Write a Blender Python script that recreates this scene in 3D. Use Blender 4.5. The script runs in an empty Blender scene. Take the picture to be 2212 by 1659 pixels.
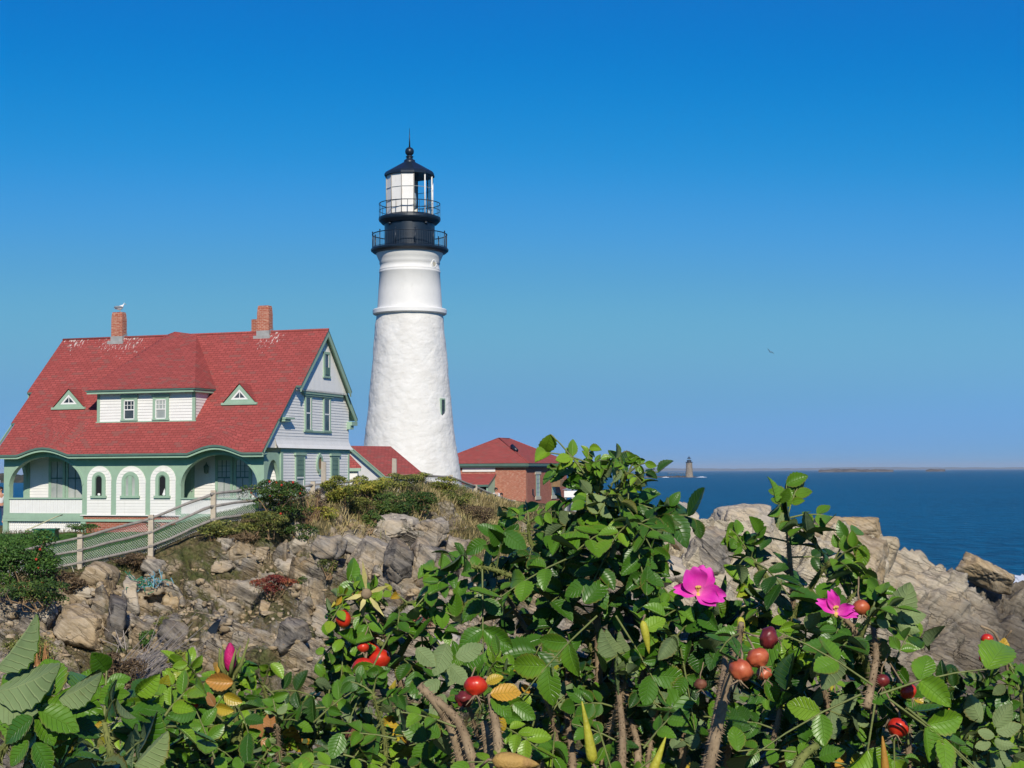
import bpy, math, random
import numpy as np
from mathutils import Vector, Matrix

# ------------------------------------------------------------------ camera, world, sun
S = bpy.context.scene
F, CX, CY = 3323.0, 1106.0, 829.5            # focal length and centre in the 2212x1659 survey frame
PITCH, ROLL, EYE = math.radians(3.25), math.radians(0.32), 9.0
cam_d = bpy.data.cameras.new('camera'); cam = bpy.data.objects.new('camera', cam_d)
S.collection.objects.link(cam)
cam_d.sensor_width = 36.0; cam_d.lens = 36.0 * F / 2212.0
cam_d.clip_start = 0.05; cam_d.clip_end = 60000
cam.matrix_world = (Matrix.Translation((0, 0, EYE)) @ Matrix.Rotation(math.pi / 2 + PITCH, 4, 'X')
                    @ Matrix.Rotation(-ROLL, 4, 'Z'))
S.camera = cam

SUN_EL, SUN_AZ = math.radians(33), math.radians(8)      # azimuth: to the right of straight behind the camera
to_sun = Vector((math.sin(SUN_AZ) * math.cos(SUN_EL), -math.cos(SUN_AZ) * math.cos(SUN_EL), math.sin(SUN_EL)))
W = bpy.data.worlds.new('World'); S.world = W; W.use_nodes = True
wn = W.node_tree.nodes; wl = W.node_tree.links
sky = wn.new('ShaderNodeTexSky'); sky.sky_type = 'NISHITA'; sky.sun_disc = False
sky.sun_elevation = SUN_EL; sky.sun_rotation = math.pi - SUN_AZ
sky.air_density = 1.0; sky.dust_density = 0.0; sky.ozone_density = 6.0; sky.altitude = 0
# the camera's rendering of the sky: the sky's own colours through a response curve per channel
sc1 = wn.new('ShaderNodeVectorMath'); sc1.operation = 'SCALE'; sc1.inputs['Scale'].default_value = 0.1
cur = wn.new('ShaderNodeRGBCurve'); cur.mapping.use_clip = False
for ci, pts in enumerate((((0, .02), (.06, .035), (.10, .028), (.148, .004), (.208, .012), (.27, .055), (.33, .094), (.43, .138), (.66, .146), (1, .150)),
                          ((0, 0), (.10, .07), (.19, .125), (.295, .178), (.40, .262), (.50, .325), (.585, .365), (.70, .410), (.89, .378), (1, .372)),
                          ((0, 0), (.18, .23), (.38, .44), (.568, .580), (.716, .672), (.82, .712), (.90, .655), (1, .60)))):
    c_ = cur.mapping.curves[ci]
    while len(c_.points) < len(pts): c_.points.new(.5, .5)
    for p_, q_ in zip(c_.points, pts): p_.location = q_
cur.mapping.update()
sc2 = wn.new('ShaderNodeVectorMath'); sc2.operation = 'SCALE'; sc2.inputs['Scale'].default_value = 10.0
bg = wn['Background']; bg.inputs['Strength'].default_value = 0.10
wl.new(sky.outputs[0], sc1.inputs[0]); wl.new(sc1.outputs[0], cur.inputs['Color']); wl.new(cur.outputs[0], sc2.inputs[0]); wl.new(sc2.outputs[0], bg.inputs['Color'])
sl = bpy.data.lights.new('sun', 'SUN'); sl.energy = 4.5; sl.angle = math.radians(0.53); sl.color = (1.0, 0.93, 0.80)
sun = bpy.data.objects.new('sun', sl); S.collection.objects.link(sun)
sun.rotation_euler = to_sun.to_track_quat('Z', 'Y').to_euler(); sun.location = (20, -60, 60)
S.view_settings.view_transform = 'Standard'; S.view_settings.look = 'None'
S.view_settings.exposure = 0.0; S.view_settings.gamma = 1.0
S.cycles.max_bounces = 6; S.cycles.transparent_max_bounces = 12
S.cycles.diffuse_bounces = 3; S.cycles.volume_bounces = 0

cp, sp = math.cos(PITCH), math.sin(PITCH); cr, sr = math.cos(ROLL), math.sin(ROLL)
def ray(u, v):
    a = (u - CX) / F; b = (CY - v) / F
    a, b = a * cr + b * sr, -a * sr + b * cr
    return a, cp - b * sp, sp + b * cp
def at(u, v, Y):
    "surveyed point: direction (u, v) of the photograph at ground distance Y"
    x, y, z = ray(u, v); k = Y / y
    return np.array([x * k, Y, EYE + z * k])
def proj(P):
    P = np.asarray(P, float); x, y, z = P[..., 0], P[..., 1], P[..., 2] - EYE
    d = y * cp + z * sp; b = (-y * sp + z * cp) / d; a = x / d
    a, b = a * cr - b * sr, a * sr + b * cr
    return CX + a * F, CY - b * F

rng = np.random.default_rng(7); random.seed(7)

# ------------------------------------------------------------------ noise
def _h(i, j, k, s=0):
    n = (i.astype(np.int64) * 374761393 + j.astype(np.int64) * 668265263 + k.astype(np.int64) * 2147483647 + s * 1274126177) & 0xffffffff
    n = ((n ^ (n >> 13)) * 1274126177) & 0xffffffff
    n = ((n ^ (n >> 16)) * 2246822519) & 0xffffffff
    return ((n ^ (n >> 15)) & 0xffffff) / float(0xffffff)
def vnoise(P, s=0):
    f = np.floor(P); t = P - f; t = t * t * t * (t * (t * 6 - 15) + 10); i = f.astype(np.int64)
    r = 0
    for dx in (0, 1):
        wx = t[:, 0] if dx else 1 - t[:, 0]
        for dy in (0, 1):
            wy = t[:, 1] if dy else 1 - t[:, 1]
            for dz in (0, 1):
                wz = t[:, 2] if dz else 1 - t[:, 2]
                r = r + wx * wy * wz * _h(i[:, 0] + dx, i[:, 1] + dy, i[:, 2] + dz, s)
    return r * 2 - 1
def fbm(P, o=4, s=0, g=0.5):
    r = 0; a = 1.0; q = P
    for k in range(o):
        r = r + a * vnoise(q, s + k * 17); a *= g; q = q * 2.03 + 11.3
    return r
def worley(P, s=0):
    "distance to nearest and second cell point, and the cell's random value"
    f = np.floor(P).astype(np.int64); n = len(P)
    d1 = np.full(n, 9.0); d2 = np.full(n, 9.0); c = np.zeros(n)
    for dx in (-1, 0, 1):
        for dy in (-1, 0, 1):
            for dz in (-1, 0, 1):
                i, j, k = f[:, 0] + dx, f[:, 1] + dy, f[:, 2] + dz
                q = np.stack([i + _h(i, j, k, s + 1), j + _h(i, j, k, s + 2), k + _h(i, j, k, s + 3)], 1) - P
                d = np.sqrt((q * q).sum(1)); near = d < d1
                d2 = np.where(near, d1, np.minimum(d2, d)); c = np.where(near, _h(i, j, k, s + 4), c); d1 = np.where(near, d, d1)
    return d1, d2, c
def sstep(a, b, x):
    t = np.clip((x - a) / (b - a), 0, 1); return t * t * (3 - 2 * t)

# ------------------------------------------------------------------ objects
COL = S.collection
def link(name, data, parent=None, loc=None):
    o = bpy.data.objects.new(name, data); COL.objects.link(o)
    if parent is not None: o.parent = parent
    if loc is not None: o.location = loc
    return o
def tag(o, label=None, cat=None, group=None, kind=None):
    for k, v in (('label', label), ('category', cat), ('group', group), ('kind', kind)):
        if v: o[k] = v
    return o
def thing(name, label, cat, loc, rz=0.0, group=None):
    o = link(name, None, None, tuple(loc)); o.rotation_euler = (0, 0, rz); o.empty_display_size = 0.2
    return tag(o, label, cat, group)

def npmesh(name, V, Fc, mats, midx=None, attrs=None, uv=None, smooth=False):
    "V (n,3); Fc: (m,4)/(m,3) int array"
    me = bpy.data.meshes.new(name); V = np.asarray(V, np.float32); Fc = np.asarray(Fc, np.int32); m, k = Fc.shape
    me.vertices.add(len(V)); me.vertices.foreach_set('co', V.ravel())
    me.loops.add(m * k); me.loops.foreach_set('vertex_index', Fc.ravel())
    me.polygons.add(m); me.polygons.foreach_set('loop_start', np.arange(0, m * k, k, dtype=np.int32))
    me.polygons.foreach_set('loop_total', np.full(m, k, np.int32))
    for mt in (mats if isinstance(mats, (list, tuple)) else [mats]): me.materials.append(mt)
    if midx is not None: me.polygons.foreach_set('material_index', np.asarray(midx, np.int32))
    if smooth: me.polygons.foreach_set('use_smooth', np.ones(m, bool))
    if uv is not None:
        l = me.uv_layers.new(name='UVMap'); l.data.foreach_set('uv', np.asarray(uv, np.float32)[Fc.ravel()].ravel())
    for k2, a in (attrs or {}).items():
        t = me.attributes.new(k2, 'FLOAT', 'POINT'); t.data.foreach_set('value', np.asarray(a, np.float32))
    me.update(calc_edges=True); me.validate()
    return me

class MB:
    def __init__(s): s.v = []; s.f = []; s.m = []; s.sm = []
    def add(s, vs, fs, m=0, smooth=False):
        b = len(s.v); s.v += [tuple(map(float, p)) for p in vs]
        for f in fs: s.f.append(tuple(b + i for i in f)); s.m.append(m); s.sm.append(smooth)
        return s
    def quad(s, a, b, c, d, m=0): return s.add([a, b, c, d], [(0, 1, 2, 3)], m)
    def poly(s, pts, m=0): return s.add(pts, [tuple(range(len(pts)))], m)
    def box(s, x0, x1, y0, y1, z0, z1, m=0):
        return s.add([(x, y, z) for z in (z0, z1) for y in (y0, y1) for x in (x0, x1)],
                     [(0, 2, 3, 1), (4, 5, 7, 6), (0, 1, 5, 4), (2, 6, 7, 3), (0, 4, 6, 2), (1, 3, 7, 5)], m)
    def prism(s, pts, off, m=0):
        "closed polygon pts extruded by vector off"
        n = len(pts); q = [tuple(p[i] + off[i] for i in range(3)) for p in pts]
        return s.add(list(pts) + q, [tuple(range(n))[::-1], tuple(range(n, 2 * n))] + [(i, (i + 1) % n, n + (i + 1) % n, n + i) for i in range(n)], m)
    def strip(s, A, B, m=0, smooth=False):
        n = len(A); return s.add(list(A) + list(B), [(i, i + 1, n + i + 1, n + i) for i in range(n - 1)], m, smooth)
    def slab(s, A, B, off, m=0):
        "strip between curves A and B thickened by off"
        A2 = [tuple(np.add(p, off)) for p in A]; B2 = [tuple(np.add(p, off)) for p in B]
        s.strip(A, B, m); s.strip(A2, B2, m); s.strip(A, A2, m); s.strip(B, B2, m)
        s.quad(A[0], B[0], B2[0], A2[0], m); s.quad(A[-1], B[-1], B2[-1], A2[-1], m); return s
    def tube(s, pts, r, n=6, m=0, cap=True):
        pts = [Vector(p) for p in pts]; R = r if isinstance(r, (list, tuple)) else [r] * len(pts)
        vs = []; u = None
        for i, p in enumerate(pts):
            t = (pts[min(i + 1, len(pts) - 1)] - pts[max(i - 1, 0)]).normalized()
            if u is None: u = t.orthogonal().normalized()
            u = (u - t * u.dot(t)); u = u.normalized() if u.length > 1e-6 else t.orthogonal().normalized()
            w = t.cross(u)
            vs += [tuple(p + (u * math.cos(2 * math.pi * k / n) + w * math.sin(2 * math.pi * k / n)) * R[i]) for k in range(n)]
        fs = [(i * n + k, i * n + (k + 1) % n, (i + 1) * n + (k + 1) % n, (i + 1) * n + k) for i in range(len(pts) - 1) for k in range(n)]
        if cap: fs += [tuple(range(n))[::-1], tuple((len(pts) - 1) * n + k for k in range(n))]
        return s.add(vs, fs, m, n > 4)
    def lathe(s, prof, n=48, m=0, c=(0, 0, 0), smooth=True, cap=False, a0=0.0):
        vs = [(c[0] + r * math.cos(a0 + 2 * math.pi * k / n), c[1] + r * math.sin(a0 + 2 * math.pi * k / n), c[2] + z) for r, z in prof for k in range(n)]
        fs = [(i * n + k, i * n + (k + 1) % n, (i + 1) * n + (k + 1) % n, (i + 1) * n + k) for i in range(len(prof) - 1) for k in range(n)]
        if cap: fs += [tuple(range(n))[::-1], tuple((len(prof) - 1) * n + k for k in range(n))]
        return s.add(vs, fs, m, smooth)
    def ball(s, c, r, n=12, m=0, sc=(1, 1, 1)):
        vs = []; fs = []; h = max(4, n // 2)
        for i in range(h + 1):
            p = math.pi * i / h
            vs += [(c[0] + r * sc[0] * math.sin(p) * math.cos(2 * math.pi * k / n), c[1] + r * sc[1] * math.sin(p) * math.sin(2 * math.pi * k / n), c[2] + r * sc[2] * math.cos(p)) for k in range(n)]
        fs = [(i * n + k, (i + 1) * n + k, (i + 1) * n + (k + 1) % n, i * n + (k + 1) % n) for i in range(h) for k in range(n)]
        return s.add(vs, fs, m, True)
    def build(s, name, mats, parent=None, loc=None, label=None):
        me = bpy.data.meshes.new(name); me.from_pydata(s.v, [], s.f)
        for mt in (mats if isinstance(mats, (list, tuple)) else [mats]): me.materials.append(mt)
        me.polygons.foreach_set('material_index', s.m); me.polygons.foreach_set('use_smooth', s.sm)
        me.update()
        uvl = me.uv_layers.new(name='UVMap').data
        for p in me.polygons:                      # metres: u horizontal in the face, v up the face
            n = p.normal; h = Vector((-n.y, n.x, 0))
            a = h.normalized() if h.length > 0.05 else Vector((1, 0, 0)); b = n.cross(a)
            if b.z < 0 or (abs(b.z) < 1e-6 and b.y < 0): b = -b
            for li in p.loop_indices:
                co = me.vertices[me.loops[li].vertex_index].co; uvl[li].uv = (co.dot(a), co.dot(b))
        o = link(name, me, parent, loc)
        if label: o['label'] = label
        return o

# ------------------------------------------------------------------ materials
class NT:
    def __init__(s, name):
        s.m = bpy.data.materials.new(name); s.m.use_nodes = True; s.t = s.m.node_tree; s.p = s.t.nodes['Principled BSDF']
    def n(s, typ, **kw):
        nd = s.t.nodes.new('ShaderNode' + typ)
        for k, v in kw.items():
            if k.startswith('i_'): s.set(nd, k[2:].replace('_', ' '), v)
            else: setattr(nd, k, v)
        return nd
    def set(s, nd, key, v):
        i = nd.inputs[int(key)] if key.isdigit() else nd.inputs[key]
        if isinstance(v, bpy.types.NodeSocket): s.t.links.new(v, i)
        else: i.default_value = v if not (isinstance(v, tuple) and len(v) == 3 and i.type == 'RGBA') else (*v, 1)
    def coord(s, which='Object'):
        return s.n('TexCoord').outputs[which]
    def noise(s, vec, scale, detail=4, rough=0.55, out='Fac', dist=0.0):
        return s.n('TexNoise', i_Vector=vec, i_Scale=scale, i_Detail=detail, i_Roughness=rough, i_Distortion=dist).outputs[out]
    def ramp(s, fac, stops, interp='LINEAR'):
        r = s.n('ValToRGB'); s.t.links.new(fac, r.inputs[0]); e = r.color_ramp.elements; r.color_ramp.interpolation = interp
        while len(e) < len(stops): e.new(0.5)
        for el, (p, c) in zip(e, stops): el.position = p; el.color = (*c, 1) if isinstance(c, tuple) else (c, c, c, 1)
        return r.outputs[0]
    def mix(s, fac, a, b, mode='MIX'):
        x = s.n('MixRGB', blend_type=mode); s.set(x, '0', fac); s.set(x, '1', a); s.set(x, '2', b); return x.outputs[0]
    def math(s, op, a, b=0.0, clamp=False):
        x = s.n('Math', operation=op, use_clamp=clamp); s.set(x, '0', a); s.set(x, '1', b); return x.outputs[0]
    def mapping(s, vec, scale=(1, 1, 1), rot=(0, 0, 0)):
        x = s.n('Mapping', i_Vector=vec); x.inputs['Scale'].default_value = scale; x.inputs['Rotation'].default_value = rot; return x.outputs[0]
    def bump(s, h, strength=0.5, dist=0.02, normal=None):
        x = s.n('Bump', i_Height=h, i_Strength=strength, i_Distance=dist)
        if normal is not None: s.t.links.new(normal, x.inputs['Normal'])
        return x.outputs[0]
    def out(s, color=None, rough=None, normal=None, spec=None, **kw):
        if color is not None: s.set(s.p, 'Base Color', color)
        if rough is not None: s.set(s.p, 'Roughness', rough)
        if normal is not None: s.set(s.p, 'Normal', normal)
        if spec is not None: s.set(s.p, 'Specular IOR Level', spec)
        for k, v in kw.items(): s.set(s.p, k.replace('_', ' '), v)
        return s.m

def paint(name, c, var=0.12, rough=0.55, scale=3.0, dirt=None, bump=0.15, spec=0.3):
    t = NT(name); v = t.coord()
    n = t.noise(v, scale, 6, 0.65); n2 = t.noise(v, scale * 9, 3)
    lo = tuple(x * (1 - var) for x in c); hi = tuple(min(1, x * (1 + var * .6)) for x in c)
    col = t.ramp(n, [(0.3, lo), (0.7, hi)])
    if dirt: col = t.mix(t.ramp(t.noise(t.mapping(v, (1, 1, .25)), scale * 1.7, 6, .7), [(.58, 0.0), (.78, .8)]), col, dirt)
    return t.out(col, rough, t.bump(n2, bump, 0.01), spec)

def brick_mat(name, c1, c2, mortar, pale=0.0):
    t = NT(name); uv = t.coord('UV')
    b = t.n('TexBrick', i_Vector=uv, i_Color1=c1, i_Color2=c2, i_Mortar=mortar, i_Scale=1.0, i_Mortar_Size=0.008, i_Bias=-0.1, i_Brick_Width=0.22, i_Row_Height=0.075)
    n = t.noise(t.coord(), 2.2, 6, .7)
    col = t.mix(t.ramp(n, [(.35, 0.0), (.7, .35)]), b.outputs[0], (c1[0] * .55, c1[1] * .5, c1[2] * .5))
    if pale:
        sp_ = t.noise(t.mapping(uv, (5, 13, 1)), 1.0, 3, .6)
        col = t.mix(t.math('MULTIPLY', t.ramp(sp_, [(.52, 0.0), (.62, 1.0)]), pale), col, (.62, .45, .33))
    return t.out(col, .85, t.bump(b.outputs['Fac'], -.5, .01), .2)

def shingle_mat(name, c, splat=None):
    t = NT(name); uv = t.coord('UV')
    b = t.n('TexBrick', offset_frequency=2, i_Vector=uv, i_Color1=tuple(x * 1.18 for x in c), i_Color2=tuple(x * .78 for x in c), i_Mortar=tuple(x * .34 for x in c),
            i_Scale=1.0, i_Mortar_Size=0.017, i_Bias=0.0, i_Brick_Width=0.30, i_Row_Height=0.15, i_Mortar_Smooth=.35)
    n = t.noise(t.coord(), .9, 5, .6)
    col = t.mix(t.ramp(n, [(.35, 0.0), (.75, .45)]), b.outputs[0], tuple(x * .62 for x in c))
    # single faded or greyer tabs
    cell = t.n('TexBrick', offset_frequency=2, i_Vector=uv, i_Color1=(0, 0, 0), i_Color2=(1, 1, 1), i_Mortar=(0, 0, 0), i_Scale=1.0, i_Mortar_Size=0.0, i_Bias=0.0, i_Brick_Width=0.30, i_Row_Height=0.15)
    col = t.mix(t.ramp(cell.outputs[0], [(.86, 0.0), (.9, .5)]), col, (.22, .12, .1))
    grain = t.noise(t.coord(), 60, 2)
    col = t.mix(.25, col, t.ramp(grain, [(.3, tuple(x * .6 for x in c)), (.7, tuple(min(1, x * 1.3) for x in c))]))
    if splat:                                   # bird lime below the chimneys: white spots with their own place on the roof
        o = t.coord()
        for sx in splat:
            d = t.n('VectorMath', operation='DISTANCE'); t.set(d, '0', t.mapping(o, (1.0, .9, .55))); t.set(d, '1', sx)
            fall = t.ramp(t.math('DIVIDE', d.outputs['Value'], 1.5), [(.25, 1.0), (1.0, 0.0)])
            sp_ = t.noise(t.mapping(o, (13, 4, 4)), 1.0, 4, .66)
            k = t.ramp(t.math('ADD', t.math('MULTIPLY', sp_, 1.0), t.math('MULTIPLY', fall, .22)), [(.76, 0.0), (.81, .7)])
            col = t.mix(k, col, (.7, .66, .6))
    return t.out(col, .9, t.bump(b.outputs['Fac'], -.6, .02, t.bump(grain, .3, .004)), .15)

M = {}
M['white'] = paint('white_paint', (.80, .78, .74), .05, .5, 2.0, (.60, .58, .52), .1)
M['white_plain'] = paint('white_trim', (.80, .79, .76), .04, .5, 3.0)
M['stone_white'] = None
M['green'] = paint('sage_green_paint', (.31, .445, .33), .10, .6, 2.5, (.25, .35, .27))
M['green_dark'] = paint('grey_green_paint', (.10, .17, .14), .15, .5, 3)
M['louver'] = paint('shutter_green', (.15, .24, .18), .15, .5, 3)
M['roof'] = shingle_mat('red_shingle', (.36, .080, .070), [(-9.6, 4.55, 4.35), (-10.6, 4.6, 4.38), (-2.3, 4.55, 4.35), (-12.6, 4.7, 4.42)])
M['roof2'] = shingle_mat('red_shingle_plain', (.37, .088, .077))
M['brick'] = brick_mat('red_brick', (.40, .115, .065), (.30, .075, .045), (.48, .34, .27))
M['brick_pale'] = brick_mat('lime_stained_brick', (.44, .13, .075), (.34, .09, .05), (.52, .36, .27), .42)
M['black'] = paint('black_iron_paint', (.009, .019, .034), .3, .38, 2.0, (.02, .034, .05), .1, .5)
M['metal'] = paint('lead_flashing', (.34, .34, .33), .2, .6, 4)
M['tin'] = paint('grey_tin', (.34, .36, .36), .2, .55, 4)
M['concrete'] = paint('pale_stone_trim', (.52, .48, .38), .15, .8, 5)
M['wood_new'] = paint('pale_fence_wood', (.50, .43, .33), .25, .85, 6, (.28, .24, .18), .4, .1)
M['wood_grey'] = paint('weathered_rail_wood', (.30, .275, .245), .35, .9, 7, (.15, .135, .12), .5, .1)
M['wood_brown'] = paint('brown_board', (.26, .17, .09), .25, .8, 5)
M['wire'] = paint('galvanised_wire', (.78, .78, .74), .1, .45, 5)
M['dark'] = paint('dark_interior', (.012, .013, .015), .2, .7, 3)
M['curtain'] = paint('cream_curtain', (.62, .60, .50), .12, .8, 4)
M['skin'] = paint('skin', (.52, .27, .18), .08, .55, 8)
M['hair'] = paint('dark_hair', (.014, .010, .009), .3, .5, 20)
M['shirt_white'] = paint('white_shirt', (.70, .69, .70), .08, .8, 8)
M['shirt_pink'] = paint('pale_pink_shirt', (.62, .42, .36), .1, .8, 8)
M['cloth_blue'] = paint('blue_trousers', (.05, .07, .14), .15, .85, 8)
M['gull_white'] = paint('white_feathers', (.80, .80, .80), .05, .7, 10)
M['gull_grey'] = paint('grey_feathers', (.20, .22, .25), .1, .7, 10)
M['beak'] = paint('yellow_beak', (.55, .33, .03), .1, .5, 10)
t = NT('window_glass'); M['glass'] = t.out(t.ramp(t.noise(t.coord(), 1.4, 3), [(.35, (.02, .024, .028)), (.7, (.10, .11, .12))]), .08, None, .7)
t = NT('window_glass_pale'); M['glass_pale'] = t.out(t.ramp(t.noise(t.coord(), 1.2, 3), [(.3, (.30, .33, .31)), (.7, (.50, .52, .48))]), .12, None, .6)
t = NT('clear_pane')
tr = t.n('BsdfTransparent', i_Color=(.93, .96, .97)); gl = t.n('BsdfGlossy', i_Color=(1, 1, 1), i_Roughness=.03); lw = t.n('LayerWeight', i_Blend=.18)
mx = t.n('MixShader'); t.t.links.new(t.math('MULTIPLY', lw.outputs['Fresnel'], .6), mx.inputs[0]); t.t.links.new(tr.outputs[0], mx.inputs[1]); t.t.links.new(gl.outputs[0], mx.inputs[2])
t.t.links.new(mx.outputs[0], t.t.nodes['Material Output'].inputs['Surface']); M['clear'] = t.m

def tower_stone():
    t = NT('whitewashed_rubble_stone'); o = t.coord()
    n = t.noise(o, 1.1, 6, .65); f = t.noise(o, 7, 5, .6)
    col = t.ramp(n, [(.3, (.66, .64, .60)), (.7, (.74, .73, .70))])
    col = t.mix(t.ramp(t.noise(t.mapping(o, (1, 1, .5)), 2.6, 6, .75), [(.60, 0.0), (.72, .35)]), col, (.50, .48, .43))
    return t.out(col, .75, t.bump(f, .25, .03), .2)
M['stone_white'] = tower_stone()

# ------------------------------------------------------------------ sea, far shore
def sea():
    t = NT('sea_water'); o = t.coord()
    m1 = t.mapping(o, (1, .45, 1), (0, 0, .25)); 
    w1 = t.noise(m1, .35, 5, .62); w2 = t.noise(m1, 1.3, 4, .6); w3 = t.noise(t.mapping(o, (1, .5, 1)), .018, 4, .55)
    h = t.math('ADD', t.math('MULTIPLY', w1, 1.0), t.math('MULTIPLY', w2, .35))
    patch = t.ramp(w3, [(.35, (.0, .048, .112)), (.65, (.0, .070, .152))])
    col = t.mix(t.ramp(t.math('ADD', t.math('MULTIPLY', w1, .6), t.math('MULTIPLY', w2, .4)), [(.42, 0.0), (.62, .85)]), patch, (.001, .125, .25))  # ripple light and the shade of the troughs put into the water colour
    foam = t.math('MULTIPLY', t.ramp(t.noise(m1, .55, 3, .5), [(.735, 0.0), (.765, 1.0)]), t.ramp(t.noise(m1, 2.5, 3), [(.45, 0.0), (.6, 1.0)]))
    col = t.mix(foam, col, (.65, .70, .74))
    m = t.out(col, .35, t.bump(h, 1.0, 1.1), .06); t.set(t.p, 'IOR', 1.33)
    mb = MB(); R = 34000
    # a disc with rings so that it has no giant sliver quads
    ring = [5, 40, 120, 300, 800, 2000, 5000, 12000, R]
    mb.lathe([(r, 0) for r in ring], 96, 0, (0, 0, 0), False); mb.poly([(5 * math.cos(a * math.pi / 48), 5 * math.sin(a * math.pi / 48), 0) for a in range(96)])
    ob = mb.build('sea', m); tag(ob, 'deep blue choppy sea reaching the horizon', None, None, 'structure')
sea()
def land_mat(name, a, b, c):
    t = NT(name); o = t.coord(); n = t.noise(o, .05, 6, .7)
    return t.out(t.ramp(n, [(.35, a), (.5, b), (.68, c)]), .9, None, .1)
M['far_land'] = land_mat('wooded_shore', (.02, .035, .012), (.06, .055, .03), (.14, .11, .075))
M['far_rock'] = land_mat('bare_ledge', (.05, .045, .04), (.12, .10, .085), (.2, .18, .15))
def ridge_land(name, pts, mat, depth, seed, label, cat=None, kind='structure', zb=-2.0):
    "pts: (u, v_top, Y): a low hill mass with its own depth"
    us = np.linspace(pts[0][0], pts[-1][0], 90); vt = np.interp(us, [p[0] for p in pts], [p[1] for p in pts]); yy = np.interp(us, [p[0] for p in pts], [p[2] for p in pts])
    V = []; prof = [(-.5, 0), (-.42, .25), (-.3, .62), (-.15, .9), (0, 1), (.2, .8), (.5, 0)]
    for i, (u, v, Y) in enumerate(zip(us, vt, yy)):
        T = at(u, v, Y); x0 = T[0]
        hh = max(T[2], .3) * (1 + .16 * float(fbm(np.array([[u * .11, seed, 0.]]), 4, seed)[0]))
        for a, k in prof: V.append((x0 * (1 + a * depth / Y), Y + a * depth, zb + (hh - zb) * k))
    n = len(prof); Fq = [(i * n + k, i * n + k + 1, (i + 1) * n + k + 1, (i + 1) * n + k) for i in range(len(us) - 1) for k in range(n - 1)]
    o = link(name, npmesh(name, V, Fq, mat, smooth=True)); return tag(o, label, cat, None, kind)
ridge_land('far_shore', [(-260, 1022, 1700), (-60, 1021, 1700), (20, 1024, 1700), (60, 1025, 1650), (130, 1027, 1700), (250, 1032, 1750), (420, 1038, 1800)], M['far_land'], 160, 3, 'low wooded shore across the bay behind the porch')
ridge_land('distant_coast', [(1000, 1012, 27000), (1230, 1009, 27000), (1330, 1010.5, 27000), (1420, 1011.5, 27000), (1600, 1012.5, 27000), (1800, 1010, 27000), (2000, 1009, 27000), (2300, 1010, 27000)], M['far_land'], 2500, 9, 'faint band of hazy coast along the horizon')
def isl(name, pts, label):
    o = ridge_land(name, pts, M['far_rock'], 120, 5, label, 'island', None); return o
isl('island', [(1768, 1015.5, 5200), (1800, 1013.0, 5200), (1850, 1013.2, 5200), (1890, 1014, 5200), (1930, 1015.3, 5200)], 'long low rocky island on the horizon right of the flying gull')
isl('island', [(2000, 1014.5, 5400), (2012, 1013.2, 5400), (2030, 1013.4, 5400), (2042, 1014.5, 5400)], 'tiny dark islet on the horizon, farthest to the right')

def far_house():
    b = at(33, 1040, 1640); k = 1640 / F
    h = thing('shore_house', 'tiny white house on the far shore seen past the porch post', 'house', (b[0], b[1] - 70, max(b[2], .8)), .2)
    MB().box(-4, 4, -3, 3, -3, 2.6).build('wall', M['white_plain'], h)
    m = MB(); m.prism([(-4.4, -3.4, 2.6), (-4.4, 3.4, 2.6), (-4.4, 0, 5)], (8.8, 0, 0)); m.build('roof', M['tin'], h)
    MB().box(4.0, 7.0, -2.4, 2.4, -3, 1.6).build('side_wing', M['white_plain'], h)
far_house()

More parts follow.
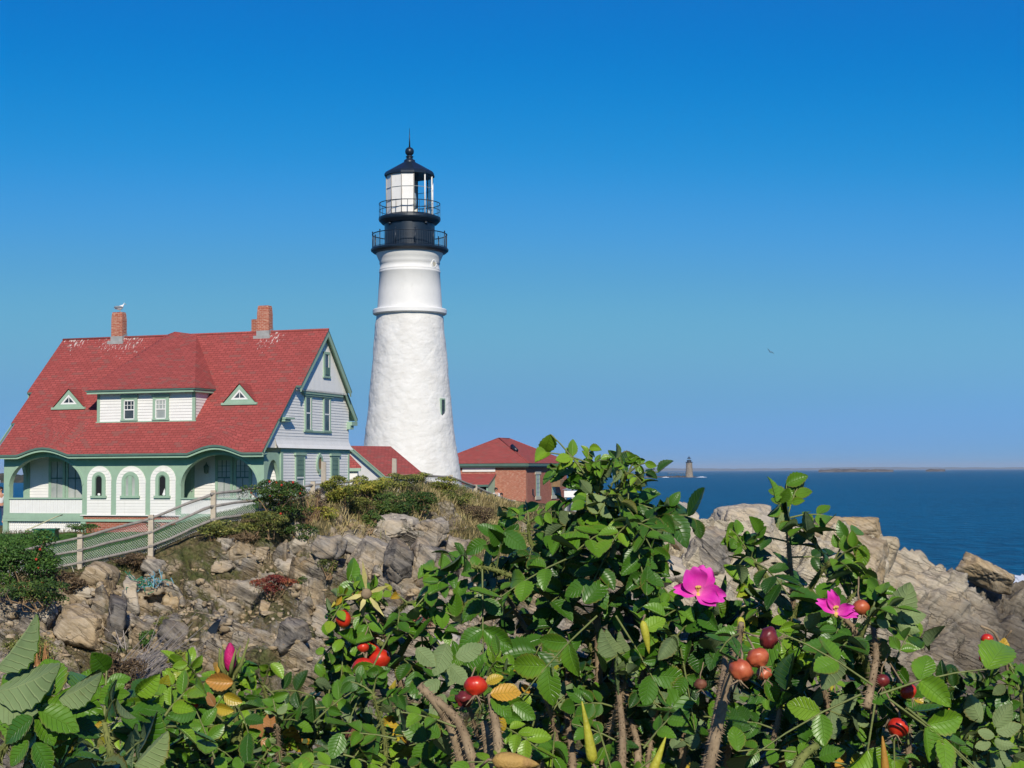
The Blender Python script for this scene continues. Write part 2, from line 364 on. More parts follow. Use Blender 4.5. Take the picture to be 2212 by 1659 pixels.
def ram_ledge():
    Y = 1990.0; k = Y / F
    b = at(1489, 1031, Y); base = np.array([b[0], Y, 0.0])
    o = thing('ledge_lighthouse', 'distant grey granite lighthouse on a ledge out at sea', 'lighthouse', (base[0], Y, 1.5))
    m = MB(); H = 17.5
    m.lathe([(5.4, -2.0), (4.9, 1), (4.5, 6), (4.2, 12), (4.0, H)], 28); t = NT('grey_granite_blocks')
    uv = t.coord('Object'); n = t.noise(t.mapping(uv, (1, 1, 2.5)), .5, 4, .7)
    gm = t.out(t.ramp(n, [(.3, (.13, .105, .085)), (.5, (.24, .20, .155)), (.7, (.38, .32, .25))]), .9, None, .1)
    m.build('tower', gm, o)
    MB().lathe([(4.6, H), (4.7, H + .2), (4.7, H + .9), (2.9, H + .9), (2.8, H + 3.1), (3.2, H + 3.2)], 24).build('gallery', M['black'], o)
    MB().lathe([(2.3, H + 3.2), (2.3, H + 5.2)], 12).build('lantern_glass', M['clear'], o)
    MB().lathe([(2.3, H + 3.2), (2.3, H + 3.3), (.4, H + 3.35), (.4, H + 5.2)], 12).build('lamp', M['glass_pale'], o)
    MB().lathe([(2.9, H + 5.2), (1.2, H + 6.6), (.35, H + 7.2), (.25, H + 8.6), (.02, H + 8.9)], 16, cap=True).build('lantern_roof', M['black'], o)
    # jetty
    p = thing('jetty', 'thin grey jetty on piles beside the distant ledge lighthouse', 'jetty', (base[0] - 34, Y - 1, 1.0))
    mm = MB(); mm.box(6, 30, -1.5, 1.5, 4.6, 5.0); mm.build('deck', M['wood_grey'], p)
    for i in range(7): MB().tube([(6.5 + i * 3.8, 0, -3), (6.5 + i * 3.8, 0, 4.6)], .22, 6).build('pile', M['far_rock'], p)
    ridge_land('ledge', [(1385, 1030, Y + 6), (1400, 1028, Y + 6), (1430, 1028.6, Y + 6), (1470, 1027.6, Y + 6), (1490, 1027.5, Y + 6), (1506, 1030, Y + 6)], M['far_rock'], 30, 4, 'low rock ledge under the distant lighthouse')
    t = NT('surf'); sm = t.out((.78, .81, .83), .8)
    for i, (u0, u1, lab) in enumerate(((1502, 1528, 'white surf breaking right of the distant lighthouse ledge'), (1430, 1446, 'white surf breaking on the left part of the distant ledge'))):
        n = 26; V = []; 
        for j in range(n + 1):
            q = at(u0 + (u1 - u0) * j / n, 1031, Y - 22); hh = (.35 + .9 * abs(float(vnoise(np.array([[j * .7, i * 5., 0]]), 3)[0]))) * math.sin(math.pi * (j + .3) / (n + .6)) * 1.2
            V += [(q[0], Y - 26, -.2), (q[0], Y - 23, hh * .7), (q[0], Y - 20, hh), (q[0], Y - 14, -.2)]
        Fq = [(a * 4 + k, a * 4 + k + 1, a * 4 + k + 5, a * 4 + k + 4) for a in range(n) for k in range(3)]
        tag(link('surf', npmesh('surf', V, Fq, sm, smooth=True)), lab, None, None, 'stuff')
ram_ledge()
def shore_surf():
    n = 30; V = []
    for j in range(n + 1):
        q = at(2150 + 130 * j / n, 1255, 122 + 6 * math.sin(j * .9)); hh = .04 + .22 * abs(float(vnoise(np.array([[j * .8, 3.3, 0]]), 4)[0]))
        V += [(q[0] - 1, q[1] - 3 - hh * 3, .0), (q[0], q[1] - 1, hh * .5), (q[0], q[1], hh), (q[0], q[1] + 4 + hh * 4, 0)]
    Fq = [(a * 4 + k, a * 4 + k + 1, a * 4 + k + 5, a * 4 + k + 4) for a in range(n) for k in range(3)]
    tag(link('surf', npmesh('surf', V, Fq, bpy.data.materials['surf'], smooth=True)), 'white surf washing the seaward foot of the right headland', None, None, 'stuff')
shore_surf()

# ------------------------------------------------------------------ ground of the headland
CTRL = []
for g in [(-250, 1240, 53), (-150, 1235, 53), (0, 1230, 52), (173, 1229, 50), (250, 1208, 50), (326, 1191, 50), (395, 1160, 50.5), (461, 1127, 51), (520, 1108, 52), (560, 1098, 53), (640, 1078, 54.5), (700, 1062, 56), (765, 1048, 58), (850, 1036, 60), (915, 1038, 62), (975, 1046, 64), (1027, 1070, 66), (1071, 1086, 68), (1111, 1100, 70), (1180, 1128, 72), (1260, 1165, 72), (1330, 1180, 70),
          # bank face
          (-200, 1300, 47), (0, 1290, 47), (100, 1290, 46.5), (173, 1275, 47), (326, 1248, 47), (420, 1190, 48.5), (480, 1172, 49), (600, 1150, 50.5), (700, 1150, 51), (760, 1135, 52.5), (850, 1120, 54), (940, 1118, 55), (1010, 1125, 56), (1080, 1170, 57), (1130, 1160, 62),
          (0, 1350, 43), (100, 1340, 43.5), (230, 1330, 43.5), (330, 1330, 44), (480, 1270, 46), (600, 1235, 47.2), (700, 1210, 48.5), (800, 1190, 49.8), (900, 1185, 50.5), (1000, 1200, 51.5), (760, 1275, 46.8), (900, 1285, 47.2), (1000, 1290, 48.5), (1090, 1290, 50), (1180, 1260, 55), (1280, 1250, 58),
          (0, 1450, 39), (120, 1430, 39.8), (350, 1430, 40), (480, 1390, 41.5), (600, 1380, 42), (750, 1360, 42.7), (850, 1370, 42.7), (1000, 1370, 44), (1100, 1370, 45.5), (1250, 1350, 49),
          (-200, 1560, 34), (0, 1600, 34), (400, 1600, 34), (800, 1580, 35.5), (1200, 1540, 38.5),
          # right headland
          (1370, 1190, 60), (1400, 1165, 59), (1465, 1112, 59), (1520, 1116, 60.5), (1548, 1106, 61), (1700, 1108, 63), (1800, 1118, 64.5), (1900, 1128, 66), (1935, 1156, 69), (2000, 1197, 75), (2080, 1224, 84), (2160, 1252, 94), (2212, 1282, 102), (2320, 1325, 116),
          (1400, 1260, 53), (1470, 1210, 55), (1548, 1200, 55.5), (1700, 1210, 56.5), (1800, 1190, 58.5), (1830, 1168, 60.5), (1900, 1215, 60), (2000, 1280, 61.5), (2100, 1330, 65), (2212, 1372, 69), (2330, 1425, 74),
          (1400, 1390, 47), (1600, 1340, 49), (1800, 1345, 50), (1950, 1390, 51.5), (2080, 1440, 52.5), (2212, 1470, 56), (2340, 1520, 60),
          (1400, 1540, 39.5), (1600, 1540, 40), (2000, 1580, 40), (2300, 1600, 42)]:
    CTRL.append(at(*g))
# seaward side of the right headland and far edge of the land
for u, Y in ((1400, 72), (1465, 74), (1548, 76), (1700, 78), (1900, 80), (1935, 82), (2000, 87), (2080, 96), (2160, 106), (2212, 114), (2320, 128)):
    q = at(u, 1019, Y); CTRL.append(np.array([q[0], Y, -4.0]))
for x, y, z in ((-40, 64, 6.3), (-26, 62, 6.45), (-18, 62, 6.45), (-10.5, 61, 6.6), (-6, 63, 7.6), (-24, 75, 6.3), (-12, 76, 6.6), (-5, 82, 7.2), (-7, 100, 7.2), (0, 90, 6.9), (3, 80, 6.8), (-25, 100, 5.6), (0, 118, 6.2), (4, 105, 6.2), (8, 112, 5.9), (0, 140, 5.5), (10, 92, 5.8), (-30, 135, 3.5), (-60, 80, 5.2),
                (-70, 130, -2), (-30, 160, -3), (10, 165, -3), (16, 125, -3), (16, 100, -3.5), (13.5, 88, -3), (-90, 90, -2), (-40, 46, 4.8), (-30, 30, 3.0), (-12, 26, 2.6), (0, 26, 2.6), (12, 28, 2.6), (30, 34, 2.6), (45, 50, 2.0), (60, 60, -1), (55, 80, -1), (60, 110, -4),
                (-12, 15, 4.2), (0, 15, 4.0), (12, 15, 4.0), (24, 20, 3.2), (-6, 8, 5.8), (0, 8, 5.7), (6, 8, 5.7), (-8, 3, 7.2), (0, 3, 7.25), (8, 3, 7.2), (-10, -6, 7.4), (0, -6, 7.4), (10, -6, 7.4), (14, 4, 6.6), (25, 5, 4.5), (-25, 5, 6.5), (-20, -8, 7.3), (20, -8, 6.8)):
    CTRL.append(np.array([x, y, float(z)]))
CTRL = np.array(CTRL)
_A = CTRL[:, :2]; _D = np.linalg.norm(_A[:, None] - _A[None], axis=2); _n = len(_A)
_K = np.zeros((_n + 3, _n + 3)); _K[:_n, :_n] = _D + np.eye(_n) * -0.05
_K[:_n, _n] = 1; _K[:_n, _n + 1:] = _A; _K[_n, :_n] = 1; _K[_n + 1:, :_n] = _A.T
_W = np.linalg.solve(_K, np.concatenate([CTRL[:, 2], [0, 0, 0]]))
def H(x, y):
    x = np.asarray(x, float); y = np.asarray(y, float); sh = x.shape; x = x.ravel(); y = y.ravel(); out = np.empty(len(x))
    for i in range(0, len(x), 40000):
        P = np.stack([x[i:i + 40000], y[i:i + 40000]], 1); d = np.sqrt(((P[:, None] - _A[None]) ** 2).sum(2))
        out[i:i + 40000] = d @ _W[:_n] + _W[_n] + P @ _W[_n + 1:]
    return out.reshape(sh)

def stair(P, ns, th, seed, edge=.22, wob=.35):
    "move points along the bedding normal so that the beds break into ledges"
    ns = np.asarray(ns, float); ns /= np.linalg.norm(ns)
    w = P @ ns + wob * fbm(P * .45, 3, seed)
    ph = worley(P * np.array([.28, .4, .4]), seed + 5)[2]
    x = w / th + ph; k = np.floor(x); f = x - k
    g = np.where(f < 1 - edge, f * .18, .18 * (1 - edge) + (f - 1 + edge) / edge * (1 - .18 * (1 - edge)))
    return ns, (g - f) * th, np.exp(-((f - 1 + edge * .9) / .085) ** 2)
def rock_relief(P, right):
    "displaced rock: bedding ledges, split blocks, small fractures (metres)"
    R3 = right[:, None]; Q = P.copy()
    slit = 0
    for th, k in ((1.9, 1.1), (.62, .95), (.21, .7)):
        n1, s1, t1 = stair(P, (.43, -.42, .80), th, 3, .16, .28); n2, s2, t2 = stair(P, (.12, -.62, .78), th, 9, .3, .8)
        slit = slit + (t1 * right * 1.0 + t2 * (1 - right) * .8) * th ** .6 * .26 * sstep(-.25, .25, fbm(P * np.array([.5, .5, .9]), 2, int(th * 50)))
        Q += k * (R3 * n1 * s1[:, None] + (1 - R3) * n2 * s2[:, None] * .75)
    c, s = math.cos(math.radians(-25)), math.sin(math.radians(-25))
    q = np.stack([P[:, 0] * c + P[:, 2] * s, P[:, 1] * .95 + P[:, 0] * .22, -P[:, 0] * s + P[:, 2] * c + .35 * P[:, 1]], 1)
    q = q + .45 * np.stack([fbm(P * .4, 3, 1), fbm(P * .4, 3, 2), fbm(P * .45, 3, 3)], 1)
    d1, d2, c1 = worley(q * np.array([.34, .55, .7]), 11)
    e1, e2, c2 = worley(q * np.array([.9, 1.3, 1.9]) + 5, 23)
    r = ((c1 - .5) * 1.0 - .5 * (1 - sstep(.0, .10, d2 - d1))) * (1 - .45 * right) + ((c2 - .5) * .42 - .14 * (1 - sstep(.0, .10, e2 - e1))) * (1 - .7 * right)
    r += (.16 * fbm(P * .9, 3, 8) + .05 * fbm(P * 4, 3, 9)) * (1 - .4 * right)
    return Q - P, r - slit, c1

BLOB = lambda U, V, cs: np.max([np.exp(-(((U - u) / a) ** 2 + ((V - v) / b) ** 2)) for u, v, a, b in cs], axis=0)
# columns: survey direction; rows: distance
_u = np.concatenate([np.linspace(-900, -90, 60), np.linspace(-86, 2300, 1120), np.linspace(2310, 3100, 60)])
_y = np.concatenate([np.linspace(8, 30, 45)[:-1], np.linspace(30, 38, 50)[:-1], np.linspace(38, 62, 400)[:-1], np.linspace(62, 110, 240)[:-1], np.linspace(110, 200, 60)])
_x1 = np.array([at(u, 1150, 1.0)[0] for u in _u])
GX = _x1[None, :] * _y[:, None]; GY = np.repeat(_y[:, None], len(_u), 1); GZ = H(GX, GY)
nr, nc = GX.shape
P0 = np.stack([GX, GY, GZ], 2)
dx = np.gradient(P0, axis=1); dy = np.gradient(P0, axis=0); N0 = np.cross(dx, dy); N0 /= np.linalg.norm(N0, axis=2, keepdims=True) + 1e-9
PU, PV = proj(P0)
# where soil and plants cover the rock: behind the fence line and on the knoll
fence_y = np.interp(PU[0], [-900, 0, 173, 461, 560, 700, 765, 850, 915, 1027, 1111, 1180, 1300, 1360], [53, 51, 49.4, 50, 51.5, 53.5, 55.5, 57, 58, 60, 64, 66, 80, 200])
soil = sstep(-2.0, .6, GY - fence_y[None, :])
soil = np.maximum(soil, BLOB(PU, PV, [(1060, 1130, 75, 70), (840, 1070, 110, 34), (690, 1110, 34, 40), (1000, 1060, 80, 40), (560, 1130, 70, 26), (1120, 1230, 50, 60), (80, 1200, 110, 70)]) * 1.15)
soil = np.clip(soil, 0, 1) * np.where(PU > 1340, sstep(1360, 1330, PU), 1)
litter = np.maximum(soil, .85 * BLOB(PU, PV, [(590, 1290, 70, 60), (270, 1440, 70, 60), (420, 1220, 60, 28), (560, 1420, 70, 60), (420, 1330, 40, 50), (60, 1380, 80, 50), (430, 1480, 70, 30)]))
flatP = P0.reshape(-1, 3); amp = ((1 - .93 * np.clip(litter * 1.0, 0, 1)) * sstep(8, 18, GY)).ravel()
near = (GY.ravel() > 26) & (GY.ravel() < 135) & (GX.ravel() > -60)
right = sstep(1340, 1450, PU).ravel()
rel = np.zeros(len(flatP)); mov = np.zeros((len(flatP), 3))
a_, b_, c_ = rock_relief(flatP[near], right[near]); mov[near] = a_; rel[near] = b_
rel = rel * amp - (.15 - .32 * right) * amp + .06 * fbm(flatP * 1.3, 3, 77)
D0 = N0.reshape(-1, 3) + np.array([0, -.25, 0])
def soften(a, k):
    a = a.reshape(nr, nc, -1)
    for _ in range(k):
        p = np.pad(a, ((1, 1), (1, 1), (0, 0)), 'edge')
        a = (p[:-2, 1:-1] + p[2:, 1:-1] + p[1:-1, :-2] + p[1:-1, 2:] + 2 * p[1:-1, 1:-1]) / 6
    return a.reshape(nr * nc, -1)
rel = soften(rel, 1)[:, 0]; mov = soften(mov, 1)
GP = flatP + D0 * rel[:, None] + mov * amp[:, None]
hollow = sstep(-.02, -.42, rel - .15 * (mov @ np.array([0, 0, 1.]))) * (1 - right)
litter = np.maximum(litter, (hollow * .62).reshape(litter.shape) * np.where(GY > 26, 1, 0))
litter = np.maximum(litter, (.33 * (1 - right)).reshape(litter.shape))
GU, GV = proj(GP)
def grid_faces(nr, nc):
    i = (np.arange(nr - 1)[:, None] * nc + np.arange(nc - 1)[None, :]).ravel(); return np.stack([i, i + 1, i + nc + 1, i + nc], 1)

def rock_nodes(t, o, base_mask=None):
    bed = t.mapping(o, (1, 1, 1), (math.radians(18), math.radians(-27), .1))
    str_ = t.mapping(bed, (.42, .9, 3.4))
    big = t.noise(o, .33, 5, .6); mid = t.noise(str_, 1.2, 9, .70); fine = t.noise(t.mapping(bed, (.6, 1, 1.9)), 7, 6, .7); speck = t.noise(o, 38, 3, .6)
    col = t.ramp(mid, [(.30, (.055, .046, .038)), (.40, (.17, .145, .115)), (.52, (.41, .35, .27)), (.66, (.60, .52, .40)), (.78, (.68, .61, .49))])
    col = t.mix(t.ramp(big, [(.42, 0.0), (.64, .6)]), col, t.ramp(mid, [(.35, (.085, .08, .075)), (.6, (.27, .255, .235))]))
    col = t.mix(t.ramp(t.noise(o, .8, 6, .65), [(.46, 0.0), (.64, .62)]), col, (.46, .315, .15))
    v = t.n('TexVoronoi', feature='DISTANCE_TO_EDGE', i_Vector=t.n('VectorMath', operation='ADD', i_0=str_, i_1=t.mapping(t.noise(o, 1.4, 4, .6, 'Color'), (1.3, 1.3, 1.3))).outputs[0], i_Scale=.8)
    crk = t.ramp(v.outputs['Distance'], [(.0, 1.0), (.03, 0.0)])
    crk = t.math('MULTIPLY', crk, t.ramp(t.noise(o, .9, 3), [(.42, 0.0), (.58, 1.0)]))
    col = t.mix(t.math('MULTIPLY', crk, .75), col, (.03, .026, .022))
    seam = t.ramp(t.noise(t.mapping(bed, (.16, .5, 4.2)), 1.5, 4, .6), [(.60, 0.0), (.66, 1.0)])
    col = t.mix(t.math('MULTIPLY', seam, .7), col, (.045, .038, .032))  # shade of the gaps between the beds put into the rock colour
    col = t.mix(t.ramp(fine, [(.32, .65), (.5, 0.0)]), col, (.09, .078, .064))
    col = t.mix(t.ramp(speck, [(.62, 0.0), (.72, .45)]), col, (.62, .57, .48))
    col = t.mix(t.ramp(t.noise(o, 2.6, 5, .7), [(.68, 0.0), (.72, .7)]), col, (.50, .27, .045))   # orange lichen
    h = t.math('ADD', t.math('MULTIPLY', mid, 1.4), t.math('ADD', t.math('MULTIPLY', fine, .5), t.math('MULTIPLY', t.math('ADD', crk, seam), -.5)))
    return col, h, speck
def ground_mat():
    t = NT('rock_and_turf'); o = t.coord()
    col, h, speck = rock_nodes(t, o)
    at_ = lambda n: t.n('Attribute', attribute_name=n).outputs['Fac']
    col = t.mix(t.math('MULTIPLY', at_('pale'), .8), col, t.ramp(t.noise(t.mapping(t.mapping(o, (1, 1, 1), (.3, math.radians(-27), 0)), (.5, 1.0, 3.0)), 1.4, 8, .7), [(.3, (.24, .195, .15)), (.45, (.54, .465, .335)), (.7, (.72, .635, .475))]))
    elev = t.n('SeparateXYZ', i_0=o).outputs['Z']
    col = t.mix(t.ramp(t.math('ADD', t.math('MULTIPLY', elev, .12), t.math('MULTIPLY', t.noise(o, .5, 4), .35)), [(.36, .8), (.62, 0.0)]), col, (.055, .046, .038))  # darker towards the low ground
    n1 = t.noise(o, 1.1, 6, .7); n2 = t.noise(o, 8, 4, .7)
    soilc = t.ramp(n2, [(.3, (.055, .045, .022)), (.5, (.15, .115, .06)), (.7, (.25, .20, .115))])
    soilc = t.mix(t.ramp(n1, [(.42, 0.0), (.6, .8)]), soilc, t.ramp(n2, [(.3, (.02, .035, .008)), (.7, (.09, .12, .03))]))
    k = t.ramp(t.math('ADD', at_('litter'), t.math('MULTIPLY', t.math('SUBTRACT', n2, .5), .9)), [(.38, 0.0), (.62, 1.0)])
    col = t.mix(k, col, soilc)
    lawn = t.ramp(n2, [(.3, (.05, .13, .02)), (.7, (.085, .19, .035))])
    col = t.mix(at_('lawn'), col, lawn)
    return t.out(col, .92, t.bump(h, .9, .14), .12)
lawn = sstep(.0, 1.2, GY - fence_y[None, :] - .6) * (PU < 560) * (PU > -900) * (GY < 66)
pale = np.clip(sstep(1330, 1420, PU) * sstep(1440, 1250, PV + (PU - 1800) * -.12) * sstep(2050, 1850, PU), 0, 1)
pale = np.maximum(pale, .45 * sstep(1330, 1420, PU))
me = npmesh('headland', GP, grid_faces(nr, nc), ground_mat(), attrs={'litter': litter.ravel(), 'lawn': lawn.ravel(), 'pale': pale.ravel()})
tag(link('headland', me), 'rocky headland with turf along its top', None, None, 'structure')
# the turf the viewer stands on
_gx, _gy = np.meshgrid(np.linspace(-26, 26, 60), np.linspace(-12, 8.3, 30)); _gz = H(_gx, _gy) - .01 + .05 * fbm(np.stack([_gx.ravel(), _gy.ravel(), 0 * _gx.ravel()], 1) * 1.1, 3, 4).reshape(_gx.shape)
me = npmesh('near_bank', np.stack([_gx.ravel(), _gy.ravel(), _gz.ravel()], 1), grid_faces(30, 60), ground_mat(), attrs={'litter': np.ones(1800), 'lawn': np.zeros(1800), 'pale': np.zeros(1800)}, smooth=True)
tag(link('near_bank', me), 'turf slope under the rose bushes', None, None, 'structure')

# surface look-up by survey direction (first ground met looking along u, v)
_cols = {}
def ground_at(u, v):
    "nearest visible ground point along a survey direction"
    j = int(np.argmin(np.abs(_u - u))); vs = GV.reshape(nr, nc)[:, j]; P = GP.reshape(nr, nc, 3)[:, j]
    ok = np.where((vs <= v) & (_y > 26))[0]
    i = ok[0] if len(ok) else int(np.argmin(np.abs(vs - v)))
    return P[i].copy()

# ------------------------------------------------------------------ boulders and split blocks
def boulder_mesh(name, size, seed, mat, sub=5, planes=11, rough=1.0):
    r = np.random.default_rng(seed)
    bm_ = bpy.data.meshes.new('tmp'); import bmesh
    b = bmesh.new(); bmesh.ops.create_icosphere(b, subdivisions=sub, radius=1); b.verts.ensure_lookup_table()
    D = np.array([v.co[:] for v in b.verts]); Fc = np.array([[v.index for v in f.verts] for f in b.faces]); b.free(); bpy.data.meshes.remove(bm_)
    D /= np.linalg.norm(D, axis=1, keepdims=True)
    n = r.normal(size=(planes, 3)); n[0] = (.1, -.25, 1); n[1] = (-.1, -1, .25); n[2] = (1, -.3, .1); n[3] = (-1, -.2, .2)
    n /= np.linalg.norm(n, axis=1, keepdims=True); h = r.uniform(.62, .95, planes); h[:4] = r.uniform(.6, .8, 4)
    dots = np.clip(D @ n.T, .02, None); R = np.min(np.where(D @ n.T > .02, h / dots, 9), axis=1); R = np.minimum(R, 1.25)
    V = D * R[:, None] * np.asarray(size)
    q = V + seed * 3.7
    d1, d2, c = worley(q * np.array([1.3, 1.6, 2.6]), seed); 
    V = V + D * ((.10 * (c - .5) - .06 * (1 - sstep(0, .1, d2 - d1)) + .05 * fbm(q * 2.2, 4, seed) + .015 * fbm(q * 10, 2, seed)) * rough)[:, None]
    return npmesh(name, V, Fc, mat)
def rock_mat(name, tint, k):
    t = NT(name); o = t.n('TexCoord').outputs['Object']; oi = t.n('ObjectInfo').outputs['Random']
    sh = t.n('VectorMath', operation='ADD', i_0=o, i_1=t.n('CombineXYZ', i_0=t.math('MULTIPLY', oi, 50.0)).outputs[0]).outputs[0]
    col, h, speck = rock_nodes(t, sh); col = t.mix(k, col, tint)
    return t.out(col, .92, t.bump(h, .7, .08), .12)
RM = {'grey': rock_mat('grey_schist', (.25, .235, .215), .25), 'tan': rock_mat('tan_schist', (.46, .33, .17), .38), 'pale': rock_mat('pale_schist', (.55, .49, .40), .5), 'dark': rock_mat('dark_schist', (.07, .068, .07), .55)}
def boulder(u, v, w, h, kind, seed, label, rot=0.0, tilt=(0, 0), dY=0.0, group='boulders on the rocky bank', name='boulder', sub=4, dep=.8):
    "rock seen at (u, v), w x h in survey px"
    g = ground_at(u, v + h * .35); Y = g[1] + dY; k = Y / F; c = at(u, v, Y)
    sz = (w * k * .62, max(w, h) * k * .5 * dep + .15, h * k * .62)
    o = link(name, boulder_mesh(name, sz, seed, RM[kind], sub)); o.location = tuple(c + np.array([0, sz[1] * .35, 0])); o.rotation_euler = (tilt[0], tilt[1], rot)
    return tag(o, label, 'rock', group)
for i, b in enumerate([
    (208, 1250, 74, 54, 'tan', 'wide tan boulder with a flat sloping top, just below the left fence post', .1, .15),
    (281, 1282, 46, 72, 'pale', 'tall pale upright boulder on the bank below the middle fence post', .2, -.1),
    (331, 1228, 62, 50, 'grey', 'blocky grey boulder right under the middle fence post', -.2, .1),
    (325, 1268, 84, 40, 'tan', 'low tan boulder wedged under the grey block on the left bank', .1, .05),
    (366, 1293, 42, 44, 'tan', 'small tan boulder beside the scrap of blue-green netting', .4, 0),
    (128, 1308, 100, 44, 'tan', 'long ochre slab lying at the right foot of the left shrub', -.1, .12),
    (178, 1352, 130, 70, 'tan', 'large slanting tan slab left of the dark cleft', .1, .2),
    (250, 1340, 40, 90, 'dark', 'dark upright block forming the cleft in the bank', .3, .05),  # dark rock placed for the shade of the fissure
    (95, 1325, 46, 52, 'pale', 'pale pointed stone at the left end of the bank rocks', .5, 0),
    (180, 1282, 60, 40, 'pale', 'pale stone with lichen between the ochre slab and the top boulder', .2, .1),
    (489, 1176, 44, 40, 'grey', 'grey split boulder below the right end of the lower bushes', -.3, .1),
    (562, 1196, 36, 28, 'tan', 'small rounded tan boulder above the red leaves', .2, 0),
    (520, 1190, 40, 36, 'tan', 'small tan block between the grey split boulder and the rounded one', .6, .2),
    (480, 1222, 60, 30, 'grey', 'flat grey slab above the left end of the red leaves', .1, -.1),
    (655, 1165, 70, 60, 'pale', 'pale rugged outcrop below the brushwood', .3, .1),
    (706, 1178, 70, 50, 'grey', 'grey ledge right of the pale rugged outcrop', -.2, .1),
    (620, 1225, 64, 40, 'pale', 'chalky pale ledge right of the red leaves', .2, 0),
    (850, 1140, 110, 46, 'pale', 'broad pale outcrop with an orange cap under the dark shrubs', .1, .05),
    (930, 1150, 80, 60, 'grey', 'square grey outcrop on the right of the bank top', -.3, .05),
    (800, 1212, 90, 90, 'grey', 'big tilted grey slab face in the middle of the bank', .35, .25),
    (862, 1220, 60, 90, 'dark', 'dark narrow slab face beside the big tilted grey slab', .3, .25),
    (905, 1226, 60, 104, 'grey', 'tall layered grey slab with a dark joint on its right', .25, .3),
    (955, 1232, 84, 84, 'dark', 'dark grey slab with orange lichen spots on the right of the bank', .3, .25),
    (990, 1185, 70, 50, 'grey', 'grey ledge at the right shoulder of the bank', -.2, 0),
    (760, 1180, 60, 40, 'grey', 'cracked grey ledge above the big tilted slab', .2, .1),
    (622, 1372, 66, 60, 'dark', 'dark steel-grey rock with a black undercut low on the bank', -.3, .1),
    (376, 1374, 84, 52, 'dark', 'bluish dark slab below the small green shrub', .1, .3),
    (700, 1340, 90, 60, 'grey', 'grey streaked ledge low on the bank, left of the red hips', .2, .1),
    (570, 1318, 30, 34, 'tan', 'small egg shaped tan stone on the brown slope', .2, 0),
    (330, 1440, 90, 44, 'grey', 'low grey slab above the dead branches', .1, .15),
    (850, 1330, 120, 50, 'grey', 'flat grey ledge behind the top of the hip cluster', .1, .05),
    (960, 1390, 70, 40, 'pale', 'bright pale stone low on the bank, right of the hip cluster', .2, 0)]):
    boulder(*b[:5], 100 + i, b[5], b[6], (0, b[7]), sub=5 if b[2] * b[3] > 4500 else 4)
for i, b in enumerate([
    (1608, 1128, 128, 76, 'pale', 'big pale flat-topped block at the crest of the right headland', .1, .0, 1.0),
    (1478, 1150, 84, 110, 'pale', 'jagged pale crag at the left end of the right headland', .3, .1, 0),
    (1540, 1180, 100, 90, 'grey', 'fractured grey block with a shadowed side below the pale flat-topped block', -.3, .2, 0),
    (1830, 1138, 150, 50, 'tan', 'long tan capstone with a straight top at the right of the crest', .05, .06, 1.5),
    (1872, 1208, 84, 104, 'tan', 'squared tan block with a dark left face below the long capstone', -.35, .1, 0),
    (2136, 1234, 124, 46, 'tan', 'pointed rock jutting over the water near the right edge', .1, .42, -3.0),
    (1440, 1240, 110, 70, 'pale', 'pale sloping rock just right of the tall rose bush', .2, .15, 0)]):
    boulder(*b[:5], 200 + i, b[5], b[6], (0, b[7]), b[8], 'rock blocks of the right headland', sub=5)

# ------------------------------------------------------------------ keepers' house
TH = math.radians(19)
HO = at(570, 1113, 63.8)
ex = np.array([math.cos(TH), -math.sin(TH), 0]); ey = np.array([math.sin(TH), math.cos(TH), 0])
house = thing('keepers_house', "white clapboard keepers' house with red shingle roof and green arched porch", 'house', HO, -TH)
GB = -.72                                              # ground below the porch floor
XL = -12.85

def clap(mb, x0, x1, z0, z1, y, out=-1, pitch=.125, lip=.022, axis='x', trim=None, m=0):
    "lapped boards on a wall; axis x: wall in the xz plane facing out*y; axis y: wall in the yz plane facing +x"
    n = max(1, round((z1 - z0) / pitch)); p = (z1 - z0) / n
    for i in range(n):
        a, b = z0 + i * p, z0 + (i + 1) * p
        l0, l1 = (x0, x1) if trim is None else trim((a + b) / 2)
        if l1 - l0 < .03: continue
        if axis == 'x':
            yb = y + out * lip; yt = y + out * .004
            mb.quad((l0, yb, a), (l1, yb, a), (l1, yt, b), (l0, yt, b), m); mb.quad((l0, yb, a), (l0, y, a), (l1, y, a), (l1, yb, a), m)
        else:
            xb = y + out * lip; xt = y + out * .004
            mb.quad((xb, l0, a), (xb, l1, a), (xt, l1, b), (xt, l0, b), m); mb.quad((xb, l0, a), (y, l0, a), (y, l1, a), (xb, l1, a), m)
    return mb
def arch_pts(xl, xr, zs, zt, n=40, p=2.0):
    c = (xl + xr) / 2; r = (xr - xl) / 2
    out = []
    for i in range(n + 1):
        a = math.pi * (1 - i / n); out.append((c + r * math.cos(a), zs + (zt - zs) * abs(math.sin(a)) ** (2 / p)))
    return out
A1, A2 = (-12.55, -8.80), (-3.92, -.29)
ARCH = [arch_pts(*A1, 1.22, 2.50), arch_pts(*A2, 1.22, 2.52)]
def brow(x):
    r = 0
    for c, w, k in ((-10.5, 1.32, .30), (-2.05, 1.30, .32)):
        q = abs(x - c) / w
        if q < 1: r = max(r, k * math.cos(q * math.pi / 2) ** 1.15)
    return r
